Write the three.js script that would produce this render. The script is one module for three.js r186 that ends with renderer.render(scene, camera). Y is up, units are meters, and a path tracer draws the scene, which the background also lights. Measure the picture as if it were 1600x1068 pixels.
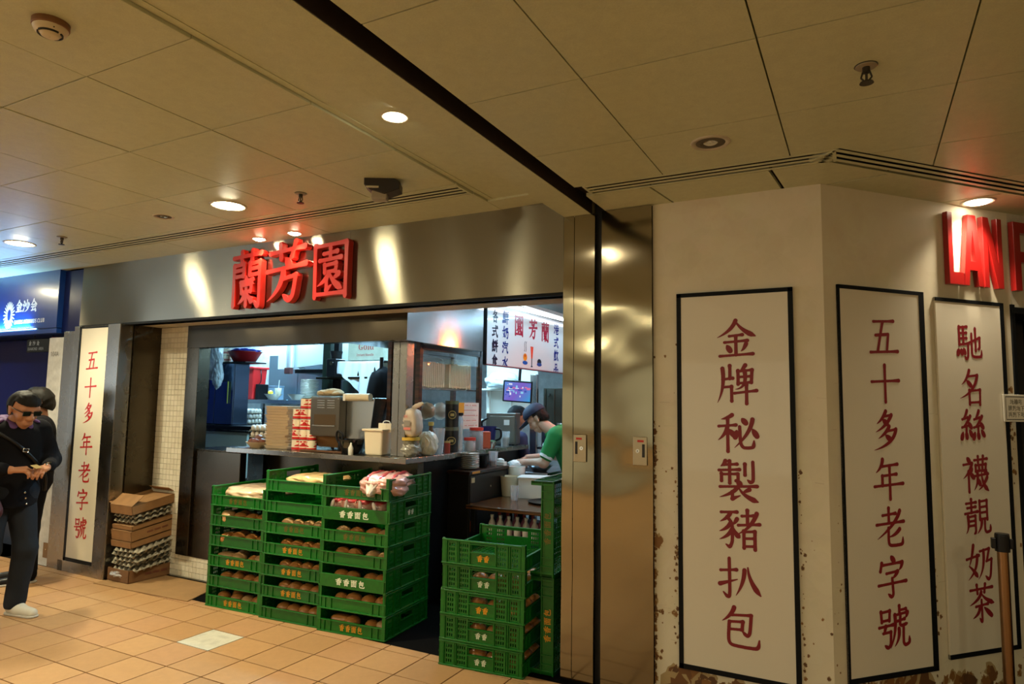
import * as THREE from 'three';
import { RoundedBoxGeometry } from 'three/addons/geometries/RoundedBoxGeometry.js';
import { MarchingCubes } from 'three/addons/objects/MarchingCubes.js';
import { mergeGeometries, mergeVertices, toCreasedNormals } from 'three/addons/utils/BufferGeometryUtils.js';
import { RectAreaLightUniformsLib } from 'three/addons/lights/RectAreaLightUniformsLib.js';
RectAreaLightUniformsLib.init();

// ---------------------------------------------------------------- camera, lights, exposure
const scene = new THREE.Scene();
scene.background = new THREE.Color(0, 0, 0);
const camera = new THREE.PerspectiveCamera(54.4329, 1600 / 1068, 0.05, 60);
camera.rotation.order = 'YXZ';
camera.position.set(0, 1.55, 0);
camera.rotation.set(0.09204, 0.485083, 0.015046);
const renderer = new THREE.WebGLRenderer({ antialias: true });
renderer.toneMapping = THREE.LinearToneMapping;
renderer.toneMappingExposure = 1.0;
renderer.shadowMap.enabled = true;
renderer.shadowMap.type = THREE.PCFSoftShadowMap;

const WARM = [1.0, 0.84, 0.5], NEUTRAL = [1.0, 0.9, 0.6], COOL = [0.42, 0.78, 1.0], HALOGEN = [1.0, 0.85, 0.6];
const K_MALL = 16, K_SPOT = 4.5, K_KITCHEN = 48;
function rectLight(rgb, intensity, w, h, pos, target) {
  const l = new THREE.RectAreaLight(new THREE.Color().setRGB(...rgb), intensity, w, h);
  l.name = 'area_light';
  l.position.set(...pos); l.lookAt(...target); scene.add(l);
  return l;
}
function spotLight(rgb, candela, pos, target, angle, penumbra, radius, parent = scene) {
  const l = new THREE.SpotLight(new THREE.Color().setRGB(...rgb), candela, 0, angle, penumbra, 2);
  l.name = 'lamp_light';
  l.position.set(...pos); l.target.position.set(...target); l.castShadow = true;
  l.shadow.radius = radius / 0.02; l.shadow.mapSize.set(1024, 1024);
  parent.add(l); parent.add(l.target);
  return l;
}

// ---------------------------------------------------------------- helpers
let seedState = 7;
function rnd() { seedState = (seedState * 1664525 + 1013904223) >>> 0; return seedState / 4294967296; }
const rr = (a, b) => a + (b - a) * rnd();
const taken = new Map();
function numbered(name) {
  const n = taken.get(name) ?? 0; taken.set(name, n + 1);
  return n ? name + '_' + String(n).padStart(3, '0') : name;
}
function prep(g, keep) {
  let q = g.index ? g.toNonIndexed() : g.clone();
  for (const k of Object.keys(q.attributes)) if (!['position', 'normal', 'uv'].includes(k)) q.deleteAttribute(k);
  if (!q.attributes.normal) q.computeVertexNormals();
  if (!keep) {                                                     // uv in metres, from the dominant axis of each triangle
    const p = q.attributes.position, uv = new Float32Array(p.count * 2), a = new THREE.Vector3(), b = new THREE.Vector3(), c = new THREE.Vector3();
    for (let i = 0; i < p.count; i += 3) {
      a.fromBufferAttribute(p, i); b.fromBufferAttribute(p, i + 1).sub(a); c.fromBufferAttribute(p, i + 2).sub(a); b.cross(c);
      const x = Math.abs(b.x), y = Math.abs(b.y), z = Math.abs(b.z);
      for (let k = 0; k < 3; k++) {
        const X = p.getX(i + k), Y = p.getY(i + k), Z = p.getZ(i + k), o = (i + k) * 2;
        if (z >= x && z >= y) { uv[o] = X; uv[o + 1] = Y; } else if (x >= y) { uv[o] = Z; uv[o + 1] = Y; } else { uv[o] = X; uv[o + 1] = Z; }
      }
    }
    q.setAttribute('uv', new THREE.BufferAttribute(uv, 2));
  } else if (!q.attributes.uv) q.setAttribute('uv', new THREE.BufferAttribute(new Float32Array(q.attributes.position.count * 2), 2));
  q.userData = {}; q.morphAttributes = {};
  return q;
}
function merged(gs, keep) {
  const list = (Array.isArray(gs) ? gs : [gs]).flat(9).filter(Boolean).map((g) => prep(g, keep));
  return list.length === 1 ? list[0] : mergeGeometries(list, false);
}
function obj(name, gs, m, parent = scene, keep = false) {
  const o = new THREE.Mesh(merged(gs, keep), m);
  o.name = parent === scene ? numbered(name) : name;
  o.castShadow = o.receiveShadow = true;
  parent.add(o);
  return o;
}
const tag = (o, label, category, group) => { o.userData.label = label; o.userData.category = category; if (group) o.userData.group = group; return o; };
function thing(name, label, category, pos = [0, 0, 0], turn = 0, group) {
  const o = new THREE.Group(); o.name = numbered(name); scene.add(o);
  o.position.set(...pos); o.rotation.y = turn;
  return tag(o, label, category, group);
}
function copyOf(root, pos, turn, label, group) {
  const r = root.clone(); r.name = numbered(root.name.replace(/_\d{3}$/, '')); scene.add(r);
  r.userData = { ...root.userData };
  r.position.set(...pos); if (turn !== undefined && turn !== null) r.rotation.y = turn;
  if (label) r.userData.label = label;
  if (group) r.userData.group = group;
  return r;
}
function struct(name, gs, m, parent = scene, keep) { const o = obj(name, gs, m, parent, keep); if (parent === scene) o.userData.kind = 'structure'; return o; }
function structGroup(name, pos = [0, 0, 0], turn = 0) { const o = new THREE.Group(); o.name = numbered(name); o.position.set(...pos); o.rotation.y = turn; o.userData.kind = 'structure'; scene.add(o); return o; }
// geometry makers; boxes are given by min and max corners or centre and size
const bx = (w, h, d, x = 0, y = 0, z = 0) => new THREE.BoxGeometry(w, h, d).translate(x, y, z);
const rb = (w, h, d, x = 0, y = 0, z = 0, r = 0.004, s = 1) => new RoundedBoxGeometry(w, h, d, s, Math.min(r, w / 2.01, h / 2.01, d / 2.01)).translate(x, y, z);
const span = (x0, x1, y0, y1, z0, z1) => bx(x1 - x0, y1 - y0, z1 - z0, (x0 + x1) / 2, (y0 + y1) / 2, (z0 + z1) / 2);
const rspan = (x0, x1, y0, y1, z0, z1, r = 0.004, s = 1) => rb(x1 - x0, y1 - y0, z1 - z0, (x0 + x1) / 2, (y0 + y1) / 2, (z0 + z1) / 2, r, s);
const cyl = (r0, r1, h, x = 0, y = 0, z = 0, n = 24) => new THREE.CylinderGeometry(r0, r1, h, n).translate(x, y, z);
const lathe = (pts, n = 28) => new THREE.LatheGeometry(pts.map((p) => new THREE.Vector2(p[0], p[1])), n);
const tube = (pts, r, n = 8, seg = 0, closed = false) => new THREE.TubeGeometry(new THREE.CatmullRomCurve3(pts.map((p) => new THREE.Vector3(...p)), closed), seg || pts.length * 6, r, n, closed);
function bar(a, b, r, n = 8) {
  const A = new THREE.Vector3(...a), B = new THREE.Vector3(...b), d = B.clone().sub(A), L = d.length();
  return new THREE.CylinderGeometry(r, r, L, n).applyQuaternion(new THREE.Quaternion().setFromUnitVectors(new THREE.Vector3(0, 1, 0), d.normalize())).translate((A.x + B.x) / 2, (A.y + B.y) / 2, (A.z + B.z) / 2);
}
// polygon in x,z with a thickness in y, its lower face at y
function slab(pts, y, th, bevel = 0) {
  const s = new THREE.Shape(pts.map((p) => new THREE.Vector2(p[0], -p[1])));
  return new THREE.ExtrudeGeometry(s, { depth: th, bevelEnabled: false }).rotateX(-Math.PI / 2).translate(0, y, 0);
}
function clip(poly, keep) {                                          // keep(p) >= 0 stays
  const out = [];
  for (let i = 0; i < poly.length; i++) {
    const a = poly[i], b = poly[(i + 1) % poly.length], da = keep(a), db = keep(b);
    if (da >= 0) out.push(a);
    if ((da >= 0) !== (db >= 0)) { const t = da / (da - db); out.push([a[0] + (b[0] - a[0]) * t, a[1] + (b[1] - a[1]) * t]); }
  }
  return out;
}
// grid surface: f(u,v) -> [x,y,z]
function surface(f, nu, nv) {
  const pos = [], uv = [], idx = [];
  for (let j = 0; j <= nv; j++) for (let i = 0; i <= nu; i++) { pos.push(...f(i / nu, j / nv)); uv.push(i / nu, j / nv); }
  for (let j = 0; j < nv; j++) for (let i = 0; i < nu; i++) { const a = j * (nu + 1) + i, b = a + 1, c = a + nu + 1, d = c + 1; idx.push(a, b, d, a, d, c); }
  const g = new THREE.BufferGeometry();
  g.setAttribute('position', new THREE.Float32BufferAttribute(pos, 3)); g.setAttribute('uv', new THREE.Float32BufferAttribute(uv, 2)); g.setIndex(idx); g.computeVertexNormals();
  return g;
}
function warp(g, f) { const p = g.attributes.position, v = new THREE.Vector3(); for (let i = 0; i < p.count; i++) { v.fromBufferAttribute(p, i); f(v); p.setXYZ(i, v.x, v.y, v.z); } g.computeVertexNormals(); return g; }
// smooth noise
const hash = (x, y, z) => { let h = Math.imul(x | 0, 374761393) ^ Math.imul(y | 0, 668265263) ^ Math.imul(z | 0, 2147483647 - 1013); h = Math.imul(h ^ (h >>> 13), 1274126177); return ((h ^ (h >>> 16)) >>> 0) / 4294967296; };
function noise(x, y, z = 0) {
  const X = Math.floor(x), Y = Math.floor(y), Z = Math.floor(z), s = (t) => t * t * (3 - 2 * t), u = s(x - X), v = s(y - Y), w = s(z - Z), L = (a, b, t) => a + (b - a) * t;
  const q = (k) => L(L(hash(X, Y, k), hash(X + 1, Y, k), u), L(hash(X, Y + 1, k), hash(X + 1, Y + 1, k), u), v);
  return L(q(Z), q(Z + 1), w);
}
const fbm = (x, y, z = 0, o = 4) => { let s = 0, a = 0.5; for (let i = 0; i < o; i++) { s += a * noise(x, y, z); x *= 2.03; y *= 2.03; z *= 2.03; a *= 0.5; } return s; };
// lumpy closed body from a sphere
function lump(sx, sy, sz, amount = 0.06, freq = 3, seed = 0, n = 20, square = 0) {
  const g = new THREE.SphereGeometry(1, n, Math.round(n * 0.7));
  return warp(g, (v) => {
    if (square) { const k = 1 / Math.pow(Math.pow(Math.abs(v.x), square) + Math.pow(Math.abs(v.y), square) + Math.pow(Math.abs(v.z), square), 1 / square); v.multiplyScalar(k); }
    const d = 1 + amount * (fbm(v.x * freq + 9 + seed, v.y * freq + 5, v.z * freq + seed * 1.7, 3) * 2 - 0.9);
    v.set(v.x * sx * d, v.y * sy * d, v.z * sz * d);
  });
}
// ---------------------------------------------------------------- textures and materials
function canvasTex(w, h, draw, srgb = true) {
  const c = document.createElement('canvas'); c.width = w; c.height = h; draw(c.getContext('2d'), w, h);
  const t = new THREE.CanvasTexture(c); if (srgb) t.colorSpace = THREE.SRGBColorSpace; t.magFilter = THREE.LinearFilter; t.wrapS = t.wrapT = THREE.ClampToEdgeWrapping;
  return t;
}
function dataTex(w, h, f, srgb = false) {
  const d = new Uint8Array(w * h * 4);
  for (let y = 0; y < h; y++) for (let x = 0; x < w; x++) { const v = f(x, y), o = (y * w + x) * 4; d[o] = v[0]; d[o + 1] = v[1] ?? v[0]; d[o + 2] = v[2] ?? v[0]; d[o + 3] = 255; }
  const t = new THREE.DataTexture(d, w, h); t.wrapS = t.wrapT = THREE.RepeatWrapping; t.magFilter = THREE.LinearFilter; if (srgb) t.colorSpace = THREE.SRGBColorSpace; t.needsUpdate = true;
  return t;
}
const rep = (t, x, y) => { const c = t.clone(); c.repeat.set(x, y); c.needsUpdate = true; return c; };
const rgb = (r, g, b) => new THREE.Color().setRGB(r, g, b);
const std = (r, g, b, rough = 0.6, o = {}) => new THREE.MeshStandardMaterial({ color: rgb(r, g, b), roughness: rough, ...o });
const phys = (r, g, b, rough = 0.5, o = {}) => new THREE.MeshPhysicalMaterial({ color: rgb(r, g, b), roughness: rough, ...o });
const per = (f, w, h) => (x, y) => { const u = x / w, v = y / h, a = (1 - Math.abs(2 * u - 1)), b = (1 - Math.abs(2 * v - 1)); return f(x, y, u, v, a, b); };
// mottled grain, centred on white, that tiles by mirroring
const T = {};
T.grain = dataTex(256, 256, (x, y) => { const v = 226 + 44 * (fbm(x / 16, y / 16, 1) - 0.47) + 16 * (hash(x, y, 3) - 0.5); return [v]; }, true);
T.grain.wrapS = T.grain.wrapT = THREE.MirroredRepeatWrapping;
T.tile = dataTex(256, 256, (x, y) => { const v = 238 + 18 * (fbm(x / 14, y / 14, 21) - 0.47) + 14 * (hash(x, y, 22) - 0.5); return [v, v * 0.995, v * 0.985]; }, true);
T.tile.wrapS = T.tile.wrapT = THREE.MirroredRepeatWrapping;
T.roughSoft = dataTex(256, 256, (x, y) => [0, 232 + 22 * (fbm(x / 22, y / 30, 7) - 0.47), 255]);
T.roughSoft.wrapS = T.roughSoft.wrapT = THREE.MirroredRepeatWrapping;
T.grain2 = dataTex(256, 256, (x, y) => [240 + 16 * (fbm(x / 9, y / 9, 12) - 0.47) + 12 * (hash(x, y, 13) - 0.5)], true);
T.grain2.wrapS = T.grain2.wrapT = THREE.MirroredRepeatWrapping;
T.rough = dataTex(256, 256, (x, y) => [0, 150 + 150 * (fbm(x / 22, y / 22, 7) - 0.47), 255], false);
T.rough.wrapS = T.rough.wrapT = THREE.MirroredRepeatWrapping;
T.brushH = dataTex(64, 512, (x, y) => { const v = 128 + 90 * (hash(0, y, 9) - 0.5) + 50 * (noise(x / 32, y / 1.5, 2) - 0.5); return [v]; });
T.brushH.wrapS = T.brushH.wrapT = THREE.MirroredRepeatWrapping;
T.smudge = dataTex(256, 256, (x, y) => { const s = fbm(x / 40, y / 60, 4); return [215 + 60 * (s - 0.47), 215 + 60 * (s - 0.47), 212 + 62 * (s - 0.47)]; }, true);
T.smudge.wrapS = T.smudge.wrapT = THREE.MirroredRepeatWrapping;
T.fine = dataTex(256, 256, (x, y) => [128 + 100 * (hash(x, y, 5) - 0.5) + 60 * (fbm(x / 5, y / 5, 3) - 0.47)]);
T.wood = dataTex(256, 256, (x, y) => { const g = fbm(x / 60, y / 5, 2) , l = 0.75 + 0.5 * (g - 0.47) + 0.18 * Math.sin(y / 7 + 6 * fbm(x / 90, y / 40, 8)); return [200 * l, 170 * l, 130 * l]; }, true);
T.wood.wrapS = T.wood.wrapT = THREE.MirroredRepeatWrapping;
T.card = dataTex(256, 256, (x, y) => { const v = 220 + 30 * (fbm(x / 30, y / 30, 6) - 0.47) + 12 * Math.sin(y * 0.8) * 0.5 + 14 * (hash(x, y, 8) - 0.5); return [v]; }, true);
T.card.wrapS = T.card.wrapT = THREE.MirroredRepeatWrapping;
T.speck = dataTex(256, 256, (x, y) => { const h = hash(x >> 1, y >> 1, 2), v = h > 0.86 ? 200 : 60 + 70 * fbm(x / 12, y / 12, 3); return [v, v * 0.92, v * 0.8]; }, true);
T.cloth = dataTex(128, 128, (x, y) => [128 + 40 * Math.sin(x * 1.57) * Math.sin(y * 1.57) + 40 * (hash(x, y, 4) - 0.5)]);

const M = {};
M.ceiling = phys(0.6, 0.63, 0.42, 0.4, { map: rep(T.grain2, 1.3, 1.3) });
M.ceilingDark = std(0.1, 0.09, 0.07, 0.8);
M.joint = std(0.035, 0.02, 0.012, 0.8, { map: rep(T.grain, 2, 2) });
M.black = std(0.008, 0.008, 0.008, 0.5);
M.blackGloss = std(0.006, 0.006, 0.008, 0.18);
M.steelBrush = phys(0.24, 0.22, 0.17, 0.25, { metalness: 1, anisotropy: 1, anisotropyRotation: Math.PI / 2, roughnessMap: rep(T.roughSoft, 0.45, 0.45), bumpMap: rep(T.brushH, 0.5, 4), bumpScale: 0.00006 });
M.steelPlain = std(0.32, 0.3, 0.265, 0.3, { metalness: 1, roughnessMap: rep(T.roughSoft, 1.1, 1.1) });
M.steelDark = std(0.085, 0.07, 0.05, 0.3, { metalness: 1, roughnessMap: rep(T.roughSoft, 0.9, 0.9) });
M.steelCool = std(0.5, 0.53, 0.56, 0.28, { metalness: 1, roughnessMap: rep(T.roughSoft, 1.4, 1.4) });
M.steelWavy = phys(0.32, 0.285, 0.2, 0.14, { metalness: 1, anisotropy: 0.75, anisotropyRotation: 0, roughnessMap: rep(T.roughSoft, 0.6, 0.35) });
M.steelHeader = std(0.07, 0.056, 0.04, 0.22, { metalness: 1, roughnessMap: rep(T.roughSoft, 0.6, 0.6) });
M.whitePaint = std(0.66, 0.6, 0.47, 0.6, { map: rep(T.grain, 1.5, 1.5) });
M.whiteGloss = phys(0.68, 0.63, 0.51, 0.35, { clearcoat: 0.8, clearcoatRoughness: 0.04 });
M.blackPaint = phys(0.004, 0.005, 0.006, 0.5, { specularIntensity: 0.3 });
M.redPaint = phys(0.3, 0.007, 0.006, 0.34, { clearcoat: 0.5, clearcoatRoughness: 0.15 });
M.plasterWhite = std(0.7, 0.69, 0.65, 0.6, { map: rep(T.grain, 1.2, 1.2) });
M.wallCool = std(0.74, 0.76, 0.76, 0.5, { map: rep(T.grain, 1.2, 1.2) });
M.chrome = std(0.7, 0.68, 0.64, 0.12, { metalness: 1 });
M.rubber = phys(0.008, 0.0072, 0.0065, 0.9, { map: rep(T.speck, 6, 6), specularIntensity: 0.2 });
M.green = phys(0.0015, 0.15, 0.008, 0.34, { map: rep(T.grain, 3, 3) });
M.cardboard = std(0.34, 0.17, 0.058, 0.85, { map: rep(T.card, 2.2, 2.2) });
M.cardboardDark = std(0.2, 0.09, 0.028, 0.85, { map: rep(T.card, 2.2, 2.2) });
M.pulp = std(0.3, 0.27, 0.2, 0.95, { bumpMap: rep(T.fine, 4, 4), bumpScale: 0.0006 });
M.woodBrown = phys(0.14, 0.05, 0.02, 0.4, { map: rep(T.wood, 1.5, 3) });
M.glass = phys(1, 1, 1, 0.02, { transmission: 1, thickness: 0, ior: 1.5 });
M.film = phys(0.92, 0.93, 0.95, 0.12, { transmission: 0.75, thickness: 0, ior: 1.45 });
M.filmMilky = phys(0.85, 0.87, 0.88, 0.6, { transmission: 0.35, thickness: 0 });
M.ceramic = phys(0.74, 0.7, 0.6, 0.15, { clearcoat: 0.6, clearcoatRoughness: 0.05 });
M.plasticWhite = phys(0.72, 0.71, 0.66, 0.35);
M.plasticBlack = phys(0.007, 0.007, 0.008, 0.35, { specularIntensity: 0.5 });
const glowing = (r, g, b, k) => new THREE.MeshStandardMaterial({ color: rgb(0.05, 0.05, 0.05), emissive: rgb(r, g, b), emissiveIntensity: k, roughness: 0.5 });
// ---------------------------------------------------------------- brush characters
// one entry per character: strokes on a square of 100, h across, s down, p sweep left, n sweep right, d dot, t rise, k hook, b plain bend
const GLYPH = {
  五: 'h18,14 84,10;s48,14 30,88;b24,48 66,44 60,88;h6,91 96,86', 十: 'h6,48 96,43;s50,6 50,97',
  多: 'p48,3 36,20 18,34;h40,16 66,12;p66,12 46,36 14,54;d38,24 52,34;p58,40 44,56 22,70;h50,52 80,47;p80,47 58,78 8,98;d46,62 62,73',
  年: 'p32,3 26,20 10,35;h30,20 80,15;h30,43 76,39;s30,43 30,66;h4,68 97,62;s54,19 54,99',
  老: 'h26,20 68,16;s46,3 46,38;h6,42 94,36;p82,10 58,42 8,76;p80,54 64,66 44,72;k44,50 44,84 52,92 86,90 90,74',
  字: 'd48,2 57,13;s18,17 13,36;h20,22 84,17;p84,17 80,28 72,36;h32,42 68,38;p68,38 60,48 50,54;k50,54 52,90 46,97 36,90;h6,69 95,62',
  號: 's10,12 12,36;h10,14 38,11;s38,11 36,34;h12,34 36,32;h3,48 48,44;p24,46 19,60 15,64;h16,62 40,60;k40,60 38,88 30,96 20,90;s69,2 69,21;h69,12 90,10;h54,23 95,18;p95,18 92,26 87,31;p54,22 53,60 38,98;h62,37 85,33;k72,25 70,44 77,48 94,44;p66,55 64,76 51,95;k81,53 80,86 86,94 98,89 99,75',
  金: 'p50,2 34,26 4,45;n50,4 68,26 97,43;h34,42 66,39;h22,58 78,54;s50,42 50,90;d28,66 36,80;p75,62 69,74 62,81;h10,93 91,88',
  牌: 'p16,10 16,56 3,97;s34,3 34,36;h16,38 41,35;h17,58 38,56;s38,56 38,93;p72,2 66,10 60,14;s54,16 54,50;h54,18 88,14;s88,14 86,46;h56,32 86,30;h54,48 86,45;p70,16 68,50 47,63;h45,73 98,66;s74,50 74,99',
  秘: 'p38,5 26,12 11,16;h5,34 47,30;s27,12 27,97;p26,36 18,54 3,69;d30,42 43,57;d62,14 71,25;k56,34 58,74 66,86 87,84 90,68;p87,15 74,50 43,87;d49,44 45,61;d87,40 97,57',
  製: 'p20,2 16,10 8,16;h16,12 48,9;h4,26 54,22;s30,2 30,57;s10,34 10,52;h10,36 50,33;k50,33 50,48 43,51;s67,8 67,35;k86,2 86,46 80,52 73,47;d50,52 55,59;h6,67 95,61;p48,66 34,80 5,93;s36,78 36,95;t36,95 55,86;p77,70 66,76 60,80;n52,66 66,84 97,99',
  豬: 'h8,12 46,9;p30,12 22,24 5,35;k22,22 34,40 34,80 28,95 19,90;p30,38 20,50 3,59;p34,52 22,68 3,79;p46,26 40,36 35,40;n36,46 42,60 52,71;h58,18 86,15;s71,3 71,38;h49,41 99,35;p93,9 76,40 47,63;s62,54 62,95;h62,56 88,53;s88,53 88,97;h63,72 87,70;h63,91 87,89',
  扒: 'h5,34 43,29;k26,3 26,88 20,95 11,86;t3,67 45,52;p62,28 56,60 41,91;n70,21 78,54 99,85',
  包: 'p36,3 26,22 7,39;h30,22 76,17;k76,17 72,58 66,67 55,58;h26,38 56,35;s56,35 54,54;h26,56 54,54;k24,38 22,80 32,93 87,93 94,73',
  馳: 's12,8 12,58;h12,10 42,7;h13,26 40,24;h13,41 40,39;s28,9 28,56;h12,58 46,54;k46,54 44,88 38,97 31,90;d9,70 5,85;d18,70 21,83;d28,68 32,81;h50,51 92,36;k92,36 90,64 83,68;s75,11 75,73;k60,26 60,80 68,90 95,88 98,71',
  名: 'p44,3 32,26 13,43;h38,20 75,16;p75,16 52,56 5,81;d34,32 49,45;s42,58 42,97;h42,60 84,56;s84,56 82,97;h44,92 82,90',
  絲: 'p28,3 20,18 9,27;h9,27 30,22;p40,18 24,38 7,49;h7,49 38,42;d32,35 43,49;d11,62 5,79;d23,60 25,77;d36,56 44,71;s24,47 24,59;p74,3 66,18 55,27;h55,27 76,22;p86,18 70,38 53,49;h53,49 84,42;d78,35 89,49;d57,62 51,79;d69,60 71,77;d82,56 92,71;s70,47 70,59',
  襪: 'd20,5 29,15;h5,24 38,20;p38,20 26,42 3,61;s24,42 24,97;d39,33 30,43;d30,46 43,59;h47,12 97,8;s62,2 62,18;s82,1 80,17;s52,26 52,42;h52,26 92,23;s92,23 90,40;h52,41 92,39;s65,26 66,40;s78,25 78,40;h45,55 99,49;p58,46 56,72 43,93;d58,62 67,77;n74,44 80,74 99,95;p95,58 80,78 60,93;d84,41 93,47',
  靚: 'h8,14 46,11;h12,26 44,23;s28,3 28,38;h3,41 51,36;p14,48 14,76 5,93;h14,50 42,47;k42,47 42,88 35,95;h16,62 41,60;h15,74 41,72;s60,8 60,58;h60,10 88,7;s88,7 88,58;h61,25 87,23;h61,40 87,38;h60,57 88,55;p66,58 62,78 47,95;k78,56 78,84 84,92 98,88 99,73',
  奶: 'p28,3 20,34 10,58;n10,57 26,70 41,87;p41,30 32,66 5,93;h1,39 48,30;h52,20 88,14;p66,18 62,62 43,93;b88,14 78,45;h76,47 96,42;k96,42 90,84 82,95 71,86',
  茶: 'h9,16 93,11;s34,3 36,25;s66,2 62,23;p50,22 36,40 5,55;n50,24 66,40 97,53;h28,59 74,54;k50,43 50,97 41,90;p42,64 34,78 15,89;d60,63 86,85',
  蘭: 'h8,12 94,7;s34,2 34,20;s66,1 64,18;s12,26 12,99;h12,27 42,24;s42,24 42,46;h13,36 42,34;h13,47 42,45;s60,23 60,44;h60,25 90,22;k90,22 90,95 84,99 76,92;h60,34 90,32;h60,45 90,43;h33,57 71,53;s36,62 38,76;h36,63 68,60;s68,60 66,74;h38,75 66,73;s51,50 51,99;p48,78 42,86 29,95;n54,78 62,86 73,93',
  芳: 'h9,18 93,11;s34,4 37,29;s71,1 62,27;d48,28 57,39;h3,49 97,40;p44,46 34,76 7,99;h42,63 74,58;k74,58 68,90 58,99 45,90',
  園: 's10,6 12,99;h10,8 90,4;s90,4 90,99;h12,94 90,92;h32,22 68,19;s50,12 50,32;h22,34 78,30;s36,42 37,56;h36,43 66,40;s66,40 64,54;h37,55 64,53;p48,56 38,68 19,79;s42,66 42,87;t42,87 55,78;p73,58 64,64 58,68;n50,56 60,72 81,85',
  香: 'p72,3 52,10 29,14;h7,29 95,23;s50,12 50,54;p46,28 32,44 7,57;n54,28 68,42 95,55;s30,60 31,97;h30,62 72,59;s72,59 70,97;h32,77 70,75;h32,93 70,91',
  面: 'h7,11 93,7;p50,10 46,20 39,29;s16,30 18,95;h16,31 84,27;s84,27 82,95;h18,91 82,89;s38,30 38,88;s62,30 62,88;h39,48 61,47;h39,68 61,67',
  沙: 'd13,10 24,21;d5,36 16,47;t7,89 27,56;s62,5 62,62;d44,26 37,47;d78,23 91,43;p88,46 68,78 29,97',
  会: 'p50,3 34,28 5,49;n50,5 68,28 97,47;h30,46 70,43;h18,63 83,58;p46,62 36,80 20,91;h20,91 77,84;d68,70 83,95',
  各: 'p44,3 30,28 9,45;h36,20 74,17;p74,17 50,46 5,63;n34,28 58,46 97,59;s30,62 31,97;h30,64 72,61;s72,61 70,97;h32,92 70,90',
  式: 'h7,30 93,24;h16,52 53,49;s34,52 34,80;t9,87 57,76;k60,5 68,60 86,92 94,95 95,75;d76,8 89,17',
  餅: 'p26,3 18,20 3,35;n28,8 36,18 47,27;d24,24 31,31;s12,38 12,92;h12,39 38,36;s38,36 38,62;h13,50 38,48;h13,62 38,60;t12,92 35,80;d30,69 43,87;d58,8 65,19;p89,3 82,14 78,20;h54,29 95,24;h49,55 99,50;p66,28 64,66 51,95;s82,26 82,97',
  食: 'p50,2 34,22 3,39;n50,4 68,22 97,37;h38,30 62,28;s28,40 28,92;h28,42 72,39;s72,39 70,66;h30,54 70,52;h30,67 70,65;t28,94 51,84;p77,69 68,76 62,79;n46,68 64,84 93,97',
  鮮: 'p26,2 18,14 5,25;h20,12 40,10;p40,10 36,18 32,22;s10,26 10,62;h10,27 42,24;s42,24 42,60;h11,42 41,41;h10,61 42,59;s26,26 26,60;d8,74 3,91;d18,74 21,87;d30,72 35,85;d40,69 49,85;d58,6 65,17;p91,2 84,12 80,16;h54,27 95,22;h56,45 93,40;h49,65 99,58;s74,24 74,99',
  汽: 'd13,10 24,21;d5,36 16,47;t7,89 27,56;p48,5 40,24 29,37;h44,20 93,16;h42,36 85,32;h36,54 76,49;k76,49 80,80 92,93 97,77',
  水: 'k50,3 50,92 39,86;h9,35 38,30;p38,30 28,58 5,83;p87,20 74,36 57,45;n54,34 68,62 97,87',
  港: 'd13,10 24,21;d5,36 16,47;t7,89 27,56;h40,21 95,16;s54,5 54,40;s78,4 76,38;h33,43 99,38;p52,42 44,56 29,65;n80,40 86,52 99,63;h50,61 78,57;s78,57 76,74;h52,75 76,73;k52,60 50,90 58,95 89,93 91,79',
  飲: 'p26,3 18,20 3,35;n28,8 36,18 47,27;d24,24 31,31;s12,38 12,92;h12,39 38,36;s38,36 38,62;h13,50 38,48;h13,62 38,60;t12,92 35,80;d30,69 43,87;p66,3 60,22 49,37;h62,23 95,18;p95,18 90,28 84,35;p74,34 68,66 47,95;n76,50 84,76 99,93',
  品: 's34,6 34,40;h34,8 68,5;s68,5 67,38;h34,38 68,36;s8,52 9,95;h8,54 42,51;s42,51 41,93;h9,90 41,88;s58,52 59,95;h58,54 94,50;s94,50 92,93;h59,90 92,88',
  地: 'h3,34 39,30;s22,7 22,74;t1,81 43,68;h45,51 92,36;k92,36 90,64 82,67;s70,9 70,75;k56,23 56,80 64,91 93,89 97,71',
  下: 'h6,14 95,10;s48,14 48,97;d54,40 75,55', 到: 'h6,12 54,9;p28,12 20,26 9,33;h9,34 46,30;d40,21 51,37;h7,57 51,52;s29,38 29,80;t3,89 57,78;s68,15 68,61;k90,3 90,88 82,95 73,86',
  請: 'd18,3 27,13;h5,24 38,21;h10,38 34,36;h10,50 34,48;s10,64 11,93;h10,65 34,63;s34,63 33,91;h11,88 33,87;h50,14 93,11;h54,26 89,23;s70,3 70,38;h45,41 97,36;s56,48 54,95;h56,50 86,47;k86,47 86,88 80,95;h57,62 85,60;h57,74 85,72',
  站: 'd22,3 31,15;h3,26 46,22;d11,38 18,57;p40,33 34,52 29,61;h1,73 50,64;s66,5 66,50;h68,26 95,22;s54,52 54,95;h54,54 90,51;s90,51 88,95;h55,90 88,88',
  鐵: 'p22,2 14,18 1,31;n22,4 32,16 43,27;h10,34 36,32;h7,49 41,46;s22,34 22,80;d9,57 14,71;p38,54 34,64 29,71;h1,87 47,80;h50,16 80,13;s64,3 64,28;h45,31 99,26;h54,42 74,40;s54,42 54,60;s74,40 74,60;h54,60 74,58;h49,73 78,68;s64,62 64,90;t47,93 81,84;k82,5 86,60 94,91 99,75;p97,47 84,76 69,93',
  再: 'h8,11 93,7;s18,28 18,99;h18,31 82,27;k82,27 82,92 74,95;s50,10 50,66;h20,48 80,46;h3,69 99,64',
};
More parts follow.
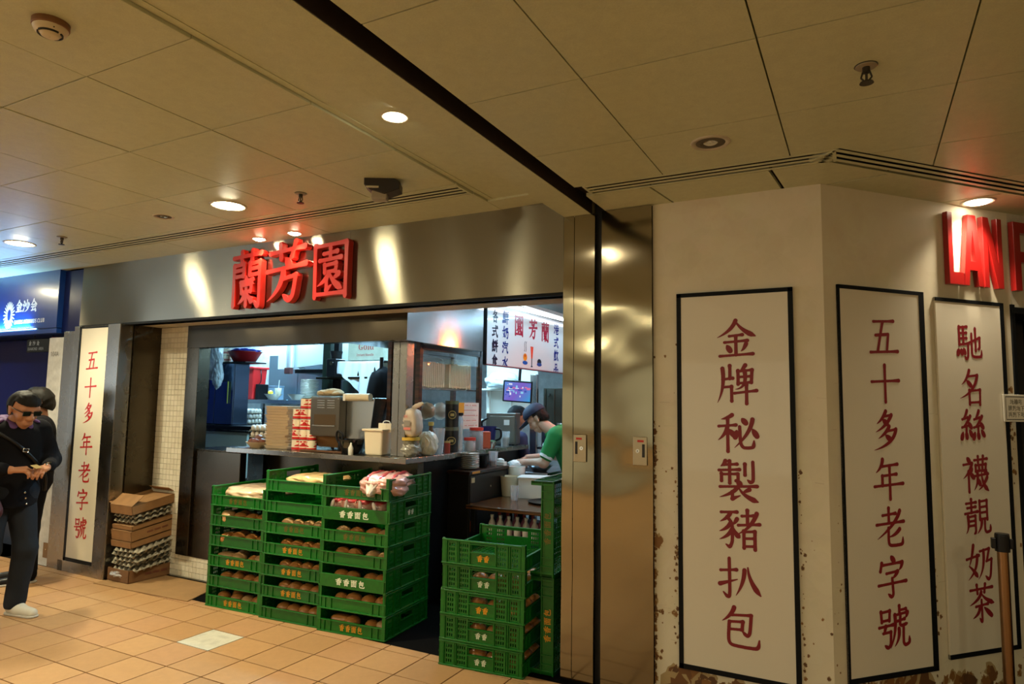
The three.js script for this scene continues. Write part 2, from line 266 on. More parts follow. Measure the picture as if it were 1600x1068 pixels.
// each stroke as sample points with a half-width, in units of the square
function strokesOf(ch, weight = 1) {
  return (GLYPH[ch] ?? '').split(';').filter(Boolean).map((s) => {
    const kind = s[0], pts = s.slice(1).split(' ').map((q) => q.split(',').map(Number)), W = 4.3 * weight;
    let path;
    if (pts.length > 2 && (kind === 'p' || kind === 'n')) path = new THREE.QuadraticBezierCurve(new THREE.Vector2(...pts[0]), new THREE.Vector2(2 * pts[1][0] - (pts[0][0] + pts[2][0]) / 2, 2 * pts[1][1] - (pts[0][1] + pts[2][1]) / 2), new THREE.Vector2(...pts[2])).getPoints(14).map((v) => [v.x, v.y]);
    else if (pts.length > 2 && kind === 'k') path = new THREE.CatmullRomCurve3(pts.map((p) => new THREE.Vector3(p[0], p[1], 0)), false, 'catmullrom', 0.35).getPoints(pts.length * 6).map((v) => [v.x, v.y]);
    else {
      path = [];
      for (let i = 0; i < pts.length - 1; i++) { const n = 8; for (let k = i ? 1 : 0; k <= n; k++) path.push([pts[i][0] + (pts[i + 1][0] - pts[i][0]) * k / n, pts[i][1] + (pts[i + 1][1] - pts[i][1]) * k / n]); }
    }
    let L = 0; const at = [0];
    for (let i = 1; i < path.length; i++) { L += Math.hypot(path[i][0] - path[i - 1][0], path[i][1] - path[i - 1][1]); at.push(L); }
    const width = (t) => {
      switch (kind) {
        case 'h': return W * (t < 0.12 ? 0.95 - 1.2 * t : t > 0.82 ? 0.8 + 2.6 * (t - 0.82) * (t > 0.95 ? 0.8 : 1) : 0.8);
        case 's': return W * (t < 0.15 ? 1.25 - 1.6 * t : t > 0.85 ? 1.0 + 0.9 * (t - 0.85) : 1.0);
        case 'p': return W * (1.3 - 1.05 * t * t - 0.1 * t);
        case 'n': return W * (t < 0.8 ? 0.45 + 1.5 * t : 1.65 - 6.2 * (t - 0.8));
        case 'd': return W * (0.5 + 1.25 * Math.sin(Math.min(1, t * 1.05) * 2.2));
        case 't': return W * (1.35 - 1.05 * t);
        case 'k': return W * (t < 0.78 ? 1.0 : 1.0 + 1.2 * (t - 0.78) - 7.0 * Math.max(0, t - 0.88));
        default: return W * (t > 0.9 ? 0.9 : 1.0);
      }
    };
    return path.map((p, i) => [p[0], p[1], Math.max(0.5, width(L ? at[i] / L : 0))]);
  });
}
function brush(ctx, ch, x, y, size, color, weight = 1, sx = 1) {         // centred on x, y
  ctx.fillStyle = color;
  for (const st of strokesOf(ch, weight)) {
    for (let i = 0; i < st.length - 1; i++) {
      const a = st[i], b = st[i + 1], n = Math.max(2, Math.ceil(Math.hypot(b[0] - a[0], b[1] - a[1]) * size / 100 / 1.2));
      for (let k = 0; k <= n; k++) {
        const t = k / n, X = a[0] + (b[0] - a[0]) * t, Y = a[1] + (b[1] - a[1]) * t, R = a[2] + (b[2] - a[2]) * t;
        ctx.beginPath(); ctx.ellipse(x + (X - 50) / 100 * size * sx, y + (Y - 50) / 100 * size, R / 100 * size * (sx < 1 ? 0.85 : 1), R / 100 * size, 0, 0, 7); ctx.fill();
      }
    }
  }
}
// solid strokes of a character, front face towards +z
function solidGlyph(ch, size, depth, weight) {
  const out = []; let k = 0;
  for (const st of strokesOf(ch, weight)) {
    const left = [], right = [], n = st.length, P = (x, y) => new THREE.Vector2((x - 50) / 100 * size, (50 - y) / 100 * size);
    // cut bends into straight runs so that outlines do not fold over
    let runs = [[0]];
    for (let i = 1; i < n - 1; i++) {
      const a = Math.atan2(st[i][1] - st[i - 1][1], st[i][0] - st[i - 1][0]), b = Math.atan2(st[i + 1][1] - st[i][1], st[i + 1][0] - st[i][0]);
      runs[runs.length - 1].push(i);
      if (Math.abs(Math.atan2(Math.sin(b - a), Math.cos(b - a))) > 0.5) runs.push([i]);
    }
    runs[runs.length - 1].push(n - 1);
    for (const run of runs) {
      const L = [], R = [];
      for (let j = 0; j < run.length; j++) {
        const p = st[run[j]], q = st[run[Math.min(j + 1, run.length - 1)]], o = st[run[Math.max(j - 1, 0)]];
        let dx = q[0] - o[0], dy = q[1] - o[1]; const l = Math.hypot(dx, dy) || 1; dx /= l; dy /= l;
        const e = j === 0 ? -0.8 : j === run.length - 1 ? 0.8 : 0;
        if (e) { const w = p[2] * 0.72; L.push(P(p[0] + dx * e * p[2] - dy * w * 0.6, p[1] + dy * e * p[2] + dx * w * 0.6)); R.push(P(p[0] + dx * e * p[2] + dy * w * 0.6, p[1] + dy * e * p[2] - dx * w * 0.6)); }
        else { L.push(P(p[0] - dy * p[2], p[1] + dx * p[2])); R.push(P(p[0] + dy * p[2], p[1] - dx * p[2])); }
        if (e < 0 && run.length) { L.push(P(p[0] - dy * p[2], p[1] + dx * p[2])); R.push(P(p[0] + dy * p[2], p[1] - dx * p[2])); }
        if (e > 0) { const a = L.pop(), b = R.pop(); L.push(P(p[0] - dy * p[2], p[1] + dx * p[2]), a); R.push(P(p[0] + dy * p[2], p[1] - dx * p[2]), b); }
      }
      const shape = new THREE.Shape([...L, ...R.reverse()]);
      out.push(new THREE.ExtrudeGeometry(shape, { depth: depth - 0.006 + 0.0003 * (k++ % 9), bevelEnabled: true, bevelThickness: 0.006, bevelSize: 0.004, bevelSegments: 1, curveSegments: 2 }));
    }
  }
  return out;
}
const clearTex = (w, h, draw) => canvasTex(w, h, (c) => { c.clearRect(0, 0, w, h); draw(c, w, h); });
const printMat = (t, o = {}) => phys(1, 1, 1, 0.45, { map: t, transparent: true, alphaTest: 0.5, ...o });
// a flat print facing +z, with its own 0..1 uv
const sheet = (w, h, x = 0, y = 0, z = 0) => new THREE.PlaneGeometry(w, h).translate(x, y, z);
// ---------------------------------------------------------------- the setting
// wall with the chamfer: runs from CORNER in direction T3, facing N3
const CORNER = [-0.156, -3.62], T3 = [0.676, -0.737], N3 = [0.737, 0.676], ANG3 = Math.atan2(0.737, 0.676);
// floor: tan ceramic tiles, one pale tile, narrow cut strip at the shop line
{
  const floor = struct('floor', [span(-12, 6, -0.12, -0.0125, -3.56, 6.2)], std(0.03, 0.016, 0.009, 0.9));
  const tones = [[0.43, 0.247, 0.112], [0.455, 0.262, 0.118], [0.405, 0.231, 0.103], [0.435, 0.243, 0.116]].map((c, i) => {
    const tx = rep(T.tile, 2.2, 2.2); tx.offset.set(i * 0.31, i * 0.17);
    return phys(...c, 0.44, { map: tx, specularIntensity: 0.8 });
  });
  const pale = phys(0.62, 0.6, 0.5, 0.36, { map: rep(T.grain, 1.6, 1.6) });
  const PX = 0.3035, PZ = 0.2795, gap = 0.0075, rows = [];
  rows.push([-3.56, -3.4725]);
  for (let z = -3.4725; z < 6; z += PZ) rows.push([z, z + PZ]);
  const rest = [];
  for (const [z0, z1] of rows) for (let i = -28; i < 32; i++) {
    const x0 = -3.63 + i * PX, x1 = x0 + PX;
    if (x0 < -11.8 || x1 > 5.9) continue;
    const g = () => rspan(x0 + gap / 2, x1 - gap / 2, -0.014, 0, z0 + gap / 2, z1 - gap / 2, 0.0018);
    const vis = x0 > -8.0 && x1 < -1.3 && z1 < -1.55;
    if (!vis) { rest.push(span(x0 + gap / 2, x1 - gap / 2, -0.014, 0, z0 + gap / 2, z1 - gap / 2)); continue; }
    const white = i === -1 && Math.abs(z0 + 3.193) < 0.02;
    obj('floor_tile', g(), white ? pale : tones[Math.floor(rnd() * 4)], floor);
  }
  const far = obj('distant_floor_tile', rest, tones[0], floor); far.userData.kind = 'stuff';
  // inside the shop the floor is dark speckled rubber
  struct('floor', [span(-7.4, -1.2, -0.12, -0.004, -8.6, -3.56)], M.rubber);
}
// left ceiling: square metal panels with hairline joints
const YL = 2.77, YR = 2.68;
{
  const c = struct('ceiling', [span(-12, -1.95, YL + 0.08, YL + 0.2, -3.7, 6.2)], M.ceilingDark);
  const PX = 0.609, PZ = 0.5565, g = 0.0028, rest = [];
  const zs = []; for (let z = -3.065; z < 6; z += PZ) zs.push([z, z + PZ]);
  for (const [z0, z1] of zs) for (let i = 0; i < 16; i++) {
    const x1 = -1.985 - i * PX, x0 = x1 - PX, q = rspan(x0 + g, x1 - g, YL, YL + 0.018, z0 + g, z1 - g, 0.002);
    q.rotateX(0); const tilt = rr(-0.0012, 0.0012); q.translate(0, tilt, 0);
    if (z0 < -0.4 && x0 > -9) obj('ceiling_panel', q, M.ceiling, c); else rest.push(q);
  }
  obj('distant_ceiling_panel', rest, M.ceiling, c).userData.kind = 'stuff';
  // soffit strip between the grille and the shop front
  for (let i = 0; i < 5; i++) obj('soffit_panel', rspan(-1.985 - (i + 1) * 1.42 + 0.003, -1.985 - i * 1.42 - 0.003, YL, YL + 0.018, -3.62, -3.262, 0.002), M.ceiling, c);
  obj('ceiling_edge', rspan(-11.9, -1.985, YL - 0.001, YL + 0.03, -3.089, -3.068, 0.001), M.ceiling, c);
}
// linear air grille in the left ceiling: four slats over a dark slot
function grille(label, run, origin, turn, y) {
  const t = thing('air_grille', label, 'air grille', origin, turn);
  obj('duct', [span(0, run, 0.06, 0.075, -0.17, 0.01), span(0, run, 0.0185, 0.07, 0.0, 0.008), span(0, run, 0.0185, 0.07, -0.166, -0.158)], M.black, t);
  for (let k = 0; k < 4; k++) obj('slat', rspan(0.012, run - 0.012, -0.001, 0.0015, -0.022 - k * 0.044, 0.0 - k * 0.044, 0.0008), M.ceiling, t);
  for (const x of [0, run - 0.014]) obj('end_cap', rspan(x, x + 0.014, -0.003, 0.02, -0.158, 0, 0.001), M.ceiling, t);
  return t;
}
grille('long three-slot linear air grille in the left ceiling over the shop front', 9.2, [-11.19, YL, -3.092], 0, YL);
// sloped bulkhead and dark movement joint
{
  const prof = [[-1.955, 2.785], [-1.7, 2.785], [-1.557, 2.67], [-1.388, 2.67], [-1.388, 2.9], [-1.955, 2.9]];
  const s = new THREE.Shape(prof.map((p) => new THREE.Vector2(...p)));
  const b = struct('beam', [new THREE.ExtrudeGeometry(s, { depth: 9.62, bevelEnabled: false }).translate(0, 0, -3.42), span(-1.985, -1.95, 2.782, 2.85, -3.42, 6.2)], M.ceiling);
  const prof2 = [[-1.985, 2.77], [-1.7, 2.775], [-1.557, 2.67], [-1.388, 2.67], [-1.388, 2.9], [-1.985, 2.9]];
  obj('beam_end', new THREE.ExtrudeGeometry(new THREE.Shape(prof2.map((p) => new THREE.Vector2(...p))), { depth: 0.34, bevelEnabled: false }).translate(0, 0, -3.76), M.ceiling, b);
  struct('trim', [span(-1.4, -1.3, 2.76, 2.9, -3.9, 6.2), span(-1.3875, -1.384, 2.672, 2.78, -3.62, 6.2)], M.joint);
}
// right ceiling, cut along the two grilles
{
  const c = struct('ceiling', [span(-1.306, 6, YR + 0.08, YR + 0.2, -6.5, 6.2)], M.ceilingDark);
  // lines parallel to the chamfered wall through a point p: distance along N3
  const off = (p, q) => (p[0] - q[0]) * N3[0] + (p[1] - q[1]) * N3[1];
  const kneeA = [-0.056, -3.146], kneeB = [-0.119, -3.319];
  const front = (p) => Math.max(p[1] - kneeA[1] < 0 ? -9 : p[1] - kneeA[1], -9);
  const xs = []; for (let k = 0; k < 12; k++) { const x1 = -0.836 + (k - 0) * 0.5795; xs.push([x1 - 0.5795, x1]); } xs[0][0] = -1.306;
  const zs = []; for (let z = -3.27 - 3 * 0.6; z < 6; z += 0.6) zs.push([z, z + 0.6]);
  const rest = [], g = 0.0028;
  for (const [x0, x1] of xs) for (const [z0, z1] of zs) {
    let P = [[x0 + g, z0 + g], [x1 - g, z0 + g], [x1 - g, z1 - g], [x0 + g, z1 - g]];
    // in front of both grille edges: union handled by the knee (convex corner pointing to the viewer)
    const inFrontWall2 = (p) => p[1] - (-3.148), inFrontWall3 = (p) => off(p, kneeA);
    const A = clip(P, inFrontWall2);                                  // z in front of grille
    const B = clip(clip(P, (p) => -(p[1] - (-3.148))), inFrontWall3);   // behind that line but in front of the slanted grille
    for (const Q of [clip(A, (p) => Math.max(off(p, kneeA), -(p[0] - kneeA[0]))), B]) if (Q.length > 2) {
      const q = slab(Q, YR, 0.018);
      if (z0 < -0.4 && x0 < 1.6) obj('ceiling_panel', q, M.ceiling, c); else rest.push(q);
    }
  }
  obj('distant_ceiling_panel', rest, M.ceiling, c).userData.kind = 'stuff';
  // soffit between grilles and wall: panels with pale joints
  const cuts = [-1.3, -0.93, -0.36, -0.34];
  obj('soffit_panel', slab([[-1.3, -3.31], [-0.952, -3.31], [-0.905, -3.66], [-1.3, -3.66]], YR, 0.018), M.ceiling, c);
  obj('soffit_panel', slab([[-0.94, -3.31], [-0.368, -3.31], [-0.34, -3.66], [-0.893, -3.66]], YR, 0.018), M.ceiling, c);
  const along = (s, d) => [CORNER[0] + T3[0] * s + N3[0] * d, CORNER[1] + T3[1] * s + N3[1] * d];
  obj('soffit_panel', slab([[-0.35, -3.31], [-0.115, -3.31], along(0.18, 0.235), along(0.02, -0.02), [-0.156, -3.66], [-0.322, -3.66]], YR, 0.018), M.ceiling, c);
  const pts = [0.03, 0.82, 1.42, 2.4];
  for (let i = 0; i < 3; i++) obj('soffit_panel', slab([along(pts[i] + 0.17, 0.235), along(pts[i + 1] + 0.16, 0.235), along(pts[i + 1] - 0.01, -0.03), along(pts[i], -0.03)], YR, 0.018), M.ceiling, c);
}
grille('short three-slot linear air grille in the right ceiling above the steel column', 1.19, [-1.262, YR, -3.15], 0, YR);
{
  const t = grille('three-slot linear air grille slanting above the red letters', 3.2, [-0.07, YR, -3.15], ANG3, YR);
  t.rotation.y = Math.atan2(0.737, 0.676);
}
// stainless fascia over the shop opening
{
  const l = struct('lintel', [span(-6.5, -1.557, 2.2, 2.79, -3.74, -3.604)], M.steelDark);
  const cutsX = [-6.5, -4.87, -3.22, -1.557];
  for (let i = 0; i < 3; i++) obj('steel_panel', surface((u, v) => {
    const x = cutsX[i] + 0.0008 + (cutsX[i + 1] - cutsX[i] - 0.0016) * u, y = 2.215 + (2.772 - 2.215) * v;
    return [x, y, -3.6 + 0.0016 * Math.sin(x * 3.1 + y * 2) + 0.0012 * Math.sin(x * 7.3 + 1) * Math.sin(y * 5)];
  }, 40, 10), M.steelBrush, l);
  obj('shadow_gap', [span(-6.5, -1.557, 2.196, 2.214, -3.63, -3.601)], M.blackPaint, l);
  obj('shutter_slot', [span(-6.46, -1.557, 2.2, 2.3, -3.72, -3.63)], M.black, l);
  struct('ceiling', [span(-6.46, -1.4, 2.2, 2.26, -3.93, -3.725)], M.whitePaint);
}
// steel column with the movement joint
{
  const c = struct('column', [span(-1.55, -1.365, 0, 2.668, -4.1, -3.62), span(-1.312, -1.02, 0, 2.676, -4.1, -3.62)], M.steelDark);
  struct('trim', [span(-1.37, -1.31, 0, 2.8, -4.1, -3.64)], M.black);
  const sheetOf = (x0, x1, y1) => surface((u, v) => {
    const x = x0 + (x1 - x0) * u, y = y1 * v, e = Math.sin(Math.PI * Math.min(1, Math.max(0, (x + 1.56) / 0.54)));
    return [x, y, -3.6 + 0.0024 * Math.sin(y * 9.3 + 1.1 * Math.sin(x * 5.5) + 0.5) + 0.0007 * Math.sin(y * 17.7 + x * 4.0) + 0.00022 * Math.sin(y * 31 + 2.2 * Math.sin(x * 9 + y)) + 0.002 * e * Math.sin(y * 4.1 + 1)];
  }, 12, 220);
  obj('steel_strip', [sheetOf(-1.557, -1.491, 2.668)], M.steelWavy, c);
  obj('steel_strip', [sheetOf(-1.487, -1.361, 2.668)], M.steelWavy, c);
  obj('steel_strip', [sheetOf(-1.318, -1.02, 2.676)], M.steelWavy, c);
  struct('trim', [span(-1.557, -1.55, 0, 2.668, -4.1, -3.605)], M.steelDark);
}
// white painted walls right of the column; chips and stains where the photograph shows bare brown
function dirtyWall(w, h, chips, seed) {
  return canvasTex(Math.round(w * 620), Math.round(h * 620), (c, W, H) => {
    c.fillStyle = '#d2c9b0'; c.fillRect(0, 0, W, H);
    seedState = seed;
    for (let i = 0; i < 900; i++) { const a = rr(0.01, 0.035); c.fillStyle = rnd() < 0.5 ? `rgba(225,218,196,${a * 2})` : `rgba(150,130,95,${a})`; c.beginPath(); c.ellipse(rnd() * W, rnd() * H, rr(8, 70), rr(8, 50), rnd() * 3, 0, 7); c.fill(); }
    const blob = (x, y, r, col, rough = 0.5) => { c.fillStyle = col; c.beginPath(); const n = 14; for (let k = 0; k < n; k++) { const a = k / n * 6.283, q = r * (1 - rough / 2 + rough * rnd()); c.lineTo(x + Math.cos(a) * q, y + Math.sin(a) * q * 1.25); } c.fill(); };
    for (const [x, y, spread, n, size] of chips) for (let i = 0; i < n; i++) {
      const X = (x + rr(-1, 1) * spread[0]) * 620, Y = H - (y + rr(-1, 1) * spread[1]) * 620, r = size * 620 * Math.pow(rnd(), 2.4) + 0.8;
      blob(X, Y, r * 1.12, '#a08a60', 0.8); blob(X, Y, r, ['#6b4520', '#7d5426', '#5a3a1c'][i % 3], 0.9);
    }
    for (let i = 0; i < 60; i++) { c.strokeStyle = `rgba(90,70,45,${rr(0.08, 0.3)})`; c.lineWidth = rr(0.6, 1.4); const x = rnd() * W, y = H * (0.35 + 0.65 * rnd()), a = rr(-0.5, 0.5); c.beginPath(); c.moveTo(x, y); c.lineTo(x + Math.cos(a) * rr(4, 40), y + Math.sin(a) * rr(4, 30)); c.stroke(); }
  });
}
const uvPlane = (w, h) => new THREE.PlaneGeometry(w, h).translate(w / 2, h / 2, 0);
{
  const wL = 0.864, hL = 2.68;
  struct('wall_front', [span(-1.02, -0.16, 0, 2.68, -3.9, -3.622)], M.whitePaint);
  const t = dirtyWall(wL, hL, [[0.0, 0.75, [0.007, 0.72], 150, 0.014], [0.012, 0.79, [0.012, 0.04], 5, 0.03], [0.02, 0.22, [0.03, 0.05], 7, 0.03], [0.12, 0.7, [0.012, 0.5], 40, 0.008], [0.122, 0.79, [0.006, 0.03], 4, 0.022], [0.32, 0.12, [0.24, 0.05], 60, 0.06], [0.735, 0.8, [0.006, 0.6], 36, 0.007], [0.8, 0.55, [0.06, 0.4], 9, 0.006], [0.06, 0.46, [0.06, 0.004], 14, 0.012], [0.1, 1.2, [0.1, 0.8], 24, 0.006]], 11);
  const f = struct('wall_front', uvPlane(wL, hL), std(1, 1, 1, 0.62, { map: t }), scene, true); f.position.set(-1.02, 0, -3.62);
}
{
  const wL = 1.36, g = structGroup('wall_right', [CORNER[0], 0, CORNER[1]], ANG3);
  struct('backing', [span(-0.002, 1.36, 0, 2.68, -0.25, -0.003), span(1.36, 3.4, 2.13, 2.68, -0.25, 0), span(2.6, 3.4, 0, 2.2, -0.25, 0)], M.whitePaint, g);
  const t = dirtyWall(wL, 2.68, [[0.04, 0.6, [0.03, 0.5], 12, 0.005], [0.69, 0.5, [0.025, 0.4], 14, 0.008], [0.69, 0.43, [0.012, 0.02], 3, 0.024], [1.31, 1.5, [0.02, 0.25], 22, 0.012], [1.315, 1.0, [0.02, 0.8], 12, 0.01], [0.35, 0.2, [0.25, 0.02], 50, 0.03], [1.0, 0.14, [0.3, 0.06], 40, 0.05], [0.3, 0.1, [0.3, 0.1], 60, 0.06]], 23);
  struct('wall_face', uvPlane(wL, 2.68), std(1, 1, 1, 0.62, { map: t }), g, true);
  // dark doorway at the frame's edge, hung with strips
  const d = structGroup('door', [CORNER[0], 0, CORNER[1]], ANG3);
  struct('door_frame', [span(1.345, 1.372, 0, 2.15, -0.2, 0.01), span(1.345, 2.62, 2.1, 2.135, -0.2, 0.012)], M.blackPaint, d);
  for (let i = 0; i < 14; i++) obj('strip', rspan(1.385 + i * 0.085, 1.385 + i * 0.085 + 0.07, 0.02, 2.1, -0.16 - 0.012 * (i % 2), -0.155 - 0.012 * (i % 2), 0.002), M.blackGloss, d);
  struct('door_back', [span(1.36, 2.62, 0, 2.13, -0.9, -0.85)], M.black, d);
}
// left pillar with the tall sign, the white door post and the recess beside the shop
{
  const p = struct('pillar', [span(-6.45, -5.775, 0.0, 2.2, -3.9, -3.56)], M.steelDark);
  obj('steel_frame', [rspan(-5.945, -5.77, 0, 2.2, -3.56, -3.54, 0.002), rspan(-6.46, -5.945, 0, 0.095, -3.56, -3.54, 0.002), rspan(-6.46, -6.38, 0, 2.2, -3.56, -3.54, 0.002)], M.steelPlain, p);
  obj('side_panel', rspan(-5.772, -5.766, 0.0, 2.2, -3.655, -3.545, 0.001), M.steelPlain, p);
  obj('side_panel', rspan(-5.772, -5.766, 0.0, 2.2, -3.93, -3.672, 0.001), M.steelDark, p);
  struct('pillar', [rspan(-6.905, -6.655, 0, 2.11, -3.9, -3.56, 0.004)], M.plasterWhite);
  struct('trim', [rspan(-6.648, -6.475, 0, 2.16, -3.9, -3.55, 0.004)], M.steelPlain);
}
// glazed white mosaic wall in the recess
{
  const w = struct('wall_mosaic', [span(-5.77, -5.345, 0, 2.2, -4.05, -3.938), span(-5.345, -4.9, 0, 0.21, -4.05, -3.938)], std(0.46, 0.42, 0.32, 0.9));
  const tones = [[0.66, 0.62, 0.5], [0.63, 0.585, 0.47], [0.685, 0.645, 0.53]].map((c) => phys(...c, 0.22));
  const bodies = [[], [], []], P = 0.0475;
  for (let j = 0; j < 46; j++) for (let i = 0; i < 18; i++) {
    const x = -5.765 + i * P, y = 0.012 + j * P; if (x > -5.34 && y > 0.21) continue;
    bodies[Math.floor(rnd() * 3)].push(rspan(x + 0.0015, x + P - 0.0015, y + 0.0015, y + P - 0.0015, -3.94, -3.93, 0.0015));
  }
  bodies.forEach((b, i) => { obj('mosaic_tile', b, tones[i], w).userData.kind = 'stuff'; });
}
// steel surround of the serving hatch
{
  const s = struct('wall_hatch', [span(-5.345, -2.945, 2.0, 2.21, -4.0, -3.915)], M.steelDark);
  obj('header_sheet', surface((u, v) => { const x = -5.345 + 2.425 * u, y = 2.0 + 0.2 * v; return [x, y, -3.899 + 0.0012 * Math.sin(x * 9) + 0.0005 * Math.sin(x * 23 + y * 9)]; }, 120, 6), M.steelHeader, s);
  obj('jamb', [rspan(-5.345, -5.185, 0.2, 2.0, -4.02, -3.9, 0.003)], M.steelDark, s);
  obj('jamb', [rspan(-3.14, -3.08, 1.146, 2.0, -4.12, -4.03, 0.003)], M.steelPlain, s);
  obj('jamb', [rspan(-3.077, -3.012, 1.146, 2.0, -4.12, -4.03, 0.003)], M.steelPlain, s);
  obj('hatch_panel', [rspan(-5.3, -4.62, 0.19, 1.1, -3.99, -3.925, 0.003)], M.steelDark, s);
  obj('hatch_panel', [rspan(-4.615, -2.98, 0.02, 1.1, -4.24, -4.16, 0.003)], M.steelDark, s);
}
// the mall beyond the frame: closes the light in
struct('wall_back', [span(-12.2, 6.2, 0, 2.9, 6.2, 6.4)], M.whitePaint);
struct('wall_left', [span(-12.2, -12, 0, 2.9, -4, 6.2)], M.whitePaint);
struct('wall_far', [span(6, 6.2, 0, 2.9, -6.5, 6.2)], M.whitePaint);
struct('wall_shop', [span(2.1, 6.2, 0, 2.9, -6.7, -6.5)], M.whitePaint);
// kitchen shell
struct('wall_kitchen', [span(-8.2, -1.1, 0, 2.9, -8.4, -8.2)], M.wallCool);
struct('wall_kitchen', [span(-8.4, -8.2, 0, 2.9, -8.4, -3.95)], M.wallCool);
struct('wall_kitchen', [span(-1.15, -1.02, 0, 2.9, -8.4, -3.9)], M.plasterWhite);
struct('wall_kitchen', [span(-8.4, -5.35, 0, 2.9, -4.12, -4.06)], M.steelDark);
struct('ceiling', [span(-8.4, -1.0, 2.62, 2.8, -8.4, -3.78)], M.plasterWhite);
// ---------------------------------------------------------------- lamps of the mall
function downlight(pos, r, kind, label, group) {
  const t = thing('downlight', label, 'downlight', pos, 0, group);
  obj('trim_ring', lathe([[r * 0.82, 0.012], [r * 0.84, -0.003], [r * 1.05, -0.006], [r * 1.12, -0.001], [r * 1.12, 0.004]], 32), M.whitePaint, t);
  if (kind.off) {
    obj('baffle', lathe([[0.001, -0.002], [r * 0.5, -0.002], [r * 0.55, -0.006], [r * 0.62, -0.003], [r * 0.82, -0.002]], 28), M.ceilingDark, t);
    obj('lens', lathe([[0.001, -0.007], [r * 0.28, -0.006], [r * 0.4, -0.002]], 24), M.chrome, t);
  } else {
    obj('lamp_disc', lathe([[0.001, -0.016], [r * 0.4, -0.0145], [r * 0.68, -0.009], [r * 0.83, -0.001]], 28), glowing(...kind.rgb, kind.glow), t);
    const l = spotLight(kind.rgb, kind.cd, [0, -0.03, 0], kind.aim ?? [0, -2, 0], kind.angle ?? 1.25, kind.pen ?? 0.7, r * 0.7, t);
  }
  return t;
}
const big = { rgb: NEUTRAL, glow: 230, cd: K_MALL, angle: 1.0, pen: 0.6 }, small = { rgb: HALOGEN, glow: 70, cd: K_SPOT, angle: 0.85, pen: 0.8, aim: [0.0, -2, -0.12] };
downlight([-3.519, YL, -2.797], 0.1, big, 'large bright round downlight nearest the red shop sign in the left ceiling');
downlight([-5.956, YL, -2.795], 0.1, big, 'large bright round downlight at the far left above the blue shop');
downlight([-1.765, 2.785, -2.224], 0.055, { ...small, cd: 5, angle: 0.6, aim: [0, -2, 0] }, 'small lit halogen downlight alone on the sloped beam');
downlight([-4.039, YL, -3.5], 0.05, { ...small }, 'small warm downlight above the first red character, left of a pair');
downlight([-3.656, YL, -3.485], 0.05, { ...small }, 'small warm downlight above the second red character, right of a pair');
downlight([-4.138, YL, -2.783], 0.06, { off: 1 }, 'unlit recessed downlight beside the large bright one in the left ceiling');
downlight([-0.547, YR, -2.844], 0.075, { off: 1 }, 'unlit recessed downlight with a ringed lens in the right ceiling');
downlight([0.588, YR, -4.298], 0.075, { rgb: [1, 0.85, 0.62], glow: 20, cd: 7.5, angle: 1.0, pen: 0.9, aim: [-0.12, -2, -0.1] }, 'lit downlight washing the wall behind the red letters');
// the rest of the mall's lamps, out of the picture: same fittings on the same spacing
for (const [x, z] of [[-8.39, -2.8], [-5.956, -0.3], [-3.519, -0.3], [-8.39, -0.3], [-5.956, 2.2], [-3.519, 2.2], [-8.39, 2.2], [-3.519, 4.6], [-6.2, 4.6]]) downlight([x, YL, z], 0.1, big, 'mall downlight out of the picture behind the viewer', 'mall downlights behind the viewer');
for (const [x, z] of [[0.1, 0.6], [2.6, -0.9], [2.6, 1.6], [0.1, 3.2], [4.6, -2.2], [2.6, 4.2]]) downlight([x, YR, z], 0.1, { ...big, rgb: NEUTRAL, cd: K_MALL * 0.46 }, 'mall downlight out of the picture in the right ceiling', 'right ceiling downlights behind the viewer');
// ---------------------------------------------------------------- ceiling fittings
{
  const t = thing('smoke_detector', 'round cream smoke detector with dark vents at the top left', 'smoke detector', [-2.318, YL, -1.124]);
  obj('base', lathe([[0.001, -0.022], [0.052, -0.022], [0.054, -0.018], [0.054, 0], [0.05, 0]], 32), std(0.2, 0.09, 0.03, 0.6), t);
  obj('housing', lathe([[0.001, -0.05], [0.02, -0.05], [0.026, -0.047], [0.03, -0.04], [0.046, -0.034], [0.051, -0.022]], 32), std(0.6, 0.53, 0.36, 0.5), t);
  obj('vent', [0, 1, 2].map((k) => { const g = []; for (let i = 0; i < 9; i++) { const a = k * 2.09 + i * 0.2 - 0.1; g.push(bx(0.0075, 0.007, 0.004, Math.cos(a) * 0.0345, -0.0395, Math.sin(a) * 0.0345).translate(-Math.cos(a) * 0.0345, 0, -Math.sin(a) * 0.0345).rotateY(-a + 1.57).translate(Math.cos(a) * 0.0345, 0, Math.sin(a) * 0.0345)); } return g; }), M.black, t);
  obj('indicator', cyl(0.002, 0.002, 0.003, 0.044, -0.033, 0.012), M.black, t);
}
function sprinkler(pos, label) {
  const t = thing('fire_sprinkler', label, 'sprinkler', pos), m = std(0.05, 0.042, 0.03, 0.4, { metalness: 0.6 });
  obj('escutcheon', lathe([[0.001, -0.006], [0.03, -0.006], [0.036, 0], [0.001, 0]], 24), std(0.3, 0.26, 0.18, 0.4), t);
  obj('body', [cyl(0.012, 0.012, 0.02, 0, -0.014, 0, 14), bar([0.01, -0.02, 0], [0.016, -0.04, 0], 0.003), bar([-0.01, -0.02, 0], [-0.016, -0.04, 0], 0.003), bar([0.016, -0.04, 0], [0.004, -0.055, 0], 0.003), bar([-0.016, -0.04, 0], [-0.004, -0.055, 0], 0.003), cyl(0.004, 0.004, 0.03, 0, -0.036, 0, 10)], m, t);
  obj('deflector', [cyl(0.02, 0.022, 0.004, 0, -0.058, 0, 16), cyl(0.007, 0.007, 0.01, 0, -0.054, 0, 10)], m, t);
}
sprinkler([-2.912, YL, -2.811], 'dark fire sprinkler on the left ceiling beside the boxy camera');
sprinkler([-5.405, YL, -2.818], 'dark fire sprinkler at the far left near the blue shop');
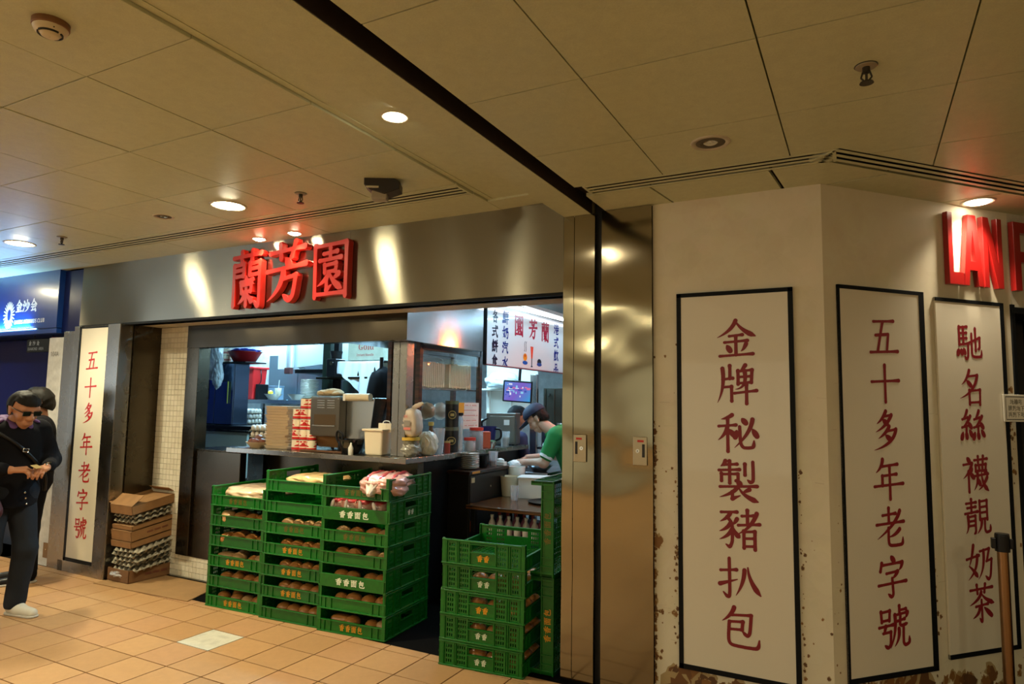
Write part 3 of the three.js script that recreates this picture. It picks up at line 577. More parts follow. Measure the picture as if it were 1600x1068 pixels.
sprinkler([0.043, YR, -2.404], 'dark fire sprinkler on the right ceiling');
{
  const t = thing('security_camera', 'dark boxy security camera under the left ceiling', 'camera', [-2.329, YL, -2.846], 0.5);
  const s = new THREE.Shape([[-0.09, 0], [0.07, 0], [0.1, -0.02], [0.1, -0.055], [0.02, -0.085], [-0.06, -0.06], [-0.09, -0.035]].map((p) => new THREE.Vector2(...p)));
  obj('hood', new THREE.ExtrudeGeometry(s, { depth: 0.1, bevelEnabled: true, bevelThickness: 0.004, bevelSize: 0.003, bevelSegments: 1 }).translate(0, 0, -0.05), std(0.012, 0.008, 0.006, 0.4), t);
  obj('lens_housing', rb(0.085, 0.05, 0.07, -0.01, -0.09, 0.012, 0.008), std(0.3, 0.26, 0.19, 0.4), t);
  obj('mirror_strip', rb(0.07, 0.012, 0.004, -0.045, -0.05, 0.056, 0.002), std(0.7, 0.68, 0.6, 0.15, { metalness: 1 }), t);
}
// ---------------------------------------------------------------- red characters on the fascia
const redSign = phys(0.48, 0.012, 0.006, 0.36, { clearcoat: 0.4, clearcoatRoughness: 0.2 });
for (const [ch, x, y, sx, sy, label] of [
  ['蘭', -4.215, 2.487, 0.36, 0.44, 'solid red Chinese character on the steel fascia, leftmost of three'],
  ['芳', -3.79, 2.51, 0.43, 0.45, 'solid red Chinese character on the steel fascia, middle of three'],
  ['園', -3.355, 2.49, 0.37, 0.41, 'solid red Chinese character in a square frame, rightmost on the fascia'],
]) {
  const o = obj('sign_character', solidGlyph(ch, 1, 0.045, 1.0).map((g) => g.scale(sx, sy, 1)), redSign);
  o.position.set(x, y, -3.592); tag(o, label, 'sign letter', undefined);
}
// ---------------------------------------------------------------- red block letters on the chamfered wall
{
  const H = 0.395;
  const L = (s) => new THREE.Shape(s.map((p) => new THREE.Vector2(...p)));
  const A = L([[0, 0], [0.036, 0], [0.046, 0.085], [0.104, 0.085], [0.114, 0], [0.15, 0], [0.104, H], [0.046, H]]);
  A.holes.push(new THREE.Path([[0.053, 0.135], [0.075, 0.31], [0.097, 0.135]].map((p) => new THREE.Vector2(...p))));
  const specs = [
    ['L', L([[0, 0], [0.108, 0], [0.108, 0.066], [0.033, 0.066], [0.033, H], [0, H]]), 0.84, 'red block letter L, first on the white wall'],
    ['A', A, 0.951, 'red block letter A between L and N'],
    ['N', L([[0, 0], [0.036, 0], [0.036, 0.26], [0.106, 0], [0.15, 0], [0.15, H], [0.114, H], [0.114, 0.14], [0.044, H], [0, H]]), 1.11, 'red block letter N after the A'],
    ['F', L([[0, 0], [0.052, 0], [0.052, 0.165], [0.12, 0.165], [0.12, 0.225], [0.052, 0.225], [0.052, H - 0.06], [0.14, H - 0.06], [0.14, H], [0, H]]), 1.358, 'red block letter F cut off by the right edge'],
    ['O', L([[0, 0], [0.15, 0], [0.15, H], [0, H]]), 1.6, 'red block letter beyond the right edge'],
  ];
  for (const [ch, shape, s, label] of specs.slice(0, 4)) {
    const o = obj('sign_letter', new THREE.ExtrudeGeometry(shape, { depth: 0.026, bevelEnabled: true, bevelThickness: 0.002, bevelSize: 0.001, bevelSegments: 1 }), M.redPaint);
    o.position.set(CORNER[0] + T3[0] * s + N3[0] * 0.006, 2.228, CORNER[1] + T3[1] * s + N3[1] * 0.006); o.rotation.y = ANG3;
    tag(o, label, 'sign letter');
  }
}
// ---------------------------------------------------------------- tall panels with red brush characters
function signPanel(name, label, w, h, chars, ys, cx, size, pos, turn, borders, bw = 0.024, red = '#7c0c18') {
  const t = thing(name, label, 'sign', pos, turn);
  obj('board', rspan(0, w, 0, h, 0, 0.012, 0.002), M.whiteGloss, t);
  const [l, r, b, tp] = borders, k = 0.0145;
  const strips = [];
  if (tp) obj('border', rspan(0, w, h - tp, h, 0.0, k, 0.001), M.blackPaint, t);
  if (b) obj('border', rspan(0, w, 0, b, 0.0, k, 0.001), M.blackPaint, t);
  if (l) obj('border', rspan(0, l, 0, h, 0.0, k, 0.001), M.blackPaint, t);
  if (r) obj('border', rspan(w - r, w, 0, h, 0.0, k, 0.001), M.blackPaint, t);
  const y1 = Math.max(...ys) + 0.14, y0 = Math.min(...ys) - 0.14, S = 1000, W = 0.32;
  const tx = clearTex(Math.round(W * S), Math.round((y1 - y0) * S), (c, CW, CH) => { [...chars].forEach((ch, i) => brush(c, ch, CW / 2, (y1 - ys[i]) * S, size * S, red, 0.95, 1)); });
  obj('lettering', sheet(W, y1 - y0, cx, (y0 + y1) / 2, 0.0132), printMat(tx, { roughness: 0.5 }), t, true);
  return t;
}
signPanel('vertical_sign', 'white board in a black frame, seven red characters, on the flat wall beside the column', 0.589, 1.968, '金牌秘製豬扒包', [1.902, 1.667, 1.415, 1.172, 0.93, 0.683, 0.443].map((y) => y - 0.192), 0.309, 0.205, [-0.887, 0.192, -3.62], 0, [0.024, 0.024, 0.026, 0.022]);
const on3 = (s, y, d = 0.001) => [CORNER[0] + T3[0] * s + N3[0] * d, y, CORNER[1] + T3[1] * s + N3[1] * d];
signPanel('vertical_sign', 'tall white panel with seven red characters, middle of the three on the right walls', 0.585, 1.928, '五十多年老字號', [1.92, 1.682, 1.442, 1.201, 0.96, 0.723, 0.481].map((y) => y - 0.242), 0.292, 0.205, on3(0.078, 0.242), ANG3, [0.01, 0.036, 0.026, 0.02]);
signPanel('vertical_sign', 'tall white panel with seven red characters under the block letters, rightmost', 0.525, 1.868, '馳名絲襪靚奶茶', [1.918, 1.673, 1.456, 1.21, 0.988, 0.75, 0.546].map((y) => y - 0.283), 0.24, 0.195, on3(0.748, 0.283), ANG3, [0, 0.03, 0.024, 0.02]);
signPanel('vertical_sign', 'tall narrow white sign with seven red characters on the left pillar', 0.435, 2.09, '五十多年老字號', [1.879, 1.636, 1.405, 1.133, 0.88, 0.645, 0.397].map((y) => y - 0.096), 0.225, 0.185, [-6.379, 0.096, -3.556], 0, [0.03, 0, 0.03, 0.012], 0.02, '#b01a1e');
// small framed notice
{
  const t = thing('notice', 'small square white notice in a black line frame on the door post', 'notice', on3(1.222, 1.49, 0.016), ANG3);
  obj('plate', rspan(0, 0.19, 0, 0.15, 0, 0.008, 0.002), std(0.6, 0.57, 0.48, 0.5), t);
  const tx = canvasTex(380, 300, (c, W, H) => { c.fillStyle = '#c9c3b0'; c.fillRect(0, 0, W, H); c.strokeStyle = '#151515'; c.lineWidth = 9; c.strokeRect(22, 22, W - 44, H - 44); [['地鐵站', 78], ['請到地下', 150], ['再到下站', 222]].forEach(([s, y]) => [...s].forEach((ch, i) => brush(c, ch, W / 2 + (i - (s.length - 1) / 2) * 68, y, 60, '#55513f', 1.2))); });
  obj('print', sheet(0.186, 0.146, 0.095, 0.075, 0.0092), std(1, 1, 1, 0.5, { map: tx }), t, true);
}
// ---------------------------------------------------------------- lock plates on the column
function lockPlate(x, label, flip) {
  const t = thing('lock_plate', label, 'lock plate', [x, 1.222, -3.597]);
  const s = flip ? -1 : 1;
  obj('plate', rspan(0, 0.08, 0, 0.155, 0, 0.005, 0.003), std(0.4, 0.34, 0.24, 0.3, { metalness: 1 }), t);
  obj('pull_slot', rb(0.016, 0.072, 0.004, 0.04 - s * 0.02, 0.08, 0.0045, 0.002), M.black, t);
  obj('keyhole', [cyl(0.011, 0.011, 0.006, 0, 0, 0, 20).rotateX(Math.PI / 2).translate(0.04 + s * 0.012, 0.078, 0.006)], M.chrome, t);
  obj('key_slot', rb(0.003, 0.009, 0.002, 0.04 + s * 0.012, 0.078, 0.0092, 0.0005), M.black, t);
  obj('red_label', rb(0.036, 0.012, 0.002, 0.04 - s * 0.004, 0.132, 0.0055, 0.0005), std(0.5, 0.02, 0.015, 0.5), t);
}
lockPlate(-1.485, 'steel lock plate with a red label on the narrow left strip of the column', false);
lockPlate(-1.13, 'steel lock plate with a red label on the wide right strip of the column', true);
// ---------------------------------------------------------------- blue shop on the left
{
  const blue = phys(0.004, 0.045, 0.27, 0.3, { clearcoat: 0.5, clearcoatRoughness: 0.15 }), navy = phys(0.002, 0.007, 0.075, 0.3, { specularIntensity: 0.4 });
  const t = thing('shop_fascia', 'deep blue shop fascia with a white sunburst logo over a glowing strip', 'shop sign', [-8.6, 2.157, -3.56]);
  obj('panel', rspan(0, 1.79, 0.05, 0.62, -0.1, 0, 0.003), blue, t);
  obj('valance', rspan(0, 1.79, 0, 0.045, -0.1, -0.004, 0.003), blue, t);
  obj('end_return', rspan(1.79, 2.095, 0.005, 0.6, -0.2, -0.05, 0.003), navy, t);
  const strip = obj('light_strip', rspan(0.0, 1.45, 0.045, 0.056, -0.002, 0.012, 0.002), glowing(0.35, 0.75, 1, 5), t);
  const tx = clearTex(900, 420, (c) => {
    c.fillStyle = '#e6e8ee'; c.strokeStyle = '#e6e8ee';
    for (let k = 0; k < 22; k++) { const a = k / 22 * 6.283; c.beginPath(); c.ellipse(130 + Math.cos(a) * 78, 210 + Math.sin(a) * 110, 48, 10, Math.atan2(Math.sin(a) * 1.4, Math.cos(a)), 0, 7); c.fill(); }
    [...'金沙会'].forEach((ch, i) => brush(c, ch, 330 + i * 150, 120, 140, '#e6e8ee', 1.5));
    c.font = 'bold 62px sans-serif'; c.fillText('SANDS REWARDS CLUB', 250, 320, 620);
  });
  obj('logo', sheet(0.8, 0.373, 1.21, 0.21, 0.0015), printMat(tx, { roughness: 0.4 }), t, true);
  rectLight([0.25, 0.6, 1], 220, 1.3, 0.03, [-7.92, 2.225, -3.535], [-7.92, 2.5, -3.58]);
  struct('wall_shopfront', [span(-12, -6.9, 0.0, 2.16, -4.6, -4.5), span(-12, -6.9, 2.16, 2.77, -4.5, -3.7)], navy);
  // dark backlit display sheet behind the man
  const d = thing('display_window', 'dark navy glass shop window behind the walking man', 'shop window', [-8.6, 0, -3.9]);
  obj('glass_sheet', rspan(0, 1.68, 0.3, 2.15, 0, 0.02, 0.002), navy, d);
  obj('plinth', rspan(0, 1.68, 0, 0.3, -0.02, 0.03, 0.003), std(0.02, 0.028, 0.05, 0.4), d);
  const h = thing('hanging_sign', 'small dark hanging sign with pale lettering under the blue fascia', 'hanging sign', [-7.42, 1.985, -3.62]);
  obj('board', rspan(0, 0.43, 0, 0.13, -0.03, 0, 0.002), M.blackPaint, h);
  obj('red_end', rspan(0.435, 0.53, 0, 0.14, -0.03, 0.002, 0.002), std(0.16, 0.012, 0.012, 0.4), h);
  const hx = clearTex(430, 130, (c) => { c.fillStyle = '#8f949c'; c.font = '38px sans-serif'; c.fillText('DIAMOND  AREA', 20, 110, 380); [...'金沙会'].forEach((ch, i) => brush(c, ch, 60 + i * 70, 40, 48, '#8f949c', 1.2)); });
  obj('lettering', sheet(0.43, 0.13, 0.215, 0.065, 0.001), printMat(hx), h, true);
  for (const x of [0.1, 0.42]) obj('hanger', bar([x, 0.13, -0.015], [x, 0.168, -0.015], 0.004), M.plasticBlack, h);
  const nx = clearTex(256, 96, (c) => { c.fillStyle = '#55504a'; c.font = '78px sans-serif'; c.fillText('104A', 10, 78, 240); });
  const n = obj('unit_number', sheet(0.2, 0.075), printMat(nx), scene, true); n.position.set(-6.775, 1.955, -3.5588); tag(n, 'grey unit number on the white door post', 'number');
  const s = thing('switch_plate', 'small bronze switch plate low on the white door post', 'switch plate', [-6.73, 0.075, -3.56]);
  obj('plate', rspan(0, 0.1, 0, 0.135, 0, 0.006, 0.002), std(0.22, 0.13, 0.06, 0.4, { metalness: 0.7 }), s);
  obj('screw', [cyl(0.008, 0.008, 0.004, 0, 0, 0, 14).rotateX(Math.PI / 2).translate(0.05, 0.075, 0.0075)], M.chrome, s);
}
// ---------------------------------------------------------------- queue post
{
  const t = thing('queue_post', 'worn brass coloured belt barrier post before the rightmost panel', 'barrier post', [0.575, 0, -4.0]);
  obj('pole', [cyl(0.0235, 0.0235, 0.86, 0, 0.45, 0, 28)], std(0.3, 0.17, 0.08, 0.32, { metalness: 1, roughnessMap: rep(T.roughSoft, 3, 1) }), t);
  obj('base', lathe([[0.001, 0.03], [0.05, 0.028], [0.14, 0.012], [0.15, 0], [0.001, 0]], 36), std(0.1, 0.08, 0.06, 0.4, { metalness: 0.8 }), t);
  obj('belt_head', [cyl(0.031, 0.031, 0.075, 0, 0.915, 0, 24), cyl(0.029, 0.031, 0.01, 0, 0.957, 0, 24)], M.plasticBlack, t);
  obj('clip', rb(0.02, 0.05, 0.03, -0.036, 0.915, 0.008, 0.004), M.plasticBlack, t); obj('clip', rb(0.016, 0.046, 0.024, 0.036, 0.915, -0.004, 0.004), M.plasticBlack, t);
}

// ---------------------------------------------------------------- shop windows behind the viewer, unseen, added for fill light
for (const [x, z, w, turn, c, k] of [[-7.5, 6.18, 5, Math.PI, NEUTRAL, 0.5], [-1.5, 6.18, 5, Math.PI, NEUTRAL, 0.5], [3.6, 6.18, 3.4, Math.PI, NEUTRAL, 0.6], [-11.98, 2.4, 4, Math.PI / 2, [0.75, 0.9, 1], 2.2]]) {
  const t = thing('fill_window', 'unseen shop window added behind the viewer for fill light', 'shop window', [x, 0.3, z], turn, 'unseen windows added behind the viewer for fill light');
  obj('lit_pane', rspan(-w / 2, w / 2, 0, 2.1, 0, 0.01, 0.002), glowing(...c, k * 0.6), t);
  for (const sx of [-w / 2, 0, w / 2]) obj('mullion', rspan(sx - 0.03, sx + 0.03, 0, 2.1, 0.005, 0.04, 0.003), M.plasticBlack, t);
  const dx = Math.sin(turn), dz = Math.cos(turn);
  rectLight(c, k, w, 2.1, [x + dx * 0.06, 1.35, z + dz * 0.06], [x + dx * 3, 1.35, z + dz * 3]);
}
// ---------------------------------------------------------------- green bread crates
const CW = 0.545, CD = 0.54, CH = 0.1485;
const ORD = ['bottom', 'second', 'third', 'fourth', 'fifth', 'sixth', 'top'];
const nth = (i, n) => (i === 0 ? 'bottom' : i === n - 1 ? 'top' : ['', 'second', 'third', 'fourth', 'fifth', 'sixth'][i] + ' from bottom');
const crateGeo = {};
{
  const w = CW / 2, d = CD / 2, lip = 0.082, H = CH - 0.004;
  const long = (s) => {
    const g = [rspan(-w + 0.02, w - 0.02, 0.004, lip, d - 0.012, d - 0.006, 0.001), rspan(-w, w, lip - 0.008, lip, d - 0.014, d + 0.002, 0.002), rspan(-w, w, 0, 0.009, d - 0.014, d + 0.004, 0.002)];
    for (const x of [-0.215, -0.165, 0.165, 0.215]) g.push(span(x - 0.003, x + 0.003, 0.006, lip - 0.004, d - 0.01, d + 0.001));
    return g.map((q) => (s < 0 ? q.rotateY(Math.PI) : q));
  };
  const smooth = [rspan(-w + 0.012, w - 0.012, 0.004, lip + 0.004, d - 0.01, d + 0.004, 0.003)];
  const end = (s) => {
    const sh = new THREE.Shape([[-d, 0], [d, 0], [d, H - 0.004], [-d, H - 0.004]].map((p) => new THREE.Vector2(...p)));
    const hole = (x0, x1, y0, y1) => sh.holes.push(new THREE.Path([[x0, y0], [x0, y1], [x1, y1], [x1, y0]].map((p) => new THREE.Vector2(...p))));
    hole(-0.075, 0.075, 0.085, 0.122);
    for (const bank of [[-0.225, 3], [-0.15, 4], [0.095, 4], [0.186, 3]]) for (let k = 0; k < bank[1]; k++) for (let j = 0; j < 4; j++) { const x = bank[0] + k * 0.0145; hole(x, x + 0.0075, 0.02 + j * 0.028, 0.037 + j * 0.028); }
    const g = [new THREE.ExtrudeGeometry(sh, { depth: 0.005, bevelEnabled: false }).translate(0, 0, w - 0.012)];
    g.push(rspan(-d, d, H - 0.01, H, w - 0.018, w + 0.003, 0.003), rspan(-d, d, 0, 0.01, w - 0.016, w + 0.004, 0.002));
    for (const x of [-0.24, -0.17, -0.16, -0.085, 0.085, 0.16, 0.172, 0.24]) g.push(span(x - 0.003, x + 0.003, 0.006, H - 0.006, w - 0.01, w + 0.001));
    g.push(span(-0.083, 0.083, 0.076, 0.082, w - 0.01, w + 0.002), span(-0.083, 0.083, 0.124, 0.129, w - 0.01, w + 0.002));
    return g.map((q) => q.rotateY(s * Math.PI / 2));
  };
  const posts = [];
  const post = (sx, sz) => [rspan(sx * w - (sx > 0 ? 0.026 : 0), sx * w + (sx > 0 ? 0 : 0.026), 0, H + 0.004, sz * d - (sz > 0 ? 0.007 : 0), sz * d + (sz > 0 ? 0 : 0.007), 0.0025), rspan(sx * w - (sx > 0 ? 0.007 : 0), sx * w + (sx > 0 ? 0 : 0.007), 0, H + 0.004, sz * d - (sz > 0 ? 0.026 : 0), sz * d + (sz > 0 ? 0 : 0.026), 0.0025)];
  const base = [];
  for (let i = 0; i <= 18; i++) base.push(span(-w + 0.01 + i * (CW - 0.024) / 18, -w + 0.014 + i * (CW - 0.024) / 18, 0.003, 0.009, -d + 0.01, d - 0.01));
  for (let i = 0; i <= 18; i++) base.push(span(-w + 0.01, w - 0.01, 0.002, 0.008, -d + 0.01 + i * (CD - 0.024) / 18, -d + 0.014 + i * (CD - 0.024) / 18));
  Object.assign(crateGeo, { front: merged(long(1)), back: merged(long(-1)), smooth: merged([long(1)[2], long(1)[1], ...smooth]), endR: merged(end(1)), endL: merged(end(-1)), base: merged(base) });
  crateGeo.posts = [[-1, -1], [1, -1], [-1, 1], [1, 1]].map((p) => merged(post(...p)));
}
const yellowText = clearTex(512, 128, (c) => { [...'香香面包'].forEach((ch, i) => brush(c, ch, 70 + i * 124, 64, 108, '#c98a12', 1.25)); });
const fadedText = clearTex(512, 128, (c) => { [...'香香面包'].forEach((ch, i) => brush(c, ch, 70 + i * 124, 64, 108, '#6b5a14', 1.1)); });
const whiteText = clearTex(640, 128, (c) => { [...'香香面包'].forEach((ch, i) => brush(c, ch, 80 + i * 160, 64, 112, '#d9e0c8', 1.7, 1.2)); });
const twoWhite = clearTex(256, 128, (c) => { [...'香香'].forEach((ch, i) => brush(c, ch, 64 + i * 128, 64, 104, '#c9d6bc', 1.6)); });
const twoYellow = clearTex(256, 128, (c) => { [...'香香'].forEach((ch, i) => brush(c, ch, 64 + i * 128, 64, 112, '#e09a12', 1.6)); });
const PR = { yellow: printMat(yellowText), faded: printMat(fadedText), white: printMat(whiteText), two: printMat(twoWhite), twoY: printMat(twoYellow) };
const printLong = sheet(0.2, 0.05), printWide = sheet(0.25, 0.05), printTwo = sheet(0.085, 0.042);
const crateTones = [M.green, phys(0.0015, 0.13, 0.008, 0.38, { map: rep(T.grain, 2.2, 2.2) }), phys(0.002, 0.175, 0.012, 0.32, { map: rep(T.grain, 3.4, 3.4) })];
function part(name, g, m, parent) { const o = new THREE.Mesh(g, m); o.name = name; o.castShadow = o.receiveShadow = true; parent.add(o); return o; }
function crate(label, group, style, endStyle, tone = 0) {
  const t = thing('bread_crate', label, 'crate', [0, 0, 0], 0, group), m = crateTones[tone];
  part('crate_base', crateGeo.base, m, t);
  const f = part('long_side', style === 'white' ? crateGeo.smooth : crateGeo.front, m, t); part('long_side', crateGeo.back, m, t);
  const e = part('end_wall', crateGeo.endR, m, t); part('end_wall', crateGeo.endL, m, t);
  crateGeo.posts.forEach((g) => part('corner_post', g, m, t));
  if (style) { const q = part('lettering', style === 'white' ? printWide : printLong, PR[style], f); q.position.set(style === 'white' ? -0.01 : 0.0, 0.042, CD / 2 + (style === 'white' ? 0.0052 : -0.0045)); }
  if (endStyle) { const q = part('lettering', printTwo, PR[endStyle], e); q.rotation.y = Math.PI / 2; q.position.set(CW / 2 - 0.0058, 0.047, 0.0); }
  return t;
}
// bread: one of each shape, then copies
const bunTop = phys(0.62, 0.25, 0.06, 0.34, { clearcoat: 0.5, clearcoatRoughness: 0.12, map: rep(T.grain, 6, 6) }), bunPale = phys(0.75, 0.43, 0.18, 0.42, { clearcoat: 0.5, clearcoatRoughness: 0.1, map: rep(T.grain, 6, 6) });
const bunGeo = [0, 1, 2].map((i) => merged(warp(lump(0.058, 0.043, 0.052, 0.06, 2.2, i * 3, 18), (v) => { if (v.y < -0.02) v.y = -0.02 - (v.y + 0.02) * -0.25; })));
const loafGeo = merged(lump(0.085, 0.042, 0.05, 0.08, 3, 5, 20, 3));
const bunProto = {};
function bread(pos, label, group, pale, long) {
  const key = (pale ? 'p' : 'g') + (long ? 'l' : 'b') + Math.floor(rnd() * 3);
  let o;
  if (!bunProto[key]) { o = obj('bread_bun', long ? loafGeo : bunGeo[+key[2]], pale ? bunPale : bunTop, scene, true); bunProto[key] = o; } else { o = bunProto[key].clone(); o.name = numbered('bread_bun'); scene.add(o); }
  o.position.set(...pos); o.rotation.y = rr(0, 6.28); const s = rr(0.92, 1.1); o.scale.set(s, s, s); tag(o, label, 'bun', group);
  return o;
}
// fills the part of a crate that shows: rows of buns along its front
function fill(c, spots, where, pale) {
  c.updateMatrixWorld(true);
  for (const [x, z, l] of spots) { const p = c.localToWorld(new THREE.Vector3(x, 0.056 + rr(0, 0.006), z)); bread(p.toArray(), `golden bread bun in the ${where}`, `buns in the ${where}`, pale ?? rnd() < 0.25, l); }
}
const fourSpots = () => [[-0.15 + rr(-0.02, 0.02), 0.19], [-0.04 + rr(-0.02, 0.02), 0.185], [0.1 + rr(-0.02, 0.02), 0.19], [0.19 + rr(-0.01, 0.01), 0.18]];
const STACKS = [
  { name: 'left stack', x: -4.177, z: -3.8, turn: 0.05, styles: ['yellow', null, 'yellow', null, null, 'faded'] },
  { name: 'middle stack', x: -3.618, z: -3.812, turn: 0.065, styles: [null, 'yellow', 'yellow', 'yellow', 'faded', null, null] },
  { name: 'right stack', x: -3.078, z: -3.822, turn: 0.075, styles: ['yellow', null, 'white', null, 'faded', 'white', 'faded'] },
];
for (const S of STACKS) S.styles.forEach((style, i) => {
  const n = S.styles.length, where = `${nth(i, n)} crate of the ${S.name}`;
  const c = crate(`green bread crate, ${nth(i, n)} of the ${S.name} before the counter${style === 'white' ? ', bold white lettering' : ''}`, 'green bread crates', style, i === n - 2 && S.x > -3.2 ? 'two' : null, Math.floor(rnd() * 3));
  c.position.set(S.x + rr(-0.004, 0.004) + (S.x > -3.2 && i > 3 ? 0.008 : 0), i * CH, S.z + rr(-0.004, 0.004)); c.rotation.y = S.turn + rr(-0.008, 0.008);
  if (i === n - 1 || (S.name === 'middle stack' && i === 5) || (S.x > -3.2 && i === 5)) return;
  if (S.name === 'middle stack') fill(c, [[-0.13, 0.17], [-0.03, 0.175], [0.07, 0.172], [0.17, 0.175]], where, i === 4);
  else { const sp = fourSpots(); if (rnd() < 0.4) sp[0][2] = true; if (S.x < -4) sp.push([-0.09, 0.1]); fill(c, sp, where); }
});
// bagged bread on top of the stacks
const bagSkin = (r, g, b) => phys(r, g, b, 0.3, { clearcoat: 0.9, clearcoatRoughness: 0.08, bumpMap: rep(T.smudge, 5, 5), bumpScale: 0.006 });
function breadBag(label, pos, turn, size, skin, slices, sliceColor, group) {
  const t = thing('bread_bag', label, 'bread bag', pos, turn, group);
  const [w, h, d] = size;
  obj('bag', lump(w / 2, h / 2, d / 2, 0.16, 4.5, pos[0] * 3, 44, 4.5).translate(0, h / 2, 0), skin, t);
  for (let k = 0; k < slices; k++) obj('loaf', lump(w / slices * 0.47, h * 0.41, d * 0.44, 0.05, 3, k, 16, 3.2).translate(-w / 2 + w * (k + 0.5) / slices, h * 0.56, 0.0), phys(...sliceColor, 0.4, { clearcoat: 0.7, clearcoatRoughness: 0.1 }), t);
  return t;
}
{
  const y1 = 5 * CH + 0.012, y2 = 6 * CH + 0.012;
  breadBag('large clear bag of pale buns filling the top crate of the left stack', [-4.165, y1, -3.77], 0.05, [0.47, 0.13, 0.42], bagSkin(0.72, 0.5, 0.32), 4, [0.75, 0.5, 0.3]);
  breadBag('flat clear bag of golden buns in the top crate of the middle stack', [-3.57, y2, -3.76], 0.065, [0.4, 0.105, 0.34], bagSkin(0.7, 0.46, 0.2), 4, [0.72, 0.44, 0.18]);
  // long pink and white bags, top crate and the one below it
  const pink = bagSkin(0.78, 0.42, 0.36), stripe = phys(0.6, 0.05, 0.05, 0.35, { clearcoat: 0.8 });
  for (const [x, z, turn, label] of [[-2.955, -3.78, 0.4, 'large red and white bread bag lying across the top crate of the right stack']]) {
    const t = thing('bread_bag', label, 'bread bag', [x, y2, z], turn);
    obj('bag', lump(0.16, 0.075, 0.24, 0.14, 5, 3, 44, 3.5).translate(0, 0.075, 0), pink, t);
    obj('stripe', [-0.09, 0.0, 0.085].map((q) => lump(0.02, 0.074, 0.225, 0.12, 5, q * 9, 20, 4).translate(q, 0.082, -0.005)), stripe, t);
    obj('twist', warp(new THREE.CylinderGeometry(0.012, 0.055, 0.1, 16, 4), (v) => { const k = 1 + 0.25 * Math.sin(Math.atan2(v.z, v.x) * 7); v.x *= k; v.z *= k; }).rotateX(1.9).translate(-0.05, 0.05, 0.25), phys(0.85, 0.72, 0.62, 0.3, { clearcoat: 0.8 }), t);
  }
  const y = 5 * CH + 0.012;
  for (let k = 0; k < 4; k++) {
    const t = thing('bread_bag', `small red and white bread bag with a twisted neck, ${['first', 'second', 'third', 'fourth'][k]} in the lettered crate`, 'bread bag', [-3.27 + k * 0.118, y, -3.625 - k * 0.008], rr(-0.12, 0.12), 'twisted bread bags in the lettered crate');
    obj('bag', lump(0.062, 0.062, 0.1, 0.16, 4, k * 2, 26, 3).translate(0, 0.06, -0.06), bagSkin(0.66, 0.36, 0.27), t);
    obj('stripe', lump(0.05, 0.022, 0.085, 0.1, 4, k, 16, 3).translate(0, 0.102, -0.05), stripe, t);
    obj('twist', warp(new THREE.CylinderGeometry(0.008, 0.045, 0.05, 14, 4), (v) => { const q = 1 + 0.25 * Math.sin(Math.atan2(v.z, v.x) * 6); v.x *= q; v.z *= q; }).rotateX(1.7 - k * 0.1).translate(0.0, 0.055, 0.04), phys(0.85, 0.72, 0.62, 0.3, { clearcoat: 0.8 }), t);
    obj('tail', lump(0.014, 0.035, 0.008, 0.2, 5, k, 12, 2.4).rotateZ(-0.4 + k * 0.25).translate(0.012 - k * 0.006, 0.088, 0.06), phys(0.85, 0.75, 0.68, 0.3, { clearcoat: 0.8 }), t);
  }
}
// short stack, end walls towards the viewer
for (let i = 0; i < 5; i++) {
  const c = crate(`green bread crate, ${nth(i, 5)} of the short stack with handles to the front`, 'green bread crates', null, [, ,][0] ?? ['two', 'twoY', 'twoY', 'two', 'twoY'][i], [0, 0, 2, 0, 2][i]);
  if (i === 1) c.children.forEach((q) => { if (q.name === 'end_wall') q.children.forEach((l) => (l.material = PR.two)); });
  c.position.set(-2.035 + [0, 0.004, 0.006, 0.012, 0.01][i], i * 0.1475, -3.745 + [0, 0, 0.004, 0.002, 0.006][i]); c.rotation.y = -Math.PI / 2 + 0.085 + rr(-0.01, 0.01);
  if (i < 4) fill(c, [[0.2, -0.19], [0.19, -0.06], [0.195, 0.05], [0.09, -0.2], [-0.03, -0.205]], `${nth(i, 5)} crate of the short stack`, false);
}
// two crates standing on end by the column
for (let i = 0; i < 2; i++) {
  const c = crate(i ? 'green bread crate standing on end, upper of two beside the steel column' : 'green bread crate standing on end, lower of two with upright yellow lettering', 'green bread crates', i ? 'faded' : 'yellow', null, i ? 0 : 1);
  c.position.set(-1.618, 0.275 + i * 0.549, -3.885 + i * 0.01); c.rotation.set(0, 0.04, Math.PI / 2);
}
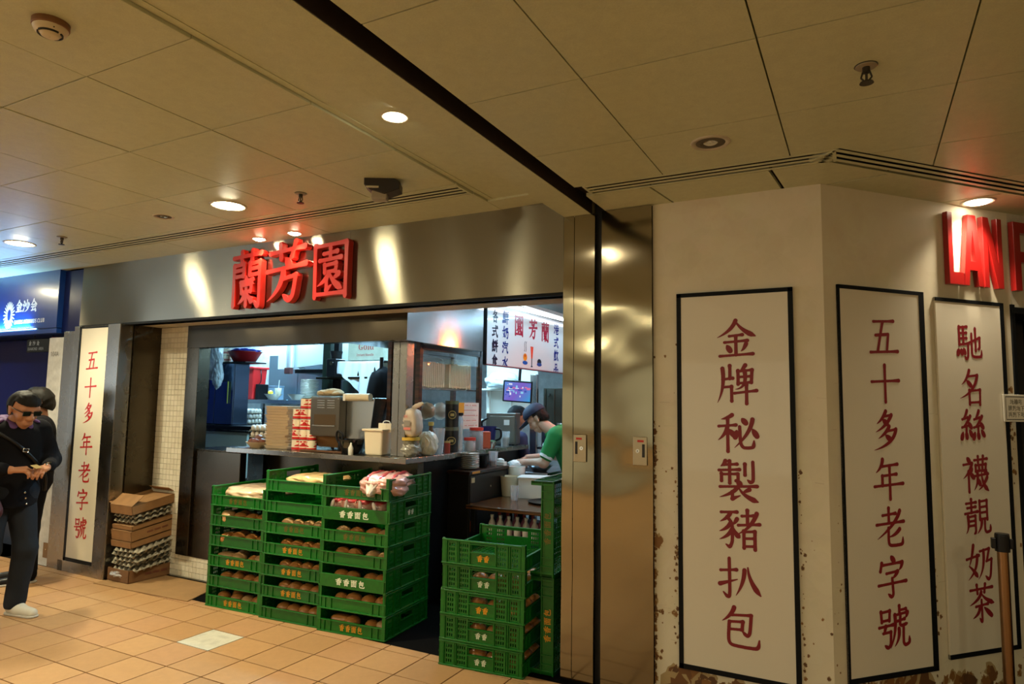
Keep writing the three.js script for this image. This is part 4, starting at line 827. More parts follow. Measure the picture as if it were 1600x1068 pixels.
// ---------------------------------------------------------------- cartons and egg trays in the recess
{
  const flat = obj('cardboard_sheet', slab([[-5.73, -3.44], [-5.1, -3.47], [-4.62, -3.5], [-4.72, -3.76], [-4.9, -3.9], [-5.72, -3.9]], 0.001, 0.006), std(0.36, 0.2, 0.075, 0.85, { map: rep(T.card, 1.5, 1.5) }));
  tag(flat, 'flattened brown cardboard sheet on the floor by the cartons', 'cardboard');
  const W = 0.29, D = 0.42, th = 0.005, px = -5.59, pz = -3.765;
  const wallsOf = (w, h, d) => [rspan(-w / 2, w / 2, 0, h, d / 2 - th, d / 2, 0.0015), rspan(-w / 2, w / 2, 0, h, -d / 2, -d / 2 + th, 0.0015), rspan(-w / 2, -w / 2 + th, 0, h, -d / 2, d / 2, 0.0015), rspan(w / 2 - th, w / 2, 0, h, -d / 2, d / 2, 0.0015)];
  const inkTex = clearTex(512, 128, (c) => { c.fillStyle = '#5a1a10'; c.font = 'bold 44px sans-serif'; for (let k = 0; k < 3; k++) c.fillRect(20 + k * 150, 40, 120, 44); c.clearRect(0, 58, 512, 5); for (let k = 0; k < 26; k++) c.clearRect(20 + k * 19, 36, 4, 60); });
  const box = (label, y, h, tilt, w, d, m, o = {}) => {
    const t = thing('carton', label, 'carton', [px + (o.x ?? 0), y, pz + (o.z ?? 0)], o.turn ?? 0); t.rotation.set(tilt, o.turn ?? 0, o.roll ?? 0, 'YXZ');
    wallsOf(w, h, d).forEach((g) => obj('side', g, m, t)); obj('bottom', rspan(-w / 2, w / 2, 0, th, -d / 2, d / 2, 0.0015), m, t);
    if (o.lid) obj('top', rspan(-w / 2, w / 2, h - th, h, -d / 2, d / 2, 0.0015), m, t);
    if (o.print) { obj('print', sheet(d * 0.6, h * 0.5).rotateY(Math.PI / 2).translate(w / 2 + 0.0008, h * 0.5, -0.05), printMat(inkTex), t, true); }
    if (o.flaps) { obj('flap', rb(w, th, 0.13, 0, 0, -0.065, 0.0015).rotateX(0.5).translate(0, h, d / 2 - 0.003), m, t); obj('flap', rb(0.1, th, d * 0.95, -0.05, 0, 0, 0.0015).rotateZ(-0.5).translate(-w / 2, h, 0), m, t); obj('flap', rb(w * 0.9, th, 0.1, 0, 0, 0.05, 0.0015).rotateX(-0.7).translate(0, h, -d / 2), m, t); }
    return t;
  };
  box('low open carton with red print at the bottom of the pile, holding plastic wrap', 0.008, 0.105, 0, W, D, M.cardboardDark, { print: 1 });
  const trayGeo = merged(surface((u, v) => { const a = Math.sin(u * Math.PI * 10), b = Math.sin(v * Math.PI * 12), e = Math.min(u, 1 - u, v, 1 - v) < 0.001 ? 0 : 1; return [(u - 0.5) * 0.28, 0.02 + 0.02 * a * b * e, (0.5 - v) * 0.4]; }, 60, 72));
  const tray = (label, pos, tilt, turn, roll = 0) => { const o = obj('egg_tray', trayGeo, M.pulp, scene, true); o.position.set(...pos); o.rotation.set(tilt, turn, roll, 'YXZ'); return tag(o, label, 'egg tray', 'empty egg trays between the cartons'); };
  const low = ['lowest', 'second', 'third', 'fourth', 'fifth'];
  for (let k = 0; k < 5; k++) tray(`grey pulp egg tray, ${low[k]} of the lower pile under the flat cartons`, [px + 0.015 + [0.01, -0.012, 0.022, 0.0, 0.03][k], 0.105 + k * 0.042, pz - 0.015 + 0.004 * k], 0.1 + 0.015 * k, [0.1, -0.05, 0.12, 0.02, 0.14][k]);
  box('flat brown carton, lowest of three between the egg tray piles', 0.318, 0.05, 0.15, W * 0.95, D * 0.95, M.cardboard, { lid: 1 });
  box('flat brown carton with faint print, middle of three between the egg tray piles', 0.374, 0.085, 0.15, W * 0.95, D * 0.95, M.cardboard, { lid: 1, print: 1 });
  box('flat brown carton, uppermost of three below the dark egg trays', 0.466, 0.035, 0.15, W * 0.95, D * 0.95, M.cardboard, { lid: 1 });
  for (let k = 0; k < 2; k++) tray(`grey pulp egg tray, ${k ? 'upper' : 'lower'} of two directly under the open top carton`, [px, 0.512 + k * 0.042, pz - 0.01], 0.16, 0.04);
  box('brown carton with raised flaps on top of the pile in the recess', 0.602, 0.075, 0.17, W * 1.03, D * 1.02, M.cardboard, { flaps: 1, lid: 1 });
  const wrap = obj('plastic_wrap', warp(lump(0.1, 0.04, 0.12, 0.6, 6, 2, 30), (v) => { v.y = Math.max(v.y, -0.03); }), phys(0.9, 0.92, 0.95, 0.08, { transmission: 0.7, thickness: 0, clearcoat: 1 })); wrap.position.set(px - 0.01, 0.07, pz + 0.12);
  tag(wrap, 'crumpled clear plastic wrap in the low open carton', 'plastic wrap');
}
// ---------------------------------------------------------------- serving counter
{
  const t = thing('service_counter', 'long stainless serving counter turning the corner above the crates', 'counter', [0, 0, 0]);
  obj('worktop', rspan(-4.77, -2.9, 1.105, 1.145, -4.56, -3.9, 0.004), M.steelPlain, t);
  obj('worktop', rspan(-3.75, -2.935, 1.107, 1.145, -5.96, -4.565, 0.004), M.steelPlain, t);
  obj('sill', rspan(-5.3, -4.775, 1.1, 1.112, -4.4, -3.93, 0.003), M.steelDark, t);
  obj('base_panel', rspan(-3.7, -3.02, 0.0, 1.1, -5.9, -4.22, 0.004), M.plasticBlack, t);
}
{ // dark drawer cabinet below the side run
  const t = thing('drawer_cabinet', 'black drawer cabinet with a brown top below the side counter', 'cabinet', [0, 0, 0]);
  const m = phys(0.01, 0.008, 0.007, 0.35);
  obj('carcass', rspan(-3.02, -2.82, 0, 0.975, -5.28, -4.645, 0.004), m, t);
  obj('top', rspan(-3.02, -2.8, 0.975, 1.0, -5.3, -4.62, 0.004), phys(0.09, 0.035, 0.015, 0.3, { map: rep(T.wood, 2, 4) }), t);
  for (const [y0, y1] of [[0.74, 0.965], [0.5, 0.73], [0.02, 0.49]]) {
    const d = obj('drawer', rspan(-2.822, -2.812, y0, y1, -5.27, -4.655, 0.003), m, t);
    if (y0 > 0.4) obj('label_card', rspan(-2.8115, -2.81, y1 - 0.06, y1 - 0.02, -4.72, -4.67, 0.0004), std(0.5, 0.42, 0.22, 0.6), d);
    obj('lock', cyl(0.008, 0.008, 0.006, 0, 0, 0, 14).rotateZ(1.57).translate(-2.81, (y0 + y1) / 2, -4.98), M.chrome, d);
  }
  obj('amber_sticker', rspan(-2.8, -2.797, 0.978, 0.996, -4.78, -4.66, 0.0004), std(0.55, 0.24, 0.03, 0.5), t);
  obj('pull_handle', rspan(-2.812, -2.8, 0.55, 0.64, -4.68, -4.66, 0.004).translate(0, -0.03, 0), std(0.5, 0.1, 0.01, 0.4), t);
}
{ // low wooden table
  const t = thing('low_table', 'low table with a glossy brown wood top beside the black cabinet', 'table', [0, 0, 0]);
  obj('tabletop', rspan(-2.79, -1.95, 0.72, 0.75, -5.5, -4.55, 0.005), phys(0.22, 0.11, 0.045, 0.22, { map: rep(T.wood, 1.2, 3) }), t);
  for (const [x, z] of [[-2.74, -4.6], [-2.0, -4.6], [-2.74, -5.45], [-2.0, -5.45]]) obj('leg', rspan(x - 0.02, x + 0.02, 0, 0.72, z - 0.02, z + 0.02, 0.003), M.plasticBlack, t);
  obj('shelf', rspan(-2.76, -1.97, 0.5, 0.52, -5.46, -4.58, 0.003), M.woodBrown, t);
}
for (let k = 0; k < 14; k++) {
  const i = k % 7, r = Math.floor(k / 7), t = thing('sauce_bottle', r ? `small red topped bottle, back row, on the shelf under the wooden table` : `small pale bottle, front row, on the shelf under the wooden table`, 'bottle', [-2.62 + i * 0.075, 0.521, -4.68 - r * 0.12], 0, r ? 'red topped bottles under the table' : 'pale bottles under the table');
  obj('body', lathe([[0.001, 0], [0.026, 0], [0.028, 0.005], [0.028, 0.09], [0.012, 0.12], [0.012, 0.135]], 16), r ? phys(0.35, 0.1, 0.16, 0.3) : phys(0.65, 0.58, 0.55, 0.3), t);
  obj('cap', cyl(0.014, 0.014, 0.02, 0, 0.143, 0, 14), r ? M.redPaint : M.plasticWhite, t);
}
// ---------------------------------------------------------------- ware on the wooden table
{
  const cup = (x, z, y, h, r, label, m = M.plasticWhite) => { const o = obj('tub', lathe([[0.001, 0], [r * 0.78, 0], [r * 0.8, 0.004], [r, h], [r * 0.96, h], [r * 0.76, 0.006], [0.001, 0.006]], 24), m); o.position.set(x, y, z); return tag(o, label, 'tub'); };
  cup(-2.74, -5.2, 0.75, 0.17, 0.085, 'tall cream plastic tub on the wooden table, nearest the black cabinet', std(0.68, 0.6, 0.42, 0.4));
  cup(-2.76, -5.36, 0.75, 0.24, 0.08, 'tall white plastic tub at the back of the wooden table');
  const t = thing('plastic_box', 'square translucent white food box on the wooden table', 'food box', [-2.5, 0.75, -5.25], 0.3);
  for (const [w, d, x, z] of [[0.3, 0.006, 0, 0.1], [0.3, 0.006, 0, -0.1], [0.006, 0.2, 0.147, 0], [0.006, 0.2, -0.147, 0]]) obj('side', rb(w, 0.17, d, x, 0.085, z, 0.002), M.plasticWhite, t);
  obj('rim', [rb(0.32, 0.01, 0.22, 0, 0.172, 0, 0.003)], M.plasticWhite, t);
  const g = obj('tumbler', lathe([[0.001, 0], [0.03, 0], [0.038, 0.12], [0.036, 0.12], [0.028, 0.008], [0.001, 0.008]], 22), M.film); g.position.set(-2.58, 0.75, -4.98); tag(g, 'empty clear plastic cup on the wooden table', 'cup');
  const tr = obj('round_tray', lathe([[0.001, 0.004], [0.15, 0.004], [0.165, 0.016], [0.17, 0.016], [0.16, 0], [0.001, 0]], 36), M.plasticBlack); tr.position.set(-2.28, 0.75, -5.0); tag(tr, 'flat black round tray at the right of the wooden table', 'tray');
}
// ---------------------------------------------------------------- things on the black cabinet
{
  const plate = lathe([[0.001, 0.003], [0.045, 0.003], [0.06, 0.008], [0.077, 0.014], [0.078, 0.017], [0.06, 0.012], [0.044, 0.007], [0.001, 0.007]], 32);
  const first = obj('saucer', plate, M.ceramic);
  for (let k = 0; k < 9; k++) {
    const o = k ? first.clone() : first; if (k) { o.name = numbered('saucer'); scene.add(o); o.userData = {}; }
    o.position.set(-2.902 + rr(-0.002, 0.002), 1.001 + k * 0.0145, -4.79 + rr(-0.002, 0.002));
    tag(o, `white saucer in the stack on the black cabinet, ${['lowest', 'second', 'third', 'fourth', 'fifth', 'sixth', 'seventh', 'eighth', 'topmost'][k]} of nine`, 'saucer', 'stacked saucers');
  }
  const t = thing('iced_tea', 'clear plastic cup with dark red tea on the black cabinet', 'cup', [-2.872, 1.0, -5.13]);
  obj('cup', lathe([[0.001, 0], [0.03, 0], [0.043, 0.125], [0.045, 0.128], [0.041, 0.125], [0.028, 0.004], [0.001, 0.004]], 24), M.film, t);
  obj('tea', lathe([[0.001, 0.006], [0.028, 0.006], [0.033, 0.05], [0.001, 0.05]], 20), phys(0.16, 0.02, 0.008, 0.1), t);
  const b = obj('dark_tumbler', lathe([[0.001, 0], [0.036, 0], [0.04, 0.1], [0.036, 0.1], [0.034, 0.01], [0.001, 0.01]], 20), M.plasticBlack); b.position.set(-2.895, 1.0, -4.99); tag(b, 'short black tumbler beside the saucers', 'cup');
  const n = thing('napkin_box', 'low white napkin box at the far corner of the black cabinet', 'napkin box', [-2.86, 1.0, -5.24]);
  obj('box', rb(0.1, 0.035, 0.06, 0, 0.018, 0, 0.004), M.plasticWhite, n); obj('napkin', lump(0.04, 0.02, 0.02, 0.2, 4, 2, 12).translate(0, 0.045, 0), M.plasticWhite, n);
}
// ---------------------------------------------------------------- on the front counter, left to right
const CT = 1.145;
{
  const t = thing('bun_bowl', 'cream paper bowl heaped with dark roast buns at the counter end', 'bowl', [-4.545, CT, -4.03]);
  obj('bowl', lathe([[0.001, 0], [0.055, 0], [0.105, 0.05], [0.1, 0.05], [0.052, 0.006], [0.001, 0.006]], 6), phys(0.62, 0.46, 0.28, 0.5), t);
  for (let k = 0; k < 6; k++) obj('bun', lump(0.036, 0.03, 0.034, 0.08, 3, k, 14).translate(Math.cos(k * 1.2) * 0.045 * (k < 5 ? 1 : 0), 0.05 + (k === 5 ? 0.03 : 0), Math.sin(k * 1.2) * 0.04), phys(0.16, 0.04, 0.015, 0.4, { clearcoat: 0.5 }), t);
}
// egg trays with eggs
{
  const egg = new THREE.SphereGeometry(0.021, 12, 10).scale(1, 1.25, 1), eggM = phys(0.72, 0.66, 0.58, 0.45);
  const base = merged(surface((u, v) => [(u - 0.5) * 0.2, 0.012 + 0.012 * Math.sin(u * 25) * Math.sin(v * 25), (0.5 - v) * 0.2], 24, 24));
  for (const [x, y0, z, n, where] of [[-4.75, CT, -4.3, 3, 'on the counter behind the paper boxes'], [-6.42, 1.258, -5.56, 3, 'beside the blue steel cabinet']]) for (let k = 0; k < n; k++) {
    const t = thing('egg_tray', `grey tray of white eggs ${where}, ${['lowest', 'second', 'third', 'topmost'][k]} one`, 'egg tray', [x, y0 + 0.004 + k * 0.058, z], 0.1 * k, 'trays of eggs ' + where);
    obj('tray', base, M.pulp, t, true);
    for (let i = 0; i < 4; i++) for (let j = 0; j < 4; j++) part('egg', egg, eggM, t).position.set((i - 1.5) * 0.05, 0.036, (j - 1.5) * 0.05);
  }
}
// stack of takeaway boxes
for (let k = 0; k < 15; k++) {
  const t = thing('takeaway_box', `cream folded takeaway box in the tall stack on the counter, ${['lowest', 'second', 'third', 'fourth', 'fifth', 'sixth', 'seventh', 'eighth', 'ninth', 'tenth', 'eleventh', 'twelfth', 'thirteenth', 'fourteenth', 'topmost'][k]}`, 'takeaway box', [-4.345 + rr(-0.006, 0.006), CT + k * 0.0235, -4.13 + rr(-0.006, 0.006)], rr(-0.08, 0.08), 'stacked takeaway boxes');
  obj('box', warp(rb(0.235, 0.022, 0.17, 0, 0.011, 0, 0.005, 2), (v) => { const q = 1 + 0.1 * (v.y / 0.022); v.x *= q; v.z *= q; v.y += 0.003 * fbm(v.x * 20, v.z * 20, k); }), std(0.6, 0.46, 0.3, 0.7), t);
  obj('rim', rb(0.262, 0.003, 0.195, 0, 0.0225, 0, 0.001), std(0.6, 0.46, 0.3, 0.7), t);
}
// milk tins
{
  const wrapT = canvasTex(256, 128, (c) => { c.fillStyle = '#ead9bd'; c.fillRect(0, 0, 256, 128); c.fillStyle = '#c2130c'; c.fillRect(0, 98, 256, 30); for (const x of [30, 158]) { c.fillRect(x, 12, 26, 18); c.fillRect(x + 34, 12, 22, 18); c.beginPath(); c.ellipse(x + 30, 84, 46, 26, 0, Math.PI, 0); c.fill(); c.beginPath(); c.ellipse(x + 34, 54, 16, 20, 0, 0, 7); c.fill(); } });
  const body = new THREE.CylinderGeometry(0.0405, 0.0405, 0.078, 28, 1, true), tinM = phys(1, 1, 1, 0.35, { map: wrapT });
  const rowsY = ['bottom', 'second', 'third', 'fourth', 'top'];
  for (let j = 0; j < 5; j++) for (let i = 0; i < 3; i++) {
    if (j === 4 && i === 0) continue;
    const t = thing('milk_tin', `red and cream milk tin in the ${rowsY[j]} row of the pile, ${['left', 'centre', 'right'][i]} column`, 'tin', [-4.135 + i * 0.0825, CT + j * 0.084, -4.07], rr(-0.5, 0.5) + (i + j) * 1.9, 'piled milk tins');
    part('label', body, tinM, t).position.y = 0.042; obj('lid', [cyl(0.041, 0.041, 0.004, 0, 0.0825, 0, 28), cyl(0.041, 0.041, 0.003, 0, 0.0015, 0, 28)], M.steelPlain, t);
  }
}
// toaster oven
{
  const t = thing('conveyor_toaster', 'boxy stainless toaster with slotted front and a roller at its right', 'toaster', [-3.79, CT, -4.19], 0.06), s = std(0.19, 0.165, 0.13, 0.32, { metalness: 1, roughnessMap: rep(T.roughSoft, 1.5, 1.5) });
  obj('housing', rspan(-0.185, 0.11, 0.12, 0.44, -0.16, 0.14, 0.006), s, t);
  obj('front_plate', rspan(-0.185, 0.11, 0.13, 0.43, 0.14, 0.148, 0.003), s, t);
  for (let k = 0; k < 4; k++) for (const x of [-0.11, -0.01]) obj('louvre', rspan(x, x + 0.075, 0.345 + k * 0.019, 0.353 + k * 0.019, 0.148, 0.153, 0.002), M.steelCool, t);
  obj('slot_window', rspan(-0.14, 0.075, 0.21, 0.295, 0.1475, 0.1495, 0.001), std(0.09, 0.055, 0.025, 0.4, { metalness: 0.5 }), t);
  obj('slot_lip', rspan(-0.145, 0.08, 0.2, 0.21, 0.148, 0.165, 0.003), M.steelCool, t);
  obj('lower_chute', warp(rspan(-0.16, 0.1, 0.03, 0.12, -0.1, 0.11, 0.004), (v) => { if (v.y < 0.06) v.z -= 0.05; }), std(0.3, 0.16, 0.06, 0.35, { metalness: 0.7 }), t);
  for (const x of [-0.17, 0.095]) for (const z of [-0.13, 0.11]) obj('leg', cyl(0.012, 0.014, 0.12, x, 0.06, z, 12), M.plasticBlack, t);
  for (const [x, y] of [[-0.172, 0.42], [0.098, 0.42], [-0.172, 0.14], [0.098, 0.14]]) obj('screw', cyl(0.005, 0.005, 0.004, 0, 0, 0, 10).rotateX(1.57).translate(x, y, 0.149), M.chrome, t);
  obj('side_wing', warp(rspan(0.112, 0.38, 0.1, 0.43, -0.15, 0.06, 0.004), (v) => { if (v.x > 0.3 && v.y < 0.3) v.x -= 0.04; }), M.steelCool, t);
  obj('roller', cyl(0.03, 0.03, 0.24, 0, 0, 0, 22).rotateZ(Math.PI / 2).translate(0.25, 0.435, 0.1), std(0.62, 0.54, 0.38, 0.5), t);
  obj('roller_bracket', rspan(0.125, 0.15, 0.405, 0.46, 0.07, 0.13, 0.003), M.plasticWhite, t);
  const tw = obj('folded_towel', [lump(0.1, 0.035, 0.07, 0.18, 4, 3, 28).translate(-0.02, 0.03, 0), lump(0.06, 0.03, 0.06, 0.2, 4, 8, 24).translate(-0.11, 0.025, 0.01), lump(0.05, 0.02, 0.05, 0.25, 5, 1, 22).translate(0.06, 0.022, 0.03)], std(0.5, 0.36, 0.2, 0.95, { bumpMap: rep(T.cloth, 30, 30), bumpScale: 0.001 })); tw.position.set(-3.86, CT + 0.44, -4.2); tag(tw, 'crumpled beige towel lying on the toaster', 'towel');
  const pan = thing('coffee_pan', 'black pan with a tall loop handle beside the toaster', 'pan', [-3.5, CT, -4.015]);
  obj('pan', lathe([[0.001, 0], [0.075, 0], [0.105, 0.11], [0.1, 0.11], [0.07, 0.006], [0.001, 0.006]], 28), M.blackGloss, pan);
  obj('handle', tube([[-0.09, 0.05, 0.02], [-0.13, 0.12, 0.03], [-0.12, 0.17, 0.03], [-0.085, 0.15, 0.02], [-0.08, 0.1, 0.02]], 0.009), M.plasticBlack, pan);
  const w = thing('small_bottle', 'small white squeeze bottle in front of the black pan', 'bottle', [-3.44, CT, -3.935]);
  obj('body', lathe([[0.001, 0], [0.018, 0], [0.02, 0.05], [0.008, 0.075], [0.004, 0.09], [0.001, 0.092]], 16), M.plasticWhite, w);
  const cb = obj('cutting_board', rspan(-3.99, -3.45, CT + 0.001, CT + 0.014, -4.02, -3.96, 0.003), std(0.3, 0.15, 0.06, 0.6, { map: rep(T.wood, 2, 4) })); tag(cb, 'thin brown wooden board along the counter edge by the toaster', 'board');
}
// white tub of tissue and tongs
{
  const t = thing('white_tub', 'translucent white square tub full of packets beside the steel post', 'tub', [-3.27, CT, -4.05], 0.08);
  obj('tub', warp(rb(0.17, 0.19, 0.16, 0, 0.095, 0, 0.018, 3), (v) => { const q = 0.88 + 0.12 * v.y / 0.19; v.x *= q; v.z *= q; }), phys(0.72, 0.62, 0.46, 0.4), t);
  obj('rim', [rb(0.19, 0.016, 0.18, 0, 0.19, 0, 0.006, 2)], phys(0.74, 0.64, 0.48, 0.35), t);
  for (let k = 0; k < 5; k++) obj('packet', rb(0.045, 0.07, 0.008, 0.005 + k * 0.018, 0.205, -0.02 + 0.012 * k, 0.003).rotateY(0.1 * k), std(0.74, 0.66, 0.52, 0.5), t);
  obj('clip', tube([[0.02, 0.19, -0.03], [0.02, 0.25, -0.03], [0.075, 0.25, -0.03], [0.075, 0.19, -0.03]], 0.004), M.plasticWhite, t);
}
// knotted carrier bags
{
  const bagM = phys(0.74, 0.62, 0.5, 0.4, { transmission: 0.2, thickness: 0, bumpMap: rep(T.smudge, 8, 8), bumpScale: 0.008 });
  const t = thing('carrier_bag', 'pinkish knotted carrier bag resting on the yellow lidded tub', 'carrier bag', [-3.0, CT + 0.143, -4.09]);
  obj('bag', warp(lump(0.075, 0.105, 0.06, 0.1, 4, 2, 34, 4).translate(0, 0.108, 0), (v) => { v.x *= 1 + 0.12 * Math.sin(v.y * 20); }), bagM, t);
  obj('ear', lump(0.07, 0.022, 0.014, 0.3, 6, 3, 20).scale(0.8, 0.8, 0.8).rotateZ(0.35).translate(0.055, 0.235, 0), bagM, t); obj('ear', lump(0.055, 0.026, 0.014, 0.3, 6, 9, 20).scale(0.8, 0.8, 0.8).rotateZ(0.9).translate(-0.075, 0.2, 0), bagM, t);
  const pt = clearTex(160, 256, (c) => { c.fillStyle = '#d4786c'; c.font = 'bold 54px sans-serif'; c.fillText('DK', 10, 60); c.fillStyle = '#8d8478'; c.fillRect(16, 100, 120, 80); c.fillStyle = '#d4786c'; c.fillRect(10, 200, 130, 36); });
  obj('print', sheet(0.075, 0.13, 0.015, 0.11, 0.068), printMat(pt), t, true);
  const t2 = thing('food_tub', 'clear bagged tub with a yellow lid standing on the counter corner', 'tub', [-3.0, CT, -4.09]);
  obj('tub', lathe([[0.001, 0], [0.055, 0], [0.066, 0.12], [0.001, 0.12]], 24), phys(0.12, 0.1, 0.06, 0.3), t2);
  obj('lid', cyl(0.07, 0.07, 0.022, 0, 0.131, 0, 28), phys(0.62, 0.4, 0.05, 0.4), t2);
  obj('wrap', warp(lump(0.082, 0.062, 0.075, 0.3, 6, 5, 36).translate(0, 0.055, 0), (v) => { v.y = Math.max(v.y, 0.001); }), phys(0.8, 0.76, 0.66, 0.2, { transmission: 0.6, thickness: 0, clearcoat: 1 }), t2);
  const t3 = thing('wrapped_pack', 'white knotted plastic parcel nearest the counter corner', 'parcel', [-2.955, CT, -4.25]);
  obj('parcel', warp(lump(0.075, 0.09, 0.065, 0.18, 5, 7, 40, 3).translate(0, 0.088, 0), (v) => { v.y = Math.max(v.y, 0.001); }), phys(0.75, 0.7, 0.58, 0.35, { clearcoat: 0.5 }), t3);
  for (let k = 0; k < 4; k++) obj('fold', tube([[-0.06 + k * 0.03, 0.03, 0.064], [-0.045 + k * 0.035, 0.1, 0.07], [0.0, 0.155, 0.045], [0.03, 0.17, 0.02]], 0.006, 6), phys(0.76, 0.72, 0.62, 0.35), t3);
}
// jars, tins and cups along the side run
{
  const tinWith = (pos, h, r, body, band, label, capC) => { const t = thing('storage_tin', label, 'tin', pos); obj('body', cyl(r, r, h, 0, h / 2, 0, 28), body, t); obj('lid', cyl(r * 1.03, r * 1.03, h * 0.14, 0, h * 1.0, 0, 28), capC, t); if (band) { const g = new THREE.CylinderGeometry(r * 1.004, r * 1.004, h * 0.5, 20, 1, true, -0.9, 1.9); part('label', g, band, t).position.y = h * 0.5; t.children[2].rotation.y = 0.6; } return t; };
  const emblem = canvasTex(128, 128, (c) => { c.fillStyle = '#0c0a08'; c.fillRect(0, 0, 128, 128); c.fillStyle = '#a58a4c'; c.beginPath(); c.arc(64, 64, 44, 0, 7); c.fill(); c.fillStyle = '#1a140c'; c.beginPath(); c.arc(64, 64, 34, 0, 7); c.fill(); c.fillStyle = '#c9ae6a'; c.fillRect(44, 50, 40, 28); });
  const em = phys(1, 1, 1, 0.4, { map: emblem }), blk = phys(0.015, 0.012, 0.01, 0.3);
  tinWith([-3.0, CT, -4.64], 0.19, 0.062, blk, em, 'black tin with a round gold emblem, lower of two stacked', phys(0.16, 0.15, 0.09, 0.4));
  tinWith([-2.995, CT + 0.205, -4.64], 0.2, 0.055, blk, em, 'black tin with a round gold emblem, upper of two stacked', phys(0.13, 0.14, 0.07, 0.4));
  const jar = (pos, h, r, inside, cap, label) => { const t = thing('jar', label, 'jar', pos); obj('glass', lathe([[0.001, 0], [r, 0], [r, h * 0.88], [r * 0.8, h], [r * 0.76, h], [r * 0.95, h * 0.87], [r * 0.95, 0.005], [0.001, 0.005]], 26), M.film, t); obj('contents', cyl(r * 0.93, r * 0.93, h * 0.7, 0, h * 0.37, 0, 22), inside, t); obj('lid', cyl(r * 1.02, r * 1.02, 0.024, 0, h + 0.008, 0, 26), cap, t); };
  const red = phys(0.6, 0.03, 0.015, 0.35);
  jar([-2.975, CT, -4.9], 0.09, 0.05, std(0.6, 0.45, 0.4, 0.6), red, 'low clear jar with a red lid beside the stacked tins');
  jar([-3.0, CT, -5.05], 0.17, 0.06, std(0.05, 0.03, 0.02, 0.5), red, 'taller dark filled jar with a red lid on the side counter');
  jar([-3.03, CT, -4.78], 0.3, 0.05, std(0.45, 0.32, 0.14, 0.6), M.plasticBlack, 'tall clear jar of pale brown powder behind the red lidded jars');
  const tb = thing('tall_tumbler', 'tall clear plastic tumbler beside the white parcel', 'cup', [-2.975, CT, -4.43]);
  obj('cup', lathe([[0.001, 0], [0.034, 0], [0.05, 0.2], [0.047, 0.2], [0.032, 0.006], [0.001, 0.006]], 24), M.film, tb);
  const sm = thing('small_tin', 'small red and gold tin between the tumbler and the black tins', 'tin', [-2.955, CT, -4.52]);
  obj('body', cyl(0.024, 0.024, 0.085, 0, 0.0425, 0, 20), phys(0.35, 0.04, 0.02, 0.4), sm); obj('lid', cyl(0.025, 0.025, 0.014, 0, 0.09, 0, 20), phys(0.6, 0.4, 0.15, 0.3, { metalness: 0.6 }), sm);
  const br = thing('sauce_bottle', 'brown sauce bottle with a yellow cap behind the parcel', 'bottle', [-3.02, CT, -4.38]);
  obj('body', lathe([[0.001, 0], [0.036, 0], [0.036, 0.13], [0.016, 0.19], [0.016, 0.22]], 20), phys(0.12, 0.05, 0.02, 0.2), br); obj('cap', cyl(0.022, 0.022, 0.03, 0, 0.235, 0, 18), phys(0.6, 0.42, 0.1, 0.4), br); obj('label', cyl(0.0365, 0.0365, 0.06, 0, 0.08, 0, 20), phys(0.5, 0.3, 0.2, 0.5), br);
  const pack = obj('spice_packet', rb(0.09, 0.15, 0.05, 0, 0.075, 0, 0.008, 2), phys(0.5, 0.08, 0.03, 0.4)); pack.position.set(-3.02, CT, -5.24); pack.rotation.y = 0.7; tag(pack, 'upright red and yellow packet behind the dark jar', 'packet');
  const mug = thing('blue_jug', 'dark blue plastic jug with a black handle at the middle of the side counter', 'jug', [-3.09, CT, -5.42]);
  obj('body', lathe([[0.001, 0], [0.055, 0], [0.078, 0.19], [0.074, 0.19], [0.052, 0.006], [0.001, 0.006]], 26), phys(0.01, 0.012, 0.1, 0.35), mug);
  obj('handle', tube([[0.07, 0.17, 0], [0.125, 0.16, 0], [0.13, 0.09, 0], [0.06, 0.05, 0]], 0.01), M.plasticBlack, mug);
  const sb = thing('steel_bowl', 'small steel bowl of greens in front of the blue jug', 'bowl', [-2.99, CT, -5.3]);
  obj('bowl', lathe([[0.001, 0], [0.03, 0], [0.05, 0.06], [0.048, 0.06], [0.028, 0.004], [0.001, 0.004]], 22), M.steelPlain, sb); obj('greens', lump(0.042, 0.016, 0.042, 0.3, 6, 2, 16).translate(0, 0.055, 0), std(0.03, 0.08, 0.02, 0.8), sb);
  const cf = thing('milk_tea', 'clear cup of milky brown tea beside the blue jug', 'cup', [-3.01, CT, -5.6]);
  obj('cup', lathe([[0.001, 0], [0.036, 0], [0.047, 0.14], [0.045, 0.14], [0.034, 0.005], [0.001, 0.005]], 22), M.film, cf); obj('tea', lathe([[0.001, 0.007], [0.033, 0.007], [0.04, 0.085], [0.001, 0.085]], 20), phys(0.3, 0.13, 0.045, 0.3), cf);
}
// cashier machine on the side run
{
  const t = thing('coffee_machine', 'grey metal box machine with a paper slip at the far end of the side counter', 'machine', [-3.14, CT, -5.8], 0.25);
  obj('body', rb(0.3, 0.3, 0.2, 0, 0.16, 0, 0.008, 2), std(0.16, 0.15, 0.13, 0.4, { metalness: 0.6 }), t); obj('face', rb(0.25, 0.25, 0.008, 0.012, 0.155, 0.102, 0.003), std(0.2, 0.19, 0.16, 0.4, { metalness: 0.6 }), t);
  obj('paper_slip', rb(0.055, 0.05, 0.002, 0.06, 0.22, 0.1075, 0.0005), M.plasticWhite, t); obj('hose', tube([[-0.13, 0.26, 0.09], [-0.19, 0.22, 0.1], [-0.17, 0.12, 0.1], [-0.13, 0.06, 0.1]], 0.012), M.plasticBlack, t);
  for (const x of [-0.12, 0.12]) for (const z of [-0.08, 0.08]) obj('foot', cyl(0.012, 0.012, 0.02, x, 0.005, z, 10), M.plasticBlack, t);
}
